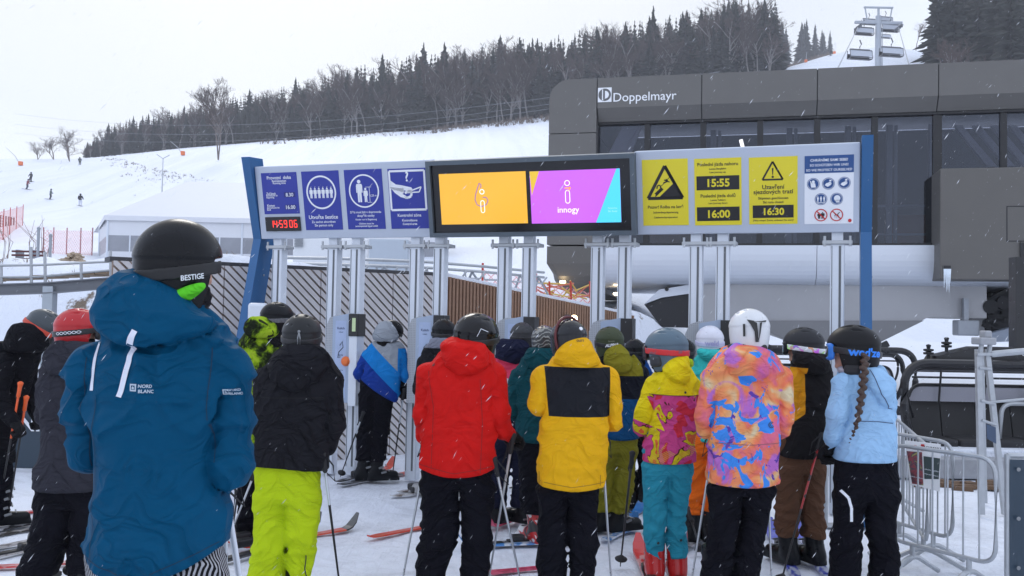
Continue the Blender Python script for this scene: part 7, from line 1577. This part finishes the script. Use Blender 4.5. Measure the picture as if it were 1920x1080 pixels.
# ---------------------------------------------------------------- far skiers on the slopes
def far_skier(px, py, Y, h, jc, pc, label, lean=0.0, face=0):
    o_ = PT(px, py, Y); o_.z = HZ(o_.x, Y); k = h
    def fb(P):
        q = P / k; q = q.copy(); q[..., 0] = q[..., 0] - lean * q[..., 2]
        d = s_ell(q, (0, .02, .93), (.06, .07, .075)); d = smin(d, s_rows(q, [(.48, 0, .11, 0, .08), (.62, 0, .10, -.01, .075), (.78, 0, .14, 0, .08), (.85, 0, .07, 0, .06)], .03), .03)
        for sx in (-1, 1):
            d = smin(d, s_chain(q, [(sx * .13, 0, .79), (sx * .19, .05, .62), (sx * .17, .17, .55)], [.05, .045, .035], .02), .015)
            d = smin(d, s_chain(q, [(sx * .06, 0, .5), (sx * .085, .06, .27), (sx * .08, -.02, .03)], [.075, .058, .045], .02), .015); d = smin(d, s_cap(q, (sx * .08, -.03, .03), (sx * .08, .08, .03), .03, .028), .02)
        return d * k
    n = NT('skier_clothes'); x, y, z = n.xyz(); b = link('person', sdf_mesh('person', fb, (-.45 * k, -.2 * k, 0), (.45 * k, .25 * k, 1.03 * k), .035, 1), None, n.fin(n.mix(z > .47 * k, pc, jc), rough=.8)); b.location = o_; b.rotation_euler = (0, 0, face); tag(b, label, 'person', 'skiers on the slopes')
    m = MB(); m.lathe([(.09 * k, .90 * k), (.085 * k, .96 * k), (.05 * k, 1.0 * k), (.005, 1.01 * k)], (lean * .93 * k, .02 * k, 0), 12); m.build('helmet', M_HBLK, b, True)
    t = thing('ski_pair', 'skis of the ' + label.split(' ', 1)[1], 'skis', o_, face); m = MB()
    for sx in (-1, 1): m.box((sx * .085 * k, .05, .02), (.09, 1.6, .03)); m.prism([(sx * .085 * k - .045, .85, .005), (sx * .085 * k + .045, .85, .005), (sx * .085 * k + .03, 1.0, .09), (sx * .085 * k - .03, 1.0, .09)], (0, 0, .02))
    m.build('blade', M_SKD, t)
M_SKD = plain('ski_dark', (.05, .05, .06), .5)
far_skier(150, 387, 132, 1.75, (.02, .02, .025), (.60, .62, .70), 'a skier in a black top and white trousers, lowest on the left slope')
far_skier(94, 362, 142, 1.6, (.10, .13, .12), (.03, .03, .04), 'a crouching skier in grey green in the middle of the left slope', .22, -.8)
far_skier(50, 340, 155, 1.7, (.22, .05, .06), (.05, .06, .08), 'a leaning skier in dark red on the left slope', .35, -.7)
far_skier(58, 324, 165, 1.75, (.03, .03, .03), (.02, .02, .03), 'an upright skier in black above the dark red one', .05, 1.2)
far_skier(150, 307, 205, 1.75, (.03, .04, .04), (.02, .03, .03), 'a small skier standing on the left skyline under the wood', -.05, .3)
far_skier(1557, 117, 255, 1.75, (.03, .03, .03), (.10, .10, .11), 'a tiny skier on the run above the station roof', .1, .2)
# ---------------------------------------------------------------- banners and barriers
def banner(px0, px1, pyt, pyb, Y, label, texts, rz=0.0, rail=True):
    a, b = PT(px0, pyb, Y), PT(px1, pyb, Y); top = PT((px0 + px1) / 2, pyt, Y).z; t = thing('banner_fence', label, 'banner', (a.x, Y, 0), rz); w = b.x - a.x; z0 = a.z
    n_ = 24; V = []; Fs = []
    for i in range(n_ + 1):
        for j in range(6):
            q, r_ = i / n_, j / 5; V.append((w * q, .012 * math.sin(q * 17 + r_ * 2) * math.sin(r_ * 3.1) - .03, z0 + (top - z0) * r_))
    for i in range(n_):
        for j in range(5): k = i * 6 + j; Fs.append((k, k + 6, k + 7, k + 1))
    bn_ = link('sheet', mesh_np('sheet', V, Fs, True), t, plain('banner_petrol', (.022, .042, .065), .45, var=.08, nscale=3))
    m = MB()
    for x in (0, w): m.tube([(x, 0, 0), (x, 0, top + .03)], .02, 8)
    m.tube([(0, 0, top + .02), (w, 0, top + .02)], .018, 8); m.tube([(0, 0, z0 - .03), (w, 0, z0 - .03)], .018, 8); m.build('frame', M_GALV, t)
    m = MB()
    for i in range(2):
        for k in range(3): m.lathe([(.006, .0), (.012, .0), (.013, .005), (.006, .006)], (.045 if i == 0 else w - .045, -.045, z0 + .06 + (top - z0 - .12) * k / 2), 12, Matrix.Rotation(R(90), 3, 'X'))
    m.build('eyelet', M_BUCK, t)
    for tx, px, py, wp, bo in texts:
        c = PT(px, py, Y); V2, F2 = text_mesh(tx, 1, bo, fit=wp * Y / F); link('lettering', mesh_np('lettering', [(x + c.x - a.x, -.046, z + c.z) for x, z in V2], F2), bn_, M_LTR)
    return t
banner(-160, 122, 728, 879, 10.3, 'dark petrol banner with white lettering on a low frame at the left', [('SNÍMÁNÍ', 100, 795, 160, .03), ('mezi námi', -22, 832, 106, .005)])
banner(1889, 2080, 862, 1079, 6.0, 'dark blue banner on a tube frame at the right edge', [])
def tube_loop(m, pts, r, rad=.12, n=6, closed=True):
    """rounded polyline"""
    P = [Vector(p) for p in pts]; out = []; N = len(P)
    for i in range(N):
        if not closed and i in (0, N - 1): out.append(P[i]); continue
        a, b, c = P[i - 1], P[i], P[(i + 1) % N]; ra = min(rad, (a - b).length / 2.1, (c - b).length / 2.1); p0 = b + (a - b).normalized() * ra; p1 = b + (c - b).normalized() * ra
        for k in range(n + 1): t = k / n; out.append(p0 * (1 - t) ** 2 + b * 2 * t * (1 - t) + p1 * t ** 2)
    if closed: out.append(out[0])
    m.tube(out, r, 8)
def barrier(g0, g1, label, h=1.05, nb=13, low=.22):
    a, b = g0, g1; d = (b - a); L = d.length; t = thing('crowd_barrier', label, 'barrier', a, math.atan2(d.y, d.x)); m = MB()
    tube_loop(m, [(0, 0, low), (0, 0, h), (L, 0, h), (L, 0, low)], .0145, .12); m.build('frame', M_GALV, t)
    m = MB()
    for k in range(1, nb): m.tube([(L * k / nb, 0, low), (L * k / nb, 0, h)], .006, 6)
    m.build('bars', M_GALV, t)
    for x in (.18, L - .18):
        m = MB(); tube_loop(m, [(x, -.28, 0.01), (x, 0, .16), (x, .28, .01)], .017, .1, closed=False); m.tube([(x, 0, .12), (x, 0, low)], .017, 8); m.build('foot', M_GALV, t)
    return t
def gxy(px, py): p = G(px, py); return Vector((p.x, p.y, 0))
b1 = barrier(gxy(1668, 1070), gxy(1867, 1126), 'galvanised crowd barrier nearest the right edge, its end beside the dark blue banner', .88, 7); b2 = barrier(gxy(1655, 1026), gxy(1786, 1070), 'crowd barrier just behind the front one, with the rescue poster', .89, 10); b3 = barrier(gxy(1738, 1078), gxy(1668, 950), 'crowd barrier seen almost end on behind the ice blue jacket', .88, 13)
p = gxy(1548, 985); t = thing('stanchion', 'single upright barrier post between the brown and black trousers', 'post', p); m = MB(); m.tube([(0, 0, 0), (0, 0, .62)], .02, 8); m.build('upright', M_GALV, t); m = MB(); m.span((-.02, -.1, 0), (.16, .05, .015), bev=.005); m.build('foot', M_GALV, t)
# rescue poster tied to the barrier
a, b_ = PT(1698, 826, 6.52), PT(1764, 833, 6.42); c_, d_ = PT(1762, 922, 6.42), PT(1706, 908, 6.52); po = thing('poster', 'white rescue poster with two pictures tied to the barriers', 'poster', a); nrm = (b_ - a).cross(d_ - a).normalized(); nrm = -nrm if nrm.y > 0 else nrm
def PQ(u, v, off=0.0): return a.lerp(b_, u).lerp(d_.lerp(c_, u), v) - a + nrm * off
m = MB(); m.prism([PQ(0, 0), PQ(1, 0), PQ(1, 1), PQ(0, 1)], -nrm * .006); sh = m.build('sheet', M_WHITE, po)
n = NT('poster_photo'); x, y, z = n.xyz(); v = n.noise(9, 3, .6, None, 1.5); M_PH = n.fin(n.ramp(v, [(.35, (.08, .03, .04)), (.47, (.30, .05, .06)), (.54, (.05, .05, .08)), (.62, (.55, .48, .10)), (.7, (.35, .38, .45))]), rough=.5); m = MB(); m.add([PQ(.0, .24, .002), PQ(.46, .22, .002), PQ(.46, .95, .002), PQ(.08, .97, .002)], [(0, 1, 2, 3)]); m.build('picture', M_PH, sh)
m = MB(); m.add([PQ(.50, .30, .002), PQ(.99, .30, .002), PQ(.96, .74, .002), PQ(.50, .80, .002)], [(0, 1, 2, 3)]); m.build('panel', plain('poster_dark_green', (.03, .05, .05), .5), sh)
def poster_text(tx, u, v, w, mat, bold=.0):
    V, Fs = text_mesh(tx, 1, bold, fit=w); ux = (b_ - a) ; vz = (d_ - a); lu, lv = ux.length, vz.length; link('lettering', mesh_np('lettering', [PQ(u + x / lu, v - z / lv, .004) for x, z in V], Fs), sh, mat)
poster_text('ZÁCHRANKA', .74, .10, .13, M_SK, .01); poster_text('pomoc na horách', .27, .80, .11, M_SW); poster_text('stáhněte si aplikaci', .74, .58, .10, M_SW); poster_text('www.zachranka.cz', .72, .68, .10, M_SW)
m = MB(); m.add([PQ(.44, .04, .003), PQ(.54, .04, .003), PQ(.52, .19, .003), PQ(.42, .19, .003)], [(0, 1, 2, 3)]); m.add([PQ(.24, .08, .003), PQ(.31, .08, .003), PQ(.31, .18, .003), PQ(.24, .18, .003)], [(0, 1, 2, 3)]); m.build('emblem', M_SR, sh)
# ---------------------------------------------------------------- loading platform
t = thing('loading_belt', 'grey loading belt edge with a snowy kerb under the waiting chair', 'platform', (4.2, 10.6, 0)); m = MB(); m.span((-.6, .0, 0), (6.5, .25, .22), bev=.01); m.build('kerb', plain('kerb_grey', (.30, .31, .33), .8, var=.25, nscale=12), t); m = MB(); m.span((-.6, .26, .05), (6.5, 2.4, .30), bev=.02); m.build('belt', SNOW, t)
m = MB(); rg = random.Random(9)
for k in range(60): c = Vector((rg.uniform(.25, 2.2), rg.gauss(-.45, .12), .005)); m.box(c, (rg.uniform(.05, .3), rg.uniform(.03, .12), rg.uniform(.02, .07)), Matrix.Rotation(rg.uniform(-.5, .5), 3, 'Z'))
m.build('mud', plain('trodden_mud', (.14, .085, .05), .9), t)
# ---------------------------------------------------------------- waiting chair
def big_chair(loc, label, rz=0.0):
    t = thing('waiting_chair', label, 'chairlift chair', loc, rz, 'chairs in the station'); hw = 1.52; M_CH = plain('chair_black', (.010, .010, .012), .3, var=.2)
    def loop(x0, yb, z0, z1, r, nm, ry):
        m = MB(); tube_loop(m, [(-x0 + .12, yb + .12, z0), (-x0, yb, z0 + .25), (-x0, yb, z1), (x0, yb, z1), (x0, yb, z0 + .25), (x0 - .12, yb + .12, z0)], r, ry, 8, False); m.build(nm, M_CH, t)
    loop(hw, -.30, .42, 1.30, .052, 'bubble_frame', .32); loop(hw - .10, -.05, .42, 1.24, .042, 'seat_frame', .28); loop(hw - .16, .0, .62, 1.20, .02, 'guard_rail', .26)
    m = MB(); m.prism([(-hw + .18, .1, .82), (-hw + .27, .1, .985), (-hw + .36, .1, 1.01), (hw - .36, .1, 1.01), (hw - .27, .1, .985), (hw - .18, .1, .82)], (0, .012, 0)); g = NT('grey_bubble'); g.fin((.32, .32, .37), rough=.2, alpha=.75); m.build('bubble', g.m, t)
    m = MB(); tube_loop(m, [(-hw + .16, .09, .60), (-hw + .25, .09, 1.02), (hw - .25, .09, 1.02), (hw - .16, .09, .60)], .022, .14, 6, False); m.build('backrest_frame', M_CH, t)
    for k in range(6):
        x = -hw + .22 + k * (2 * hw - .44) / 6; w = (2 * hw - .44) / 6
        m = MB(); m.prism([(x + .006, .12, .34), (x + .006, .22, .81), (x + .006, .30, .80), (x + .006, .24, .30)], (w - .012, 0, 0)); m.build('backrest', plain('seat_black', (.008, .008, .009), .6), t)
        m = MB(); m.span((x + .008, -.32, .30), (x + w - .008, .22, .40), bev=.03); m.build('seat', M_BLKR, t)
    m = MB(); m.span((-hw + .05, -.28, .25), (hw - .05, .25, .30)); m.build('footrest', M_CH, t)
    m = MB(); m.prism([(-1.08, -.12, 1.33), (-1.05, -.12, 1.38), (-.55, -.12, 1.50), (.55, -.12, 1.50), (1.05, -.12, 1.38), (1.08, -.12, 1.33), (.6, -.12, 1.24), (-.6, -.12, 1.24)], (0, .3, 0)); m.build('carrier_beam', M_CH, t)
    m = MB(); m.span((-.08, -.08, 1.45), (.08, .08, 2.6)); m.build('hanger', M_CH, t)
    m = MB()
    for x, z in ((-1.10, 1.40), (-.88, 1.49), (.88, 1.49), (1.10, 1.40)): m.lathe([(.02, 0), (.02, .05), (.06, .055), (.06, .08), (.025, .085), (.06, .10), (.06, .12), (.02, .125), (.03, .17), (.005, .18)], (x, 0, z - .06), 12)
    m.build('roller', M_BLKR, t); m = MB()
    for x in (-.95, -.4, .1, .55): m.tube([(x, -.02, 1.25), (x, .05, .80)], .014, 6)
    m.tube([(-hw + .2, -.05, 1.12), (hw - .2, -.05, 1.12)], .014, 6); m.build('strut', M_CH, t)
    V, Fs = text_mesh('058', 1, .01, fit=.09); link('lettering', mesh_np('lettering', [(x + .02, -.125, z + 1.42) for x, z in V], Fs), t, M_LTR); return t
ch1 = big_chair((0, 0, 0), 'black six seat chair with grey bubble waiting at the right edge'); p = PT(1910, 660, 11.4); ch1.location = (p.x, 11.4, -.02)
ch2 = copy_tree(ch1); p = PT(1530, 668, 15.5); ch2.location = (p.x, 15.5, .02); [bpy.data.objects.remove(c_) for c_ in list(ch2.children) if c_.name.startswith(('hanger', 'carrier', 'roller', 'lettering'))]; ch2['label'] = 'black lift chair farther back, hidden behind the print jacket and the grey helmet'
# ski holder bars seen between olive and slate helmets
p = PT(1208, 700, 8.8); t = thing('hook_stand', 'two black hooked bars standing left of the slate helmet', 'stand', (p.x, p.y, 0)); m = MB()
for dx in (-.015, .02): z1 = PT(1208, 645, 8.8).z; m.tube([(dx, 0, 0), (dx, 0, z1 - .08), (dx - .03, 0, z1 - .04), (dx - .01, 0, z1), (dx + .035, 0, z1 + .005)], .009, 6)
m.build('bar', M_BLACK, t)
# ---------------------------------------------------------------- aluminium A frame at the platform
Ya = 8.6; f0 = PT(1858, 600, Ya); t = thing('scanner_stand', 'tall aluminium A frame stand with a small head box in front of the chair', 'stand', (f0.x, Ya, 0)); q = lambda px, py, dy=0: PT(px, py, Ya + dy) - Vector((f0.x, Ya, 0))
def leg(p0, p1, w=.05): m = MB(); d = (p1 - p0); s_ = Vector((w / 2, 0, 0)); y_ = Vector((0, w, 0)); m.prism([p0 - s_, p0 + s_, p1 + s_, p1 - s_], y_); return m
for a_, b_ in (((1841, 885), (1836, 655)), ((1877, 880), (1852, 655)), ((1846, 880, .5), (1841, 660, .3))): 
    p0, p1 = q(*a_), q(*b_); p0 = p0 + (p0 - p1) * ((p0.z - .02) / (p1.z - p0.z + 1e-6)) if False else p0; k = p0.z / max(.01, (p1.z - p0.z)); p0 = p0 - (p1 - p0) * k; leg(p0, p1, .045).build('leg', M_GALV, t)
m = MB()
for (xa, ya), (xb, yb) in (((1839, 751), (1864, 758)), ((1841, 788), (1868, 797)), ((1836, 690), (1858, 692))): m = MB(); m.tube([q(xa, ya), q(xb, yb)], .014, 8); m.build('rung', M_GALV, t)
m = MB()
m.tube([q(1850, 755), q(1925, 748)], .012, 8); m.build('rail', M_GALV, t); m = MB(); m.tube([q(1858, 664), q(1960, 655)], .03, 8); m.build('rail', M_GALV, t)
m = MB(); a_, b_ = q(1830, 646), q(1861, 633); m.span((a_.x, -.08, a_.z), (b_.x, .10, b_.z), bev=.012); a_, b_ = q(1842, 634), q(1856, 620); m.span((a_.x, -.05, a_.z), (b_.x, .07, b_.z), bev=.015); m.build('head_box', plain('head_grey', (.33, .34, .36), .5), t)
m = MB(); m.prism([q(1849, 795), q(1866, 801), q(1867, 832), q(1850, 822)], (0, -.01, 0)); m.build('plate', plain('plate_blue', (.05, .08, .14), .5), t)
for k in range(2):
    a_ = [q(1838 + 16 * k, 664), q(1841 + 16 * k, 640)]; m = MB(); m.tube(a_, .022, 8); m.box(a_[0], (.08, .06, .03), None, .005); m.build('bracket', M_GALV, t)
p = G(1885, 905); t = thing('hoop_rail', 'bent tube hoop rail beside the aluminium stand', 'rail', (p.x, p.y + .9, 0)); m = MB(); x0 = PT(1877, 760, p.y + .9).x - p.x; z1 = PT(1900, 757, p.y + .9).z; tube_loop(m, [(x0, 0, 0), (x0, 0, z1), (x0 + .9, 0, z1), (x0 + .9, 0, 0)], .028, .15, 6, False); m.build('hoop', M_GALV, t)
p = PT(1868, 640, 11.0)
# ---------------------------------------------------------------- falling snow
m = MB(); rg = random.Random(77); wdir = Vector((.55, .15, .80)).normalized()
for i in range(6500):
    Y = 2.6 + 20 * rg.random() ** 1.25; u = rg.uniform(-.62, .62); z = rg.uniform(.1, 1.7 + .40 * Y)
    c = Vector((u * Y, Y, z)); q_ = rg.random() ** 2.2; l = .003 + .014 * q_; r_ = .0005 + .0013 * q_ * rg.random(); d = (wdir + Vector((rg.gauss(0, .12), rg.gauss(0, .12), rg.gauss(0, .12)))).normalized(); s_ = d.cross(Vector((rg.gauss(0, 1), rg.gauss(0, 1), rg.gauss(0, 1)))).normalized(); t_ = d.cross(s_)
    k = len(m.v); m.v += [tuple(c - d * l), tuple(c + s_ * r_), tuple(c + t_ * r_), tuple(c - s_ * r_), tuple(c - t_ * r_), tuple(c + d * l)]; m.f += [(k, k + 1, k + 2), (k, k + 2, k + 3), (k, k + 3, k + 4), (k, k + 4, k + 1), (k + 5, k + 2, k + 1), (k + 5, k + 3, k + 2), (k + 5, k + 4, k + 3), (k + 5, k + 1, k + 4)]; m.mi += [0] * 8
o = m.build('snowfall', NT('snow_flake').fin((.80, .82, .86), rough=.7, alpha=.6)); tag(o, 'snowflakes falling through the air on a slant', 'snow', kind='stuff')
# ---------------------------------------------------------------- haze
m = MB(); m.span((-1500, -30, -3), (1500, 730, 175)); hz = m.build('haze', []); hm = bpy.data.materials.new('haze_air'); hm.use_nodes = True; hm.node_tree.nodes.clear(); pv = hm.node_tree.nodes.new('ShaderNodeVolumePrincipled'); pv.inputs['Color'].default_value = (.93, .95, 1, 1); pv.inputs['Density'].default_value = HAZE; pv.inputs['Anisotropy'].default_value = .3; oo = hm.node_tree.nodes.new('ShaderNodeOutputMaterial'); hm.node_tree.links.new(pv.outputs[0], oo.inputs['Volume']); hz.data.materials.append(hm); tag(hz, 'thin winter haze filling the valley', 'haze', kind='stuff')
